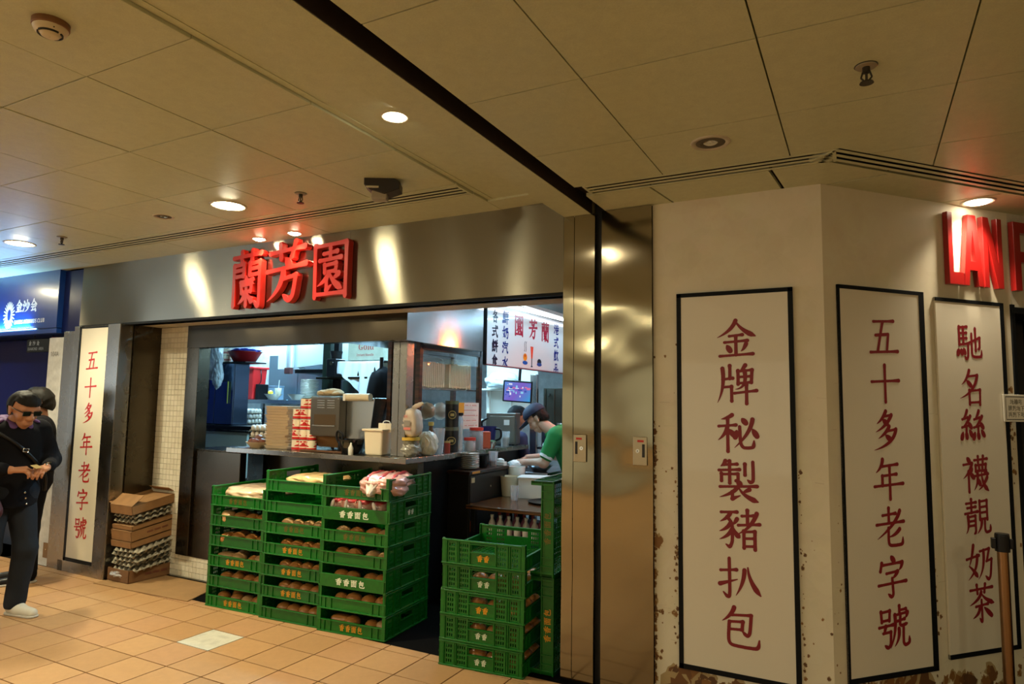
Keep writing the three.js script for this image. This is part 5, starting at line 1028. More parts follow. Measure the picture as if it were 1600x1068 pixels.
// ---------------------------------------------------------------- glazed cabinet on the side run
{
  const t = thing('glazed_cabinet', 'brown framed glass cabinet of bread sticks standing on the side counter', 'cabinet', [0, 0, 0]);
  const x0 = -3.4, x1 = -3.12, z0 = -5.28, z1 = -4.34, y0 = CT, y1 = 2.04;
  for (const [x, z] of [[x0, z0], [x0, z1], [x1, z0], [x1, z1]]) obj('stile', rspan(x - 0.02, x + 0.02, y0, y1, z - 0.022, z + 0.022, 0.003), M.woodBrown, t);
  for (const x of [x0, x1]) { obj('rail', rspan(x - 0.02, x + 0.02, y1 - 0.07, y1, z0, z1, 0.003), M.woodBrown, t);  }
  obj('roof', rspan(x0 - 0.02, x1 + 0.02, y1 - 0.01, y1 + 0.004, z0 - 0.02, z1 + 0.02, 0.003), M.glass, t);
  obj('shelf', rspan(x0, x1 - 0.03, 1.655, 1.665, z0, z1, 0.002), M.steelPlain, t);
  obj('floor_shelf', rspan(x0, x1 - 0.02, y0 + 0.25, y0 + 0.262, z0, z1, 0.002), M.glass, t);
  obj('front_panel', rspan(x0 + 0.02, x1 - 0.02, y0 + 0.02, y1 - 0.07, z1 + 0.0, z1 + 0.012, 0.002), M.blackGloss, t);
  obj('pane', rspan(x1 + 0.004, x1 + 0.008, y0 + 0.02, y1 - 0.07, z0 + 0.02, z1 - 0.02, 0.001), M.glass, t);
  const strips = phys(0.85, 0.62, 0.34, 0.6);
  for (let k = 0; k < 2; k++) {
    const b = thing('stick_pack', `clear bag of pale wafer sticks on the upper shelf of the cabinet, ${k ? 'far' : 'near'} one`, 'packet', [-3.22, 1.666, -4.58 - k * 0.43], 0, 'bags of wafer sticks');
    for (let i = 0; i < 13; i++) obj('stick', rb(0.13, 0.2 + 0.02 * rnd(), 0.022, 0, 0.11, -0.17 + i * 0.028, 0.004), strips, b);
    obj('film', lump(0.085, 0.125, 0.2, 0.06, 5, k, 26, 5).translate(0.0, 0.14, 0), phys(0.95, 0.95, 0.92, 0.06, { transmission: 0.95, thickness: 0 }), b);
  }
  const lt = canvasTex(200, 290, (c, W, H) => { c.fillStyle = '#dccfc0'; c.fillRect(0, 0, W, H); c.fillStyle = '#c23226'; for (let k = 0; k < 5; k++) for (let i = 0; i < 12; i++) if (hash(i, k, 3) > 0.2) c.fillRect(14 + i * 14.5, 24 + k * 56, 9, 9); c.fillStyle = '#8d8478'; for (let k = 0; k < 20; k++) c.fillRect(14, 40 + k * 12, 100 + 70 * hash(k, 1, 1), 2); });
  const pl = obj('price_list', sheet(0.22, 0.23).rotateY(Math.PI / 2 - 0.15), std(1, 1, 1, 0.6, { map: lt }), scene, true); pl.position.set(-3.08, 1.435, -5.08); tag(pl, 'white and red price list hung on the cabinet glass', 'price list');
  const pc = obj('price_card', rb(0.1, 0.1, 0.003, 0, 0, 0, 0.0005).rotateY(Math.PI / 2 - 0.15), phys(0.75, 0.3, 0.02, 0.5)); pc.position.set(-3.09, 1.5, -4.92); tag(pc, 'orange and yellow card beside the price list', 'card');
  for (let k = 0; k < 3; k++) { const l = obj('bagged_loaf', lump(0.08, 0.07, 0.06, 0.2, 4, k, 22), [phys(0.5, 0.3, 0.16, 0.3, { clearcoat: 1 }), phys(0.6, 0.5, 0.4, 0.3, { clearcoat: 1 }), phys(0.4, 0.22, 0.12, 0.3, { clearcoat: 1 })][k]); l.position.set(-3.22, 1.476, -4.6 - k * 0.2); tag(l, `bagged loaf on the lower shelf of the glazed cabinet, ${['nearest', 'middle', 'farthest'][k]}`, 'loaf'); }
}
// ---------------------------------------------------------------- hood panel and menu board
{
  const t = struct('wall_hood', [span(-3.6, -2.945, 2.005, 2.6, -5.06, -3.95)], M.steelCool);
  obj('hood_sheet', surface((u, v) => { const z = -3.9 - 1.16 * u, y = 2.0 + 0.6 * v; return [-2.94 + 0.0015 * Math.sin(z * 6 + y * 3), y, z]; }, 40, 14), phys(0.66, 0.63, 0.64, 0.15, { metalness: 1, anisotropy: 0.9, anisotropyRotation: Math.PI / 2 }), t);
  const b = thing('menu_board', 'glossy white menu board with blue and red characters under the tube lamp', 'menu board', [-2.925, 1.895, -5.07], Math.PI / 2);
  obj('board', rspan(0, 2.4, 0, 0.56, -0.03, 0, 0.003), phys(0.72, 0.72, 0.74, 0.12, { clearcoat: 1, clearcoatRoughness: 0.03 }), b);
  obj('edge', rspan(-0.012, 0, -0.006, 0.56, -0.032, 0.004, 0.002), M.plasticBlack, b); obj('edge', rspan(0, 2.4, -0.012, 0, -0.032, 0.004, 0.002), std(0.2, 0.05, 0.06, 0.4), b);
  const tx = clearTex(2000, 466, (c, W, H) => {
    const S = 833, Y = (y) => (0.56 - (y - 1.895)) * S, X = (z) => (-5.07 - z) * S;
    [...'各式餅食'].forEach((ch, i) => brush(c, ch, X(-5.215), Y(2.335 - i * 0.135), 92, '#1c0c2c', 1.5));
    [...'鮮奶汽水'].forEach((ch, i) => brush(c, ch, X(-5.415), Y(2.345 - i * 0.14), 96, '#101c6e', 1.4));
    [['園', -5.69], ['芳', -6.0], ['蘭', -6.29]].forEach(([ch, z]) => brush(c, ch, X(z), Y(2.3), 158, '#9c1432', 1.45));
    [...'港式飲品'].forEach((ch, i) => brush(c, ch, X(-6.575), Y(2.36 - i * 0.145), 100, '#141c74', 1.4));
    [...'各式奶茶'].forEach((ch, i) => brush(c, ch, X(-6.83), Y(2.35 - i * 0.145), 100, '#7c1238', 1.4));
    // drink pictures
    c.fillStyle = '#e08a10'; c.beginPath(); c.ellipse(X(-5.83), Y(2.005), 36, 30, 0, 0, 7); c.fill(); c.fillStyle = '#1d4aa0'; c.beginPath(); c.ellipse(X(-5.83), Y(1.95), 46, 16, 0, 0, 7); c.fill(); c.fillStyle = '#c9590c'; c.beginPath(); c.ellipse(X(-5.83), Y(2.02), 20, 12, 0, 0, 7); c.fill();
    c.fillStyle = '#d8452a'; c.beginPath(); c.moveTo(X(-5.98) - 28, Y(2.12)); c.lineTo(X(-5.98) + 28, Y(2.12)); c.lineTo(X(-5.98) + 12, Y(2.0)); c.lineTo(X(-5.98) - 12, Y(2.0)); c.fill(); c.fillStyle = '#1a1030'; c.fillRect(X(-5.98) - 7, Y(2.0), 14, 66); c.fillRect(X(-5.98) - 18, Y(1.925), 36, 8);
    c.fillStyle = '#14102a'; c.beginPath(); c.ellipse(X(-6.155), Y(1.975), 40, 26, 0, 0, 7); c.fill(); c.fillStyle = '#23408e'; c.beginPath(); c.ellipse(X(-6.155), Y(1.95), 48, 16, 0, 0, 7); c.fill();
    c.strokeStyle = '#2a1a3a'; c.lineWidth = 5; for (let k = 0; k < 2; k++) { c.beginPath(); c.moveTo(X(-5.81) + k * 26, Y(2.06)); c.bezierCurveTo(X(-5.81) + 30 + k * 26, Y(2.1), X(-5.81) - 18 + k * 26, Y(2.12), X(-5.81) + 16 + k * 26, Y(2.16)); c.stroke(); }
  });
  obj('lettering', sheet(2.4, 0.56, 1.2, 0.28, 0.0012), printMat(tx, { roughness: 0.2, alphaTest: 0.4 }), b, true);
  const l = thing('tube_lamp', 'bright fluorescent tube lamp above the menu board', 'tube lamp', [-2.8, 2.425, -5.12]);
  obj('tube', bar([0, 0, 0], [0, 0.03, -1.9], 0.016, 14), glowing(0.8, 0.92, 1, 6), l); obj('batten', rspan(-0.03, 0.03, 0.022, 0.06, -1.95, 0.02, 0.004).translate(0, 0.015, 0), M.plasticWhite, l); obj('socket', rspan(-0.02, 0.02, -0.02, 0.05, -0.01, 0.03, 0.004), M.plasticBlack, l); for (const z of [-0.3, -1.6]) obj('hanger', bar([0, 0.07, z], [0, 0.195, z], 0.005), M.plasticBlack, l);
  rectLight([0.62, 0.86, 1], K_KITCHEN * 0.5, 1.8, 0.04, [-2.77, 2.4, -6.05], [-2.4, 1.4, -6.05]);
  const h = thing('heat_lamp', 'orange heat lamp hanging behind the column', 'heat lamp', [-2.02, 2.16, -5.88]);
  obj('shade', lathe([[0.03, 0.14], [0.05, 0.13], [0.12, 0.0], [0.115, 0.0], [0.045, 0.125]], 28), std(0.3, 0.1, 0.04, 0.3, { metalness: 0.8 }), h); obj('bulb', lump(0.05, 0.06, 0.05, 0, 1, 0, 20).translate(0, 0.03, 0), glowing(1, 0.22, 0.04, 220), h); obj('cord', bar([0, 0.14, 0], [0, 0.46, 0], 0.006), M.plasticBlack, h);
  const pl = new THREE.PointLight(rgb(1, 0.25, 0.06), 0.35, 0, 2); pl.name = 'heat_light'; pl.position.set(0, -0.06, 0); pl.castShadow = true; h.add(pl);
}
// ---------------------------------------------------------------- behind the side run
{
  const tv = thing('television', 'flat television tilted down high on the kitchen post, blue picture', 'television', [-3.12, 1.672, -6.06], 0.35); tv.rotation.set(0.12, 0.35, -0.06, 'YXZ');
  obj('case', rb(0.3, 0.22, 0.04, 0, 0, 0, 0.008), M.plasticBlack, tv);
  const s = canvasTex(256, 180, (c, W, H) => { const g = c.createLinearGradient(0, 0, W, H); g.addColorStop(0, '#5a8fe0'); g.addColorStop(0.5, '#7a5ac8'); g.addColorStop(1, '#2f9fd8'); c.fillStyle = g; c.fillRect(0, 0, W, H); seedState = 5; for (let i = 0; i < 26; i++) { c.fillStyle = ['#e8f0ff', '#d86a9c', '#2a4ab0', '#8ad0f0'][i % 4]; c.fillRect(rnd() * 220, rnd() * 140, rr(8, 40), rr(6, 26)); } });
  obj('screen', sheet(0.27, 0.19, 0, 0, 0.0212), new THREE.MeshStandardMaterial({ color: rgb(0.02, 0.02, 0.02), emissive: rgb(1, 1, 1), emissiveMap: s, emissiveIntensity: 0.9, roughness: 0.2 }), tv, true);
  obj('arm', [rb(0.03, 0.03, 0.1, 0, 0, -0.06), bar([0, 0, -0.1], [0, 0.93, -0.16], 0.015)], M.plasticBlack, tv);
  const post = thing('steel_post', 'slim bright steel post rising right of the television', 'post', [-3.08, 0, -6.37]); obj('tube', rb(0.08, 1.86, 0.05, 0, 0.93, 0, 0.006), M.steelCool, post); obj('foot_plate', rb(0.12, 0.01, 0.1, 0, 0.005, 0, 0.002), M.steelCool, post);
  const sh = thing('bag_shelf', 'white wall shelf carrying a bulky plastic bag', 'shelf', [-3.6, 0, -6.6]); obj('board', rspan(-0.2, 0.45, 1.69, 1.71, 0, 0.2, 0.003), M.plasticWhite, sh); for (const x of [-0.16, 0.12, 0.42]) obj('upright', rspan(x, x + 0.03, 1.36, 1.69, 0.02, 0.05, 0.003), M.plasticWhite, sh); obj('board', rspan(-0.2, 0.45, 1.35, 1.37, 0, 0.2, 0.003), M.plasticWhite, sh); for (const x of [-0.18, 0.4]) obj('leg', rspan(x, x + 0.03, 0, 1.35, 0.02, 0.05, 0.003), M.plasticWhite, sh); obj('back_panel', rspan(-0.2, 0.45, 1.36, 2.4, -0.02, 0, 0.003), M.plasticWhite, sh);
  const bg = obj('plastic_bag', warp(lump(0.2, 0.11, 0.14, 0.16, 4, 4, 40), (v) => { if (v.y < -0.07) v.y = -0.07; if (v.x > 0.03 && v.y < -0.02) v.y -= 0.04 * v.x * 3; }), phys(0.75, 0.86, 0.92, 0.35, { clearcoat: 0.6, bumpMap: rep(T.smudge, 6, 6), bumpScale: 0.01 })); bg.position.set(-3.52, 1.79, -6.46); tag(bg, 'bulky white plastic bag on the wall shelf left of the television', 'plastic bag');
  for (let k = 0; k < 2; k++) { const b = obj('foam_box', rb(0.14, 0.05, 0.14, 0, 0.025, 0, 0.006), M.plasticWhite); b.position.set(-3.62 + k * 0.24, 1.371, -6.5); tag(b, `white foam box on the lower shelf, ${k ? 'right' : 'left'} of two`, 'foam box'); }
  const rk = thing('black_rack', 'tall dark ribbed panel rack behind the workers', 'rack', [-2.66, 0, -6.6]); obj('panel', rspan(-0.42, 0.5, 1.3, 1.72, -0.03, 0, 0.004), std(0.02, 0.022, 0.014, 0.4), rk); for (let k = 0; k < 9; k++) obj('rib', rspan(-0.4 + k * 0.105, -0.39 + k * 0.105, 1.31, 1.71, 0, 0.012, 0.003), std(0.03, 0.032, 0.022, 0.4), rk); for (let k = 0; k < 5; k++) obj('hook', bar([-0.34 + k * 0.18, 1.66, 0.012], [-0.34 + k * 0.18, 1.63, 0.03], 0.008), M.plasticBlack, rk); obj('leg', rspan(-0.42, -0.38, 0, 1.3, -0.03, 0, 0.003), M.plasticBlack, rk); obj('leg', rspan(0.46, 0.5, 0, 1.3, -0.03, 0, 0.003), M.plasticBlack, rk);
  const wt = thing('work_table', 'steel work table where the green shirted worker leans', 'work table', [0, 0, 0]); obj('tabletop', rspan(-2.93, -2.52, 0.9, 0.93, -6.3, -5.5, 0.005), M.steelCool, wt); obj('splash_edge', rspan(-2.93, -2.52, 0.86, 0.9, -5.52, -5.5, 0.003), M.steelCool, wt); for (const [x, z] of [[-2.9, -5.54], [-2.55, -5.54], [-2.9, -6.26], [-2.55, -6.26]]) obj('leg', rspan(x - 0.018, x + 0.018, 0, 0.9, z - 0.018, z + 0.018, 0.003), M.steelPlain, wt);
  const can = (x, y, z, r, h, label) => { const t = thing('steel_canister', label, 'canister', [x, y, z]); obj('body', lathe([[0.001, 0], [r, 0], [r, h], [r * 0.96, h], [r * 0.96, 0.01], [0.001, 0.01]], 28), M.steelCool, t); obj('lid', lathe([[0.001, h + 0.03], [0.012, h + 0.03], [0.014, h + 0.01], [r * 0.98, h + 0.004], [r * 1.02, h - 0.002]], 28), M.steelPlain, t); };
  const ws = thing('back_bench', 'low steel bench holding canisters behind the workers', 'bench', [0, 0, 0]); obj('tabletop', rspan(-3.02, -2.2, 1.08, 1.11, -6.5, -6.32, 0.004), M.steelPlain, ws); for (const x of [-2.98, -2.25]) obj('leg', rspan(x - 0.02, x + 0.02, 0, 1.08, -6.44, -6.4, 0.003), M.steelPlain, ws);
  can(-2.93, 1.11, -6.41, 0.075, 0.17, 'steel canister left of three on the back bench'); can(-2.75, 1.11, -6.41, 0.08, 0.24, 'tall steel canister in the middle of the back bench'); can(-2.57, 1.11, -6.41, 0.08, 0.24, 'steel canister beside the worker in the cap');
  const bw = obj('mixing_bowl', lathe([[0.001, 0], [0.06, 0], [0.12, 0.06], [0.117, 0.06], [0.058, 0.005], [0.001, 0.005]], 28), M.steelCool); bw.position.set(-2.65, 0.93, -5.62); tag(bw, 'shallow steel bowl on the work table under the hands', 'bowl');
  const rg = obj('white_cloth', lump(0.075, 0.05, 0.06, 0.35, 5, 6, 30), std(0.75, 0.76, 0.74, 0.9)); rg.position.set(-2.88, 0.975, -5.54); tag(rg, 'crumpled white cloth on the work table edge', 'cloth');
}
// ---------------------------------------------------------------- kitchen seen through the hatch
{
  const bench = thing('steel_bench', 'long steel bench along the back of the kitchen', 'bench', [0, 0, 0]); obj('tabletop', rspan(-7.9, -5.0, 1.5, 1.55, -6.6, -6.0, 0.004), M.steelCool, bench); for (const x of [-7.5, -6.75, -5.05]) obj('leg', rspan(x - 0.02, x + 0.02, 0, 1.5, -6.06, -6.02, 0.003), M.steelCool, bench); obj('under_shelf', rspan(-6.68, -5.0, 0.7, 1.45, -6.5, -6.1, 0.004), M.plasticBlack, bench);
  struct('wall_kitchen', [span(-8.2, -6.15, 0.0, 2.62, -6.78, -6.64)], M.wallCool);
  for (let j = 0; j < 5; j++) for (let i = 0; i < 7; i++) obj('wall_tile', rspan(-7.7 + i * 0.205, -7.7 + i * 0.205 + 0.2, 0.4 + j * 0.205, 0.6 + j * 0.205, -6.64, -6.632, 0.002), phys(0.5, 0.6, 0.66, 0.25), scene.children.findLast((o) => o.name.startsWith('wall_kitchen')));
  const sp = thing('splash_panel', 'brushed steel splash panel below the extractor hood', 'panel', [0, 0, 0]); for (let k = 0; k < 4; k++) obj('sheet', rspan(-7.3 + k * 0.55, -6.76 + k * 0.55, 1.55, 2.16, -6.63, -6.61, 0.003), std(0.16, 0.2, 0.24, 0.35, { metalness: 0.7 }), sp);
  // stainless steamer cabinet with bags hung over it
  const c = thing('steamer_cabinet', 'blue grey steel cabinet with bags hung over its left door', 'cabinet', [0, 0, 0]);
  const blueSteel = std(0.16, 0.22, 0.34, 0.2, { metalness: 0.9, roughnessMap: rep(T.roughSoft, 1.3, 1.3) });
  obj('carcass', rspan(-6.95, -6.3, 1.26, 1.96, -5.42, -5.22, 0.006), blueSteel, c); obj('door', rspan(-6.95, -6.61, 1.265, 1.955, -5.22, -5.205, 0.004), blueSteel, c); obj('door', rspan(-6.6, -6.305, 1.265, 1.955, -5.22, -5.205, 0.004), blueSteel, c); obj('plinth', rspan(-7.0, -5.9, 1.21, 1.255, -5.68, -5.15, 0.004), M.plasticBlack, c); obj('handle', bar([-6.37, 1.5, -5.19], [-6.37, 1.75, -5.19], 0.008), std(0.3, 0.32, 0.05, 0.4), c);
  obj('top_board', rspan(-6.97, -6.12, 1.961, 1.976, -5.5, -5.2, 0.003), M.plasticBlack, c); obj('stand', rspan(-6.95, -6.1, 0, 1.21, -5.66, -5.25, 0.004), M.steelPlain, c);
  const lp = thing('bench_front', 'pale steel bench front below the blue steel cabinet', 'panel', [0, 0, 0]); obj('sheet', rspan(-6.9, -5.93, 0.7, 1.19, -5.14, -5.11, 0.004), std(0.42, 0.5, 0.45, 0.45, { metalness: 0.1 }), lp); obj('edge', rspan(-6.9, -5.9, 1.19, 1.208, -5.14, -5.1, 0.004), M.steelDark, lp); for (const x of [-6.8, -5.97]) obj('leg', rspan(x - 0.02, x + 0.02, 0, 0.7, -5.15, -5.11, 0.003), M.steelPlain, lp);
  const pk = obj('red_board', rspan(-6.82, -6.73, 1.54, 1.95, -5.2, -5.18, 0.004), std(0.14, 0.012, 0.01, 0.5)); tag(pk, 'dark red board hung at the left edge of the steel cabinet', 'board');
  const hb = obj('hanging_bags', [lump(0.13, 0.19, 0.05, 0.3, 5, 1, 44).translate(-0.03, 0.02, 0), lump(0.07, 0.16, 0.045, 0.35, 6, 6, 40).translate(0.07, -0.1, 0.02)], phys(0.7, 0.8, 0.86, 0.4, { clearcoat: 0.6, bumpMap: rep(T.smudge, 9, 9), bumpScale: 0.012 })); hb.position.set(-6.52, 1.93, -5.13); tag(hb, 'white plastic bags hanging over the steel cabinet', 'plastic bags');
  const bo = thing('red_basin', 'dark red plastic basin with blue nets on the steel cabinet', 'basin', [-6.3, 1.977, -5.34]); obj('basin', lathe([[0.001, 0], [0.12, 0], [0.185, 0.115], [0.2, 0.12], [0.18, 0.115], [0.115, 0.006], [0.001, 0.006]], 32), phys(0.3, 0.012, 0.015, 0.35), bo); obj('net', lump(0.17, 0.035, 0.15, 0.35, 7, 2, 34).translate(0.02, 0.125, 0), std(0.03, 0.06, 0.5, 0.6), bo);
  for (let k = 0; k < 2; k++) { const tn = thing('label_tin', `small cream tin on the steel cabinet, ${k ? 'upper' : 'lower'} of two`, 'tin', [-6.57, 1.977 + k * 0.082, -5.32]); obj('body', cyl(0.045, 0.045, 0.075, 0, 0.0385, 0, 22), phys(0.55, 0.42, 0.28, 0.4), tn); obj('lid', cyl(0.046, 0.046, 0.005, 0, 0.078, 0, 22), M.steelPlain, tn); obj('band', cyl(0.0455, 0.0455, 0.02, 0, 0.03, 0, 22), phys(0.3, 0.06, 0.04, 0.4), tn); }
  const rbin = thing('red_bin', 'tall red plastic bin with a wire handle on the back bench', 'bin', [-7.12, 1.55, -6.2]); obj('bin', warp(rb(0.24, 0.42, 0.24, 0, 0.21, 0, 0.02, 2), (v) => { const q = 0.8 + 0.2 * v.y / 0.42; v.x *= q; v.z *= q; }), phys(0.62, 0.02, 0.02, 0.35), rbin); obj('rim', rb(0.27, 0.03, 0.27, 0, 0.41, 0, 0.01, 2), phys(0.62, 0.02, 0.02, 0.35), rbin); obj('wire_handle', tube([[0.12, 0.39, 0.0], [0.17, 0.33, 0.03], [0.165, 0.23, 0.03], [0.12, 0.2, 0.02]], 0.006), M.plasticBlack, rbin);
  const gb = thing('grey_box', 'blue grey box beside the red bin on the back bench', 'box', [-6.98, 1.55, -6.42]); obj('box', rb(0.2, 0.17, 0.16, 0, 0.085, 0, 0.006), std(0.2, 0.3, 0.4, 0.5), gb); obj('lid', rb(0.21, 0.02, 0.17, 0, 0.175, 0, 0.004), std(0.15, 0.22, 0.3, 0.5), gb);
  const pb = obj('dark_box', rb(0.06, 0.2, 0.16, 0, 0.1, 0, 0.006), M.plasticBlack); pb.position.set(-6.96, 1.55, -6.2); tag(pb, 'narrow black box wedged between the red bin and grey box', 'box');
  // bowls, drink and stacked plates
  const bowl = (x, z, label, m = M.ceramic) => { const o = obj('soup_bowl', lathe([[0.001, 0], [0.05, 0], [0.11, 0.07], [0.12, 0.072], [0.105, 0.068], [0.048, 0.006], [0.001, 0.006]], 28), m); o.position.set(x, 1.551, z); tag(o, label, 'bowl'); };
  bowl(-6.64, -6.1, 'white soup bowl with a lemon on the back bench'); bowl(-6.22, -6.08, 'white soup bowl at the right of the back bench beside the plates');
  const lem = obj('lemon', lump(0.035, 0.03, 0.03, 0.06, 3, 2, 16), phys(0.7, 0.5, 0.04, 0.4)); lem.position.set(-6.69, 1.64, -6.1); tag(lem, 'yellow lemon resting on the white soup bowl', 'lemon');
  const dr = thing('iced_drink', 'clear cup of milky drink with a straw on the back bench', 'cup', [-6.555, 1.6, -6.1]); obj('cup', lathe([[0.001, 0], [0.032, 0], [0.045, 0.1], [0.001, 0.1]], 22), phys(0.7, 0.62, 0.46, 0.2, { clearcoat: 1 }), dr); obj('straw', bar([0, 0.08, 0], [0.012, 0.2, 0], 0.005), M.plasticWhite, dr);
  const dish = lathe([[0.001, 0.002], [0.07, 0.002], [0.115, 0.014], [0.116, 0.018], [0.07, 0.007], [0.001, 0.007]], 28), d0 = obj('dinner_plate', dish, M.ceramic);
  for (let k = 0; k < 14; k++) { const o = k ? d0.clone() : d0; if (k) { o.name = numbered('dinner_plate'); o.userData = {}; scene.add(o); } o.position.set(-6.17 + rr(-0.003, 0.003), 1.551 + k * 0.0185, -6.25); tag(o, 'white dinner plate in the tall stack on the back bench', 'plate', 'stacked dinner plates'); }
  // extractor hood with its lamp
  const hd = thing('extractor_hood', 'slanted steel extractor hood over the back of the kitchen', 'extractor hood', [0, 0, 0]);
  const hs = new THREE.Shape([[-6.41, 1.95], [-4.6, 2.1], [-4.6, 2.6], [-6.41, 2.6]].map((p) => new THREE.Vector2(...p)));
  obj('canopy', new THREE.ExtrudeGeometry(hs, { depth: 0.06, bevelEnabled: false }).translate(0, 0, -6.2), std(0.62, 0.68, 0.7, 0.4, { metalness: 0.25 }), hd); obj('end_panel', rspan(-6.8, -6.42, 1.95, 2.6, -6.4, -6.3, 0.004), std(0.62, 0.68, 0.7, 0.4, { metalness: 0.25 }), hd); obj('drip_edge', rspan(-6.41, -4.6, 1.89, 1.94, -6.6, -6.22, 0.004), M.plasticBlack, hd); obj('duct_pipe', cyl(0.05, 0.05, 0.65, -6.35, 2.28, -6.08, 22), phys(0.7, 0.75, 0.78, 0.3, { metalness: 0.6 }), hd); obj('valve', rb(0.1, 0.08, 0.06, -6.35, 1.915, -6.06, 0.01), std(0.08, 0.02, 0.02, 0.5), hd);
  // dark frame, coffee grinder, carton and covered machine at the right of the hatch
  const fr = thing('rack_frame', 'dark green upright frame in the middle of the kitchen', 'frame', [0, 0, 0]); obj('upright', rspan(-5.33, -5.22, 0, 2.4, -5.66, -5.58, 0.004), std(0.02, 0.035, 0.025, 0.4), fr); obj('upright', rspan(-5.19, -5.12, 1.1, 2.4, -5.66, -5.6, 0.004), M.plasticBlack, fr); obj('shelf', rspan(-5.2, -4.25, 1.78, 1.8, -5.75, -5.35, 0.003), M.steelDark, fr); obj('back_sheet', rspan(-5.2, -4.2, 1.1, 1.78, -5.8, -5.77, 0.003), M.steelCool, fr); obj('upright', rspan(-4.26, -4.2, 0, 2.4, -5.8, -5.74, 0.004), M.plasticBlack, fr);
  const gr = thing('coffee_grinder', 'black coffee grinder with a round badge on the kitchen shelf', 'grinder', [-5.06, 1.8, -5.5]); obj('body', rb(0.13, 0.2, 0.16, 0, 0.1, 0, 0.012, 2), M.plasticBlack, gr); obj('hopper', cyl(0.07, 0.05, 0.08, 0, 0.245, 0, 22), M.plasticBlack, gr); obj('badge', cyl(0.022, 0.022, 0.006, 0, 0, 0, 20).rotateX(1.57).translate(0.01, 0.15, 0.083), M.chrome, gr);
  const cg = thing('noodle_carton', 'pale carton with dark red lettering on the covered machine', 'carton', [-4.55, 1.97, -5.52]); obj('box', rb(0.46, 0.26, 0.3, 0, 0.13, 0, 0.004), std(0.42, 0.44, 0.34, 0.8, { map: rep(T.card, 2, 2) }), cg); const gt = clearTex(300, 190, (c) => { c.fillStyle = '#8a2c2c'; c.font = 'bold 66px serif'; c.fillText('Gold', 80, 110); c.font = 'bold 28px sans-serif'; c.fillText('Instant Noodle', 66, 160, 170); c.fillStyle = '#5c5a4c'; c.beginPath(); c.arc(150, 22, 24, 0, 3.14); c.fill(); }); obj('lettering', sheet(0.4, 0.25, 0.0, 0.13, 0.1512), printMat(gt), cg, true); obj('tape', rb(0.05, 0.002, 0.302, 0, 0.26, 0, 0.0005), std(0.5, 0.44, 0.3, 0.4), cg);
  const mc = thing('covered_machine', 'machine under a draped white cloth on the kitchen shelf', 'covered machine', [-4.6, 1.8, -5.52]); obj('body', rb(0.5, 0.15, 0.3, 0, 0.08, 0, 0.01), M.steelDark, mc);
  obj('cloth', surface((u, v) => { const x = (u - 0.5) * 0.62, a = v * 0.62; let y, z; if (a < 0.3) { y = 0.165; z = -0.15 + a; } else { const q = a - 0.3; z = 0.165 + 0.025 * Math.sin(x * 26) * q * 3 + 0.01 * Math.sin(x * 60); y = 0.165 - q * (0.75 + 0.35 * Math.sin(x * 9 + 1)); } return [x * (1 - 0.05 * Math.sin(a * 8)), y, z]; }, 60, 30), std(0.62, 0.68, 0.72, 0.8), mc);
  
  const hk = thing('coat_stand', 'thin black stand with a dark coat behind the right steel post', 'coat stand', [-3.87, 0, -4.8]); obj('coat', lump(0.13, 0.36, 0.1, 0.15, 3, 3, 26, 2.5).translate(0, 1.5, 0), phys(0.006, 0.006, 0.008, 0.9, { specularIntensity: 0.3 }), hk); obj('pole', bar([0, 0, 0], [0, 1.95, 0], 0.018), M.plasticBlack, hk); obj('base', cyl(0.16, 0.17, 0.03, 0, 0.015, 0, 24), M.plasticBlack, hk);
  // fluorescent battens on the kitchen ceiling; worker and menu board ones added to brighten
  for (const [x, z, k] of [[-6.6, -5.9, 'above the steel cabinet'], [-5.0, -6.05, 'before the extractor hood'], [-4.4, -4.75, 'behind the hatch'], [-3.6, -5.75, 'added for fill behind the menu board'], [-1.85, -6.9, 'added for fill behind the worker in the cap'], [-2.1, -4.9, 'above the wooden table'], [-6.9, -6.45, 'over the back bench']]) {
    const l = thing('tube_lamp', `fluorescent batten on the kitchen ceiling ${k}`, 'tube lamp', [x, 2.58, z]); obj('tube', bar([-0.6, 0, 0], [0.6, 0, 0], 0.016, 14), glowing(...COOL, x > -1.9 ? 2 : 6), l); obj('batten', rspan(-0.63, 0.63, 0.017, 0.04, -0.035, 0.035, 0.004), M.plasticWhite, l);
    rectLight(COOL, K_KITCHEN * (x > -3 ? (z < -6 ? 0.7 : 1.1) : z < -6.2 ? 2.6 : 3.2), 1.2, 0.08, [x, 2.555, z], [x, 0, z]);
  }
}
// ---------------------------------------------------------------- people
const seg = (a, ra, b, rb2, k) => ({ a, b, ra, rb: rb2 });
function distTo(bones, k) {
  const n = bones.length, B = bones.map((s) => { const d = [s.b[0] - s.a[0], s.b[1] - s.a[1], s.b[2] - s.a[2]]; return { ...s, d, l2: d[0] * d[0] + d[1] * d[1] + d[2] * d[2] || 1e-9 }; });
  return (x, y, z) => {
    let best = 1e3;
    for (const s of B) {
      const px = x - s.a[0], py = y - s.a[1], pz = z - s.a[2]; let t = (px * s.d[0] + py * s.d[1] + pz * s.d[2]) / s.l2; t = t < 0 ? 0 : t > 1 ? 1 : t;
      const qx = px - s.d[0] * t, qy = py - s.d[1] * t, qz = (pz - s.d[2] * t);
      const fx = s.sx ?? 1, fz = s.sz ?? 1;
      const e = Math.sqrt(qx * qx / (fx * fx) + qy * qy + qz * qz / (fz * fz)) - (s.ra + (s.rb - s.ra) * t);
      if (best > 900) best = e; else { const h = Math.max(k - Math.abs(best - e), 0) / k; best = Math.min(best, e) - h * h * k * 0.25; }
    }
    return best;
  };
}
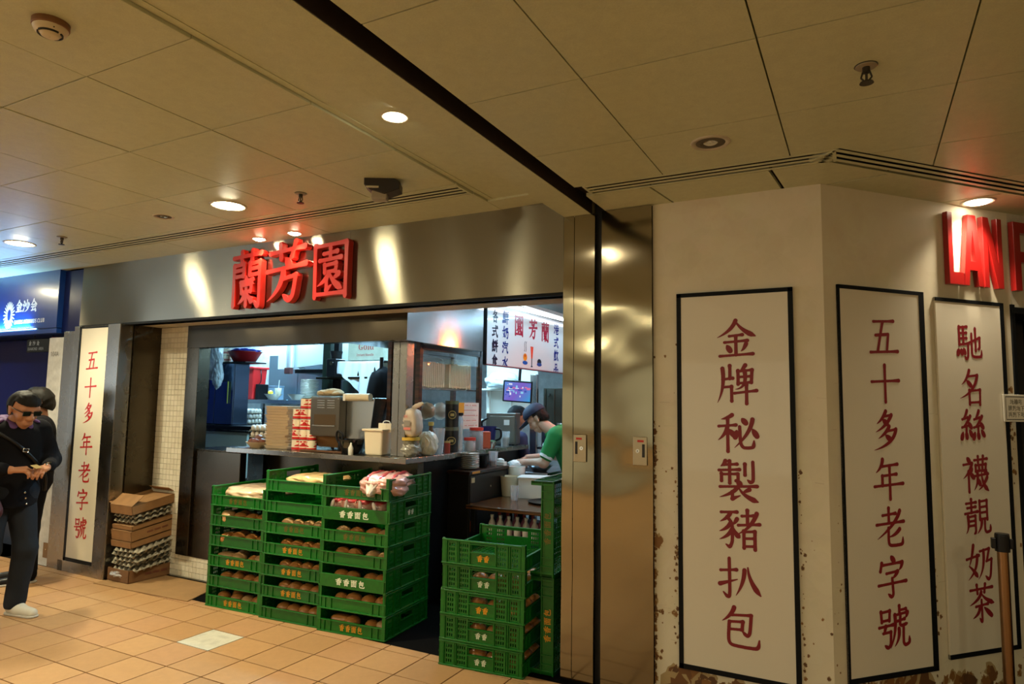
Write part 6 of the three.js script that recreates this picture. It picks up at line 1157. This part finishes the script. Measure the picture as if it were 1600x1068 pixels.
function meshField(f, lo, hi, res) {
  const mc = new MarchingCubes(res, new THREE.MeshStandardMaterial(), false, false, 240000);
  mc.isolation = 0; const h = res / 2;
  const map = (i, ax) => lo[ax] + ((i - h) / h + 1) / 2 * (hi[ax] - lo[ax]);
  for (let z = 0; z < res; z++) for (let y = 0; y < res; y++) for (let x = 0; x < res; x++) mc.field[x + y * res + z * res * res] = -f(map(x, 0), map(y, 1), map(z, 2));
  mc.update();
  const n = mc.count, p = new Float32Array(n * 3);
  for (let i = 0; i < n; i++) for (let ax = 0; ax < 3; ax++) p[i * 3 + ax] = lo[ax] + (mc.positionArray[i * 3 + ax] + 1) / 2 * (hi[ax] - lo[ax]);
  let g = new THREE.BufferGeometry(); g.setAttribute('position', new THREE.BufferAttribute(p, 3));
  g = mergeVertices(g, 1e-5); g.computeVertexNormals();
  // outward check
  const q = g.attributes.position, nn = g.attributes.normal; let s = 0;
  for (let i = 0; i < q.count; i += 37) { const e = 0.004; s += f(q.getX(i) + nn.getX(i) * e, q.getY(i) + nn.getY(i) * e, q.getZ(i) + nn.getZ(i) * e) > f(q.getX(i), q.getY(i), q.getZ(i)) ? 1 : -1; }
  if (s < 0) { const ix = g.index.array; for (let i = 0; i < ix.length; i += 3) { const t = ix[i]; ix[i] = ix[i + 1]; ix[i + 1] = t; } g.computeVertexNormals(); }
  return g;
}
const bounds = (bones, pad) => { const lo = [1e9, 1e9, 1e9], hi = [-1e9, -1e9, -1e9]; for (const s of bones) for (const [p, r] of [[s.a, s.ra], [s.b, s.rb]]) for (let i = 0; i < 3; i++) { const q = r * (i === 0 ? s.sx ?? 1 : i === 2 ? s.sz ?? 1 : 1); lo[i] = Math.min(lo[i], p[i] - q - pad); hi[i] = Math.max(hi[i], p[i] + q + pad); } return [lo, hi]; };
const bodyOf = (bones, k, res, extra) => { const [lo, hi] = bounds(bones, 0.04), d = distTo(bones, k); return meshField(extra ? (x, y, z) => extra(d(x, y, z), x, y, z) : d, lo, hi, res); };
const V = (p) => new THREE.Vector3(...p);
// a head looking along +z with its centre at the origin, then turned and placed
function headGeo(turn, pos, scale = 1, neckTo) {
  const bones = [
    { a: [0, 0.03, -0.012], b: [0, 0.035, 0.012], ra: 0.079, rb: 0.076 }, { a: [0, -0.03, 0.022], b: [0, -0.075, 0.036], ra: 0.056, rb: 0.04 },
    { a: [0, -0.098, 0.05], b: [0, -0.1, 0.056], ra: 0.021, rb: 0.018 }, { a: [-0.035, -0.03, 0.055], b: [0.035, -0.03, 0.055], ra: 0.026, rb: 0.026 },
    { a: [0, 0.012, 0.083], b: [0, -0.03, 0.101], ra: 0.009, rb: 0.014 }, { a: [-0.012, -0.034, 0.092], b: [0.012, -0.034, 0.092], ra: 0.009, rb: 0.009 },
    { a: [-0.02, -0.065, 0.081], b: [0.02, -0.065, 0.081], ra: 0.008, rb: 0.008 }, { a: [-0.018, -0.076, 0.077], b: [0.018, -0.076, 0.077], ra: 0.009, rb: 0.009 },
    { a: [-0.045, 0.024, 0.068], b: [0.045, 0.024, 0.068], ra: 0.014, rb: 0.014 },
    { a: [0.08, 0.012, -0.012], b: [0.078, -0.03, -0.005], ra: 0.015, rb: 0.01, sx: 0.5 }, { a: [-0.08, 0.012, -0.012], b: [-0.078, -0.03, -0.005], ra: 0.015, rb: 0.01, sx: 0.5 },
  ];
  const eyes = [[-0.031, 0.004, 0.088], [0.031, 0.004, 0.088]];
  const g = bodyOf(bones, 0.022, 74, (d, x, y, z) => { for (const e of eyes) { const q = Math.hypot(x - e[0], (y - e[1]) * 1.4, z - e[2]) - 0.015; d = Math.max(d, -q + 0.0); } return d; });
  const parts = [g, ...eyes.map((e) => new THREE.SphereGeometry(0.0125, 14, 10).translate(e[0], e[1], e[2] - 0.008))];
  const out = mergeGeometries(parts.map((q) => { const r = q.index ? q.toNonIndexed() : q; r.deleteAttribute('uv'); return r; }));
  out.scale(scale, scale, scale).applyMatrix4(new THREE.Matrix4().makeRotationFromEuler(new THREE.Euler(turn[0], turn[1], turn[2], 'YXZ'))).translate(...pos);
  return out;
}
function headThing(geo, turn, pos, scale = 1) { return geo.scale(scale, scale, scale).applyMatrix4(new THREE.Matrix4().makeRotationFromEuler(new THREE.Euler(turn[0], turn[1], turn[2], 'YXZ'))).translate(...pos); }
// short hair: a cap over the skull that stays clear of the face
function hairGeo(full = 0, front = 0.062) {
  const d = distTo([{ a: [0, 0.036, -0.016], b: [0, 0.042, 0.01], ra: 0.09, rb: 0.085 }, { a: [0, -0.02, -0.04], b: [0, 0.0, -0.03], ra: 0.066 + full, rb: 0.08 + full }], 0.02);
  return meshField((x, y, z) => {
    const face = -(Math.max(z - (0.03 + (y > 0.04 ? (y - 0.04) * 1.2 : 0)), 0) * 1 - (y - front) * 0.9);      // below the hairline in front
    const cut = z > 0.01 ? front - y + (z - 0.03) * -0.2 : (-0.055 - (z + 0.04) * -0.5) - y;
    const ear = Math.abs(x) > 0.06 && z > -0.03 ? 0.02 - y : -1;
    return Math.max(d(x, y, z) + 0.008 * (fbm(x * 70, y * 24, z * 45, 3) - 0.45), cut, ear);
  }, [-0.14, -0.13, -0.15], [0.14, 0.16, 0.14], 64);
}
// hand: wrist at the origin, fingers along +z, palm facing -y, thumb on +x; curl in radians per joint
function handBones(curl, spread = 0.0) {
  const L = [], finger = (x, z0, len, r, c) => {
    let p = [x, 0, z0], ang = 0.12; const dirx = x * spread;
    for (let j = 0; j < 3; j++) { ang += c; const l = len * [0.46, 0.3, 0.24][j], q = [p[0] + dirx * l, p[1] - Math.sin(ang) * l, p[2] + Math.cos(ang) * l]; L.push({ a: p, b: q, ra: r * (1 - 0.09 * j), rb: r * (0.92 - 0.1 * j) }); p = q; }
  };
  for (const [x, s] of [[-0.027, 0.95], [-0.009, 1], [0.009, 1], [0.026, 0.96]]) L.push({ a: [x * 0.6, 0, 0.005], b: [x, 0.002, 0.085 * s], ra: 0.0135, rb: 0.0125 });
  finger(0.027, 0.084, 0.076, 0.0092, curl); finger(0.0095, 0.088, 0.084, 0.0095, curl * 1.08); finger(-0.009, 0.085, 0.078, 0.009, curl * 1.15); finger(-0.026, 0.078, 0.062, 0.0082, curl * 1.25);
  const t0 = [0.02, -0.006, 0.022], t1 = [0.046, -0.018, 0.05], t2 = [0.05, -0.03, 0.078], t3 = [0.044, -0.038, 0.1];
  L.push({ a: t0, b: t1, ra: 0.0145, rb: 0.0115 }, { a: t1, b: t2, ra: 0.0112, rb: 0.0098 }, { a: t2, b: t3, ra: 0.0098, rb: 0.0078 });
  return L;
}
function handGeo(curl, mirror, m4) {
  const g = bodyOf(handBones(curl, 1.2), 0.008, 62); if (mirror) { g.scale(-1, 1, 1); const ix = g.index.array; for (let i = 0; i < ix.length; i += 3) { const t = ix[i]; ix[i] = ix[i + 1]; ix[i + 1] = t; } g.computeVertexNormals(); }
  return g.applyMatrix4(m4);
}
const frame = (o, z, y) => { const Z = V(z).normalize(), X = V(y).cross(Z).normalize(), Y = Z.clone().cross(X); return new THREE.Matrix4().makeBasis(X, Y, Z).setPosition(...o); };
const join = (gs) => mergeGeometries(gs.map((q) => { const r = q.index ? q.toNonIndexed() : q; for (const k of Object.keys(r.attributes)) if (k !== 'position' && k !== 'normal') r.deleteAttribute(k); return r; }));
const skinM = phys(0.4, 0.185, 0.1, 0.48, { specularIntensity: 0.6 }), skinPale = phys(0.56, 0.34, 0.24, 0.48, { specularIntensity: 0.6 });
const hairM = phys(0.008, 0.007, 0.006, 0.6, { specularIntensity: 0.35 }), blackCloth = phys(0.005, 0.005, 0.007, 0.9, { specularIntensity: 0.25, bumpMap: rep(T.cloth, 40, 40), bumpScale: 0.0004 }), denim = phys(0.014, 0.017, 0.024, 0.9, { specularIntensity: 0.3, bumpMap: rep(T.cloth, 40, 40), bumpScale: 0.0004 });
const folds = (amp, f, s) => (d, x, y, z) => d + amp * (fbm(x * f + s, y * f * 0.6, z * f + s * 2, 3) - 0.45);
function shoe(parent, pos, turn, m, tilt = 0) {
  const bones = [{ a: [0, 0.045, -0.03], b: [0, 0.04, 0.04], ra: 0.042, rb: 0.038 }, { a: [0, 0.035, 0.05], b: [0, 0.028, 0.17], ra: 0.04, rb: 0.034 }, { a: [0, 0.07, -0.02], b: [0, 0.1, -0.015], ra: 0.042, rb: 0.044 }];
  const g = bodyOf(bones, 0.03, 44, (d, x, y, z) => Math.max(d, 0.004 - y)), sole = bodyOf([{ a: [0, 0.012, -0.04], b: [0, 0.012, 0.17], ra: 0.043, rb: 0.04 }], 0.01, 40, (d, x, y, z) => Math.max(d, y - 0.016, -y));
  const M4 = new THREE.Matrix4().makeRotationFromEuler(new THREE.Euler(tilt, turn, 0, 'YXZ')).setPosition(...pos);
  const s = obj('shoe', g.applyMatrix4(M4), m, parent), so = obj('sole', sole.applyMatrix4(M4), std(0.4, 0.37, 0.32, 0.7), s);
  for (let k = 0; k < 3; k++) obj('lace', bar([-0.022, 0.085 - k * 0.008, 0.035 + k * 0.022], [0.022, 0.085 - k * 0.008, 0.035 + k * 0.022], 0.003, 6).applyMatrix4(M4), std(0.5, 0.47, 0.4, 0.8), s);
}
// ---- the walking man: local frame faces +z, his left is +x
{
  const t = thing('person', 'man walking in black jacket, dark jeans and sunglasses, holding a paper slip', 'person', [-5.42, 0, -2.6], 1.62);
  const tiltHead = [0.34, 0.06, 0], headAt = [0.0, 1.455, 0.105];
  const wl = [0.1, 1.045, 0.255], wr = [-0.13, 1.045, 0.25];
  const hl = handGeo(0.5, true, frame(wl, [-0.8, -0.05, 0.62], [0.1, 0.95, 0.3])), hr = handGeo(0.45, false, frame(wr, [0.8, 0.0, 0.6], [-0.1, 0.95, 0.3]));
  const neck = bodyOf([{ a: [0, 1.33, 0.02], b: [0, 1.44, 0.075], ra: 0.062, rb: 0.056 }, { a: [0.262, 1.08, 0.025], b: wl, ra: 0.036, rb: 0.027 }, { a: [-0.272, 1.08, 0.025], b: wr, ra: 0.036, rb: 0.027 }, { a: [-0.12, 1.28, 0], b: [0.12, 1.28, 0], ra: 0.08, rb: 0.08 }, { a: [0.14, 1.28, 0], b: [0.262, 1.08, 0.025], ra: 0.045, rb: 0.036 }, { a: [-0.14, 1.28, 0], b: [-0.272, 1.08, 0.025], ra: 0.045, rb: 0.036 }], 0.03, 80);
  obj('body', join([headGeo(tiltHead, headAt, 1.06), neck, hl, hr]), skinM, t, true);
  obj('hair', headThing(hairGeo(0, 0.062), tiltHead, headAt, 1.06), hairM, t);
  const sg = obj('sunglasses', [[-0.034], [0.034]].map(([x]) => rb(0.052, 0.032, 0.006, x, 0.004, 0.096, 0.012, 3)).concat([bar([-0.01, 0.01, 0.098], [0.01, 0.01, 0.098], 0.003), bar([-0.061, 0.012, 0.092], [-0.084, 0.014, -0.01], 0.003), bar([0.061, 0.012, 0.092], [0.084, 0.014, -0.01], 0.003)]).map((g) => headThing(g, tiltHead, headAt, 1.06)), M.blackGloss, t);
  obj('hinge', headThing(rb(0.008, 0.012, 0.008, 0.062, 0.012, 0.093, 0.002), tiltHead, headAt, 1.06), M.chrome, sg);
  const jacketBones = [
    { a: [0, 1.24, 0.015], b: [0, 1.05, 0.01], ra: 0.155, rb: 0.15, sx: 1.18, sz: 0.82 }, { a: [0, 1.05, 0.01], b: [0, 0.8, 0.0], ra: 0.15, rb: 0.16, sx: 1.15, sz: 0.85 },
    { a: [-0.17, 1.3, 0.0], b: [0.17, 1.3, 0.0], ra: 0.075, rb: 0.075 },
    { a: [0.185, 1.29, 0.0], b: [0.265, 1.08, 0.02], ra: 0.078, rb: 0.064 }, { a: [0.265, 1.08, 0.02], b: [0.135, 1.05, 0.22], ra: 0.062, rb: 0.046 },
    { a: [-0.185, 1.29, 0.0], b: [-0.275, 1.08, 0.02], ra: 0.078, rb: 0.064 }, { a: [-0.275, 1.08, 0.02], b: [-0.165, 1.05, 0.215], ra: 0.062, rb: 0.046 },
  ];
  obj('jacket', bodyOf(jacketBones, 0.035, 96, (d, x, y, z) => Math.max(d + 0.014 * (fbm(x * 12, y * 9, z * 12, 3) - 0.45), 0.765 - y)), blackCloth, t);
  obj('collar', [bodyOf([{ a: [-0.07, 1.37, 0.0], b: [-0.05, 1.33, 0.09], ra: 0.035, rb: 0.03 }, { a: [0.07, 1.37, 0.0], b: [0.05, 1.33, 0.09], ra: 0.035, rb: 0.03 }, { a: [-0.06, 1.385, -0.04], b: [0.06, 1.385, -0.04], ra: 0.03, rb: 0.03 }], 0.02, 44), lump(0.05, 0.018, 0.03, 0.2, 5, 2, 16).rotateZ(-0.4).translate(0.125, 1.365, 0.03), lump(0.05, 0.018, 0.03, 0.2, 5, 4, 16).rotateZ(0.4).translate(-0.125, 1.365, 0.03)], std(0.09, 0.035, 0.15, 0.7), t);
  obj('cuff', [bar([0.128, 1.05, 0.226], [0.112, 1.048, 0.243], 0.033, 16)], std(0.012, 0.012, 0.016, 0.8), t);
  const wt = obj('watch', [new THREE.TorusGeometry(0.031, 0.006, 8, 22).rotateY(0.9).translate(0.108, 1.046, 0.245)], M.chrome, t); obj('dial', cyl(0.016, 0.016, 0.008, 0.115, 1.078, 0.25, 18), M.chrome, wt);
  const leg = (h, k, a) => [{ a: h, b: k, ra: 0.098, rb: 0.072 }, { a: k, b: a, ra: 0.074, rb: 0.066 }];
  const trousers = [{ a: [-0.07, 0.88, 0], b: [0.07, 0.88, 0], ra: 0.125, rb: 0.125 }, ...leg([0.085, 0.84, 0.0], [0.1, 0.47, 0.085], [0.095, 0.085, 0.015]), ...leg([-0.085, 0.84, 0.0], [-0.1, 0.48, 0.01], [-0.11, 0.13, -0.31])];
  obj('trousers', bodyOf(trousers, 0.03, 104, (d, x, y, z) => Math.max(d + 0.012 * (fbm(x * 14, y * 10, z * 14, 3) - 0.45), 0.045 - y)), denim, t);
  const white = std(0.5, 0.47, 0.4, 0.7);
  shoe(t, [0.095, 0.0, 0.03], 0.1, white); shoe(t, [-0.11, 0.05, -0.33], -0.05, white, 0.55);
  obj('chest_strap', tube([[-0.19, 1.32, 0.075], [-0.08, 1.24, 0.135], [0.05, 1.12, 0.148], [0.17, 0.98, 0.12], [0.22, 0.86, 0.05]], 0.013), M.plasticBlack, t);
  obj('strap_buckle', [new THREE.TorusGeometry(0.02, 0.0035, 6, 4).rotateZ(Math.PI / 4).scale(1.25, 0.8, 1).rotateZ(-0.15).translate(0.005, 1.168, 0.165)], M.chrome, t);
  for (let k = 0; k < 3; k++) obj('button', new THREE.SphereGeometry(0.008, 10, 8).translate(0.03 + k * 0.008, 0.87 - k * 0.04, 0.148), M.chrome, t);
  obj('shoulder_bag', bodyOf([{ a: [-0.2, 0.9, 0.1], b: [-0.17, 0.76, 0.12], ra: 0.055, rb: 0.075 }], 0.02, 40, folds(0.012, 14, 2)), std(0.05, 0.006, 0.006, 0.6), t);
  const tk = obj('paper_slip', rb(0.07, 0.002, 0.045, 0, 0, 0, 0.0008).rotateX(0.5).rotateY(0.5), std(0.55, 0.4, 0.15, 0.7)); t.updateMatrixWorld(true);
  tk.position.copy(t.localToWorld(new THREE.Vector3(-0.015, 1.065, 0.335))); tk.rotation.y = 1.62; tag(tk, 'small yellowish paper slip held in the walking man\'s hands', 'paper slip');
}
// ---- someone in black behind him
{
  const t = thing('person', 'dark haired person in black standing behind the walking man, mostly hidden', 'person', [-6.3, 0, -3.23], -0.48);
  const turn = [0.1, 0, 0], at = [0, 1.5, 0.03];
  const bones = [{ a: [0, 1.3, 0], b: [0, 1.42, 0.01], ra: 0.06, rb: 0.055 }, { a: [0.31, 0.85, 0.02], b: [0.3, 0.78, 0.04], ra: 0.03, rb: 0.035 }, { a: [-0.31, 0.85, 0.02], b: [-0.3, 0.78, 0.04], ra: 0.03, rb: 0.035 }, { a: [-0.15, 1.28, 0], b: [-0.31, 0.85, 0.02], ra: 0.05, rb: 0.03 }, { a: [0.15, 1.28, 0], b: [0.31, 0.85, 0.02], ra: 0.05, rb: 0.03 }, { a: [-0.15, 1.28, 0], b: [0.15, 1.28, 0], ra: 0.06, rb: 0.06 }];
  obj('body', join([headGeo(turn, at, 1.0), bodyOf(bones, 0.03, 64)]), skinM, t, true); obj('hair', headThing(hairGeo(0.016, 0.055), turn, at, 1.05), hairM, t);
  obj('jacket', bodyOf([{ a: [0, 1.24, 0], b: [0, 0.85, 0], ra: 0.15, rb: 0.155, sx: 1.15, sz: 0.8 }, { a: [-0.17, 1.31, 0], b: [0.17, 1.31, 0], ra: 0.07, rb: 0.07 }, { a: [0.19, 1.29, 0], b: [0.28, 1.06, 0], ra: 0.075, rb: 0.06 }, { a: [0.28, 1.06, 0], b: [0.31, 0.86, 0.02], ra: 0.058, rb: 0.045 }, { a: [-0.19, 1.29, 0], b: [-0.28, 1.06, 0], ra: 0.075, rb: 0.06 }, { a: [-0.28, 1.06, 0], b: [-0.31, 0.86, 0.02], ra: 0.058, rb: 0.045 }], 0.03, 80, folds(0.014, 12, 5)), blackCloth, t);
  obj('trousers', bodyOf([{ a: [-0.07, 0.84, 0], b: [0.07, 0.84, 0], ra: 0.12, rb: 0.12 }, { a: [0.09, 0.82, 0], b: [0.1, 0.45, 0.02], ra: 0.095, rb: 0.07 }, { a: [0.1, 0.45, 0.02], b: [0.1, 0.07, 0], ra: 0.07, rb: 0.06 }, { a: [-0.09, 0.82, 0], b: [-0.1, 0.45, 0.02], ra: 0.095, rb: 0.07 }, { a: [-0.1, 0.45, 0.02], b: [-0.1, 0.07, 0], ra: 0.07, rb: 0.06 }], 0.03, 80, folds(0.012, 13, 3)), blackCloth, t);
  shoe(t, [0.1, 0, 0.02], 0.1, M.plasticBlack); shoe(t, [-0.1, 0, 0.02], -0.1, M.plasticBlack);
}
// ---- worker in green bending over the work table; faces +z locally
{
  const t = thing('person', 'kitchen worker in green polo shirt and navy cap bending over the work table', 'person', [-2.38, 0, -5.78], -1.45);
  const turn = [0.72, 0.1, 0], at = [0, 1.41, 0.36];
  const wl = [0.1, 1.0, 0.52], wr = [-0.12, 1.03, 0.5];
  const arms = bodyOf([{ a: [0, 1.27, 0.17], b: [0, 1.36, 0.31], ra: 0.062, rb: 0.055 }, { a: [-0.15, 1.25, 0.1], b: [0.15, 1.25, 0.1], ra: 0.07, rb: 0.07 }, { a: [0.19, 1.25, 0.12], b: [0.22, 1.02, 0.22], ra: 0.055, rb: 0.043 }, { a: [0.22, 1.02, 0.22], b: wl, ra: 0.043, rb: 0.029 }, { a: [-0.19, 1.25, 0.12], b: [-0.24, 1.05, 0.22], ra: 0.055, rb: 0.043 }, { a: [-0.24, 1.05, 0.22], b: wr, ra: 0.043, rb: 0.029 }], 0.03, 74);
  obj('body', join([headGeo(turn, at, 1.02), arms, handGeo(0.55, true, frame(wl, [-0.25, -0.45, 0.85], [0.2, 0.9, 0.4])), handGeo(0.5, false, frame(wr, [0.25, -0.4, 0.85], [-0.2, 0.9, 0.4]))]), skinPale, t, true);
  obj('hair', headThing(hairGeo(0.0, 0.06), turn, at, 1.04), hairM, t);
  const capM = std(0.006, 0.009, 0.035, 0.7);
  const cd = distTo([{ a: [0, 0.045, -0.018], b: [0, 0.05, 0.012], ra: 0.097, rb: 0.093 }], 0.02);
  const cp = obj('cap', headThing(meshField((x, y, z) => Math.max(cd(x, y, z), 0.045 - y + z * 0.12), [-0.14, -0.05, -0.15], [0.14, 0.17, 0.15], 56), turn, at, 1.06), capM, t);
  obj('brim', headThing(warp(cyl(0.09, 0.09, 0.008, 0, 0, 0, 30), (v) => { v.x *= 0.95; v.y -= v.x * v.x * 2.2; }).rotateX(0.18).translate(0, 0.052, 0.1), turn, at, 1.06), capM, cp);
  const green = std(0.008, 0.19, 0.035, 0.75, { bumpMap: rep(T.cloth, 40, 40), bumpScale: 0.0004 });
  obj('polo_shirt', bodyOf([{ a: [0, 1.2, 0.09], b: [0, 0.98, -0.01], ra: 0.15, rb: 0.14, sx: 1.12, sz: 0.85 }, { a: [0, 0.98, -0.01], b: [0, 0.86, -0.03], ra: 0.14, rb: 0.15, sx: 1.1, sz: 0.85 }, { a: [-0.16, 1.27, 0.11], b: [0.16, 1.27, 0.11], ra: 0.078, rb: 0.078 }, { a: [0.19, 1.26, 0.12], b: [0.213, 1.09, 0.19], ra: 0.077, rb: 0.066 }, { a: [-0.19, 1.26, 0.12], b: [-0.225, 1.11, 0.19], ra: 0.077, rb: 0.066 }], 0.035, 88, folds(0.014, 11, 4)), green, t);
  obj('shirt_collar', bodyOf([{ a: [-0.07, 1.31, 0.16], b: [-0.04, 1.26, 0.25], ra: 0.03, rb: 0.022 }, { a: [0.07, 1.31, 0.16], b: [0.04, 1.26, 0.25], ra: 0.03, rb: 0.022 }, { a: [-0.06, 1.335, 0.13], b: [0.06, 1.335, 0.13], ra: 0.026, rb: 0.026 }], 0.02, 40), green, t);
  for (const s of [1, -1]) obj('sleeve_trim', bar([s * 0.214, 1.085 + (s < 0 ? 0.02 : 0), 0.192], [s * 0.219, 1.062 + (s < 0 ? 0.02 : 0), 0.202], 0.0665, 22), std(0.6, 0.6, 0.56, 0.8), t);
  obj('trousers', bodyOf([{ a: [-0.07, 0.86, -0.03], b: [0.07, 0.86, -0.03], ra: 0.125, rb: 0.125 }, { a: [0.09, 0.82, -0.03], b: [0.1, 0.45, 0.0], ra: 0.098, rb: 0.072 }, { a: [0.1, 0.45, 0.0], b: [0.1, 0.07, -0.03], ra: 0.072, rb: 0.06 }, { a: [-0.09, 0.82, -0.03], b: [-0.1, 0.45, 0.0], ra: 0.098, rb: 0.072 }, { a: [-0.1, 0.45, 0.0], b: [-0.1, 0.07, -0.03], ra: 0.072, rb: 0.06 }], 0.03, 76, folds(0.012, 13, 9)), blackCloth, t);
  shoe(t, [0.1, 0, -0.01], 0.1, M.plasticBlack); shoe(t, [-0.1, 0, -0.01], -0.1, M.plasticBlack);
}
// ---- second worker, back turned
{
  const t = thing('person', 'second worker in a navy shirt with cropped dark hair, back turned below the television', 'person', [-3.21, 0, -6.13], 2.5);
  const turn = [0.2, 0, 0], at = [0, 1.4, 0.05];
  obj('body', join([headGeo(turn, at, 1.02), bodyOf([{ a: [0, 1.2, 0], b: [0, 1.33, 0.03], ra: 0.062, rb: 0.058 }, { a: [-0.15, 1.18, 0], b: [0.15, 1.18, 0], ra: 0.06, rb: 0.06 }, { a: [0.15, 1.18, 0], b: [0.25, 0.95, 0.0], ra: 0.055, rb: 0.04 }, { a: [0.25, 0.95, 0.0], b: [0.24, 0.72, 0.05], ra: 0.04, rb: 0.03 }, { a: [-0.15, 1.18, 0], b: [-0.25, 0.95, 0.0], ra: 0.055, rb: 0.04 }, { a: [-0.25, 0.95, 0.0], b: [-0.24, 0.72, 0.05], ra: 0.04, rb: 0.03 }], 0.03, 64)]), skinM, t, true);
  obj('hair', headThing(hairGeo(0, 0.06), turn, at, 1.03), phys(0.012, 0.012, 0.014, 0.6, { specularIntensity: 0.4 }), t);
  obj('shirt', bodyOf([{ a: [0, 1.14, 0], b: [0, 0.82, 0], ra: 0.15, rb: 0.15, sx: 1.15, sz: 0.8 }, { a: [-0.17, 1.2, 0], b: [0.17, 1.2, 0], ra: 0.07, rb: 0.07 }, { a: [0.19, 1.19, 0], b: [0.26, 1.0, 0.02], ra: 0.072, rb: 0.06 }, { a: [-0.19, 1.19, 0], b: [-0.26, 1.0, 0.02], ra: 0.072, rb: 0.06 }], 0.03, 70, folds(0.014, 12, 7)), std(0.008, 0.014, 0.06, 0.8), t);
  obj('trousers', bodyOf([{ a: [-0.07, 0.8, 0], b: [0.07, 0.8, 0], ra: 0.12, rb: 0.12 }, { a: [0.09, 0.78, 0], b: [0.1, 0.07, 0], ra: 0.095, rb: 0.06 }, { a: [-0.09, 0.78, 0], b: [-0.1, 0.07, 0], ra: 0.095, rb: 0.06 }], 0.03, 64, folds(0.01, 12, 2)), blackCloth, t);
  shoe(t, [0.1, 0, 0], 0.1, M.plasticBlack); shoe(t, [-0.1, 0, 0], -0.1, M.plasticBlack);
}
renderer.render(scene, camera);
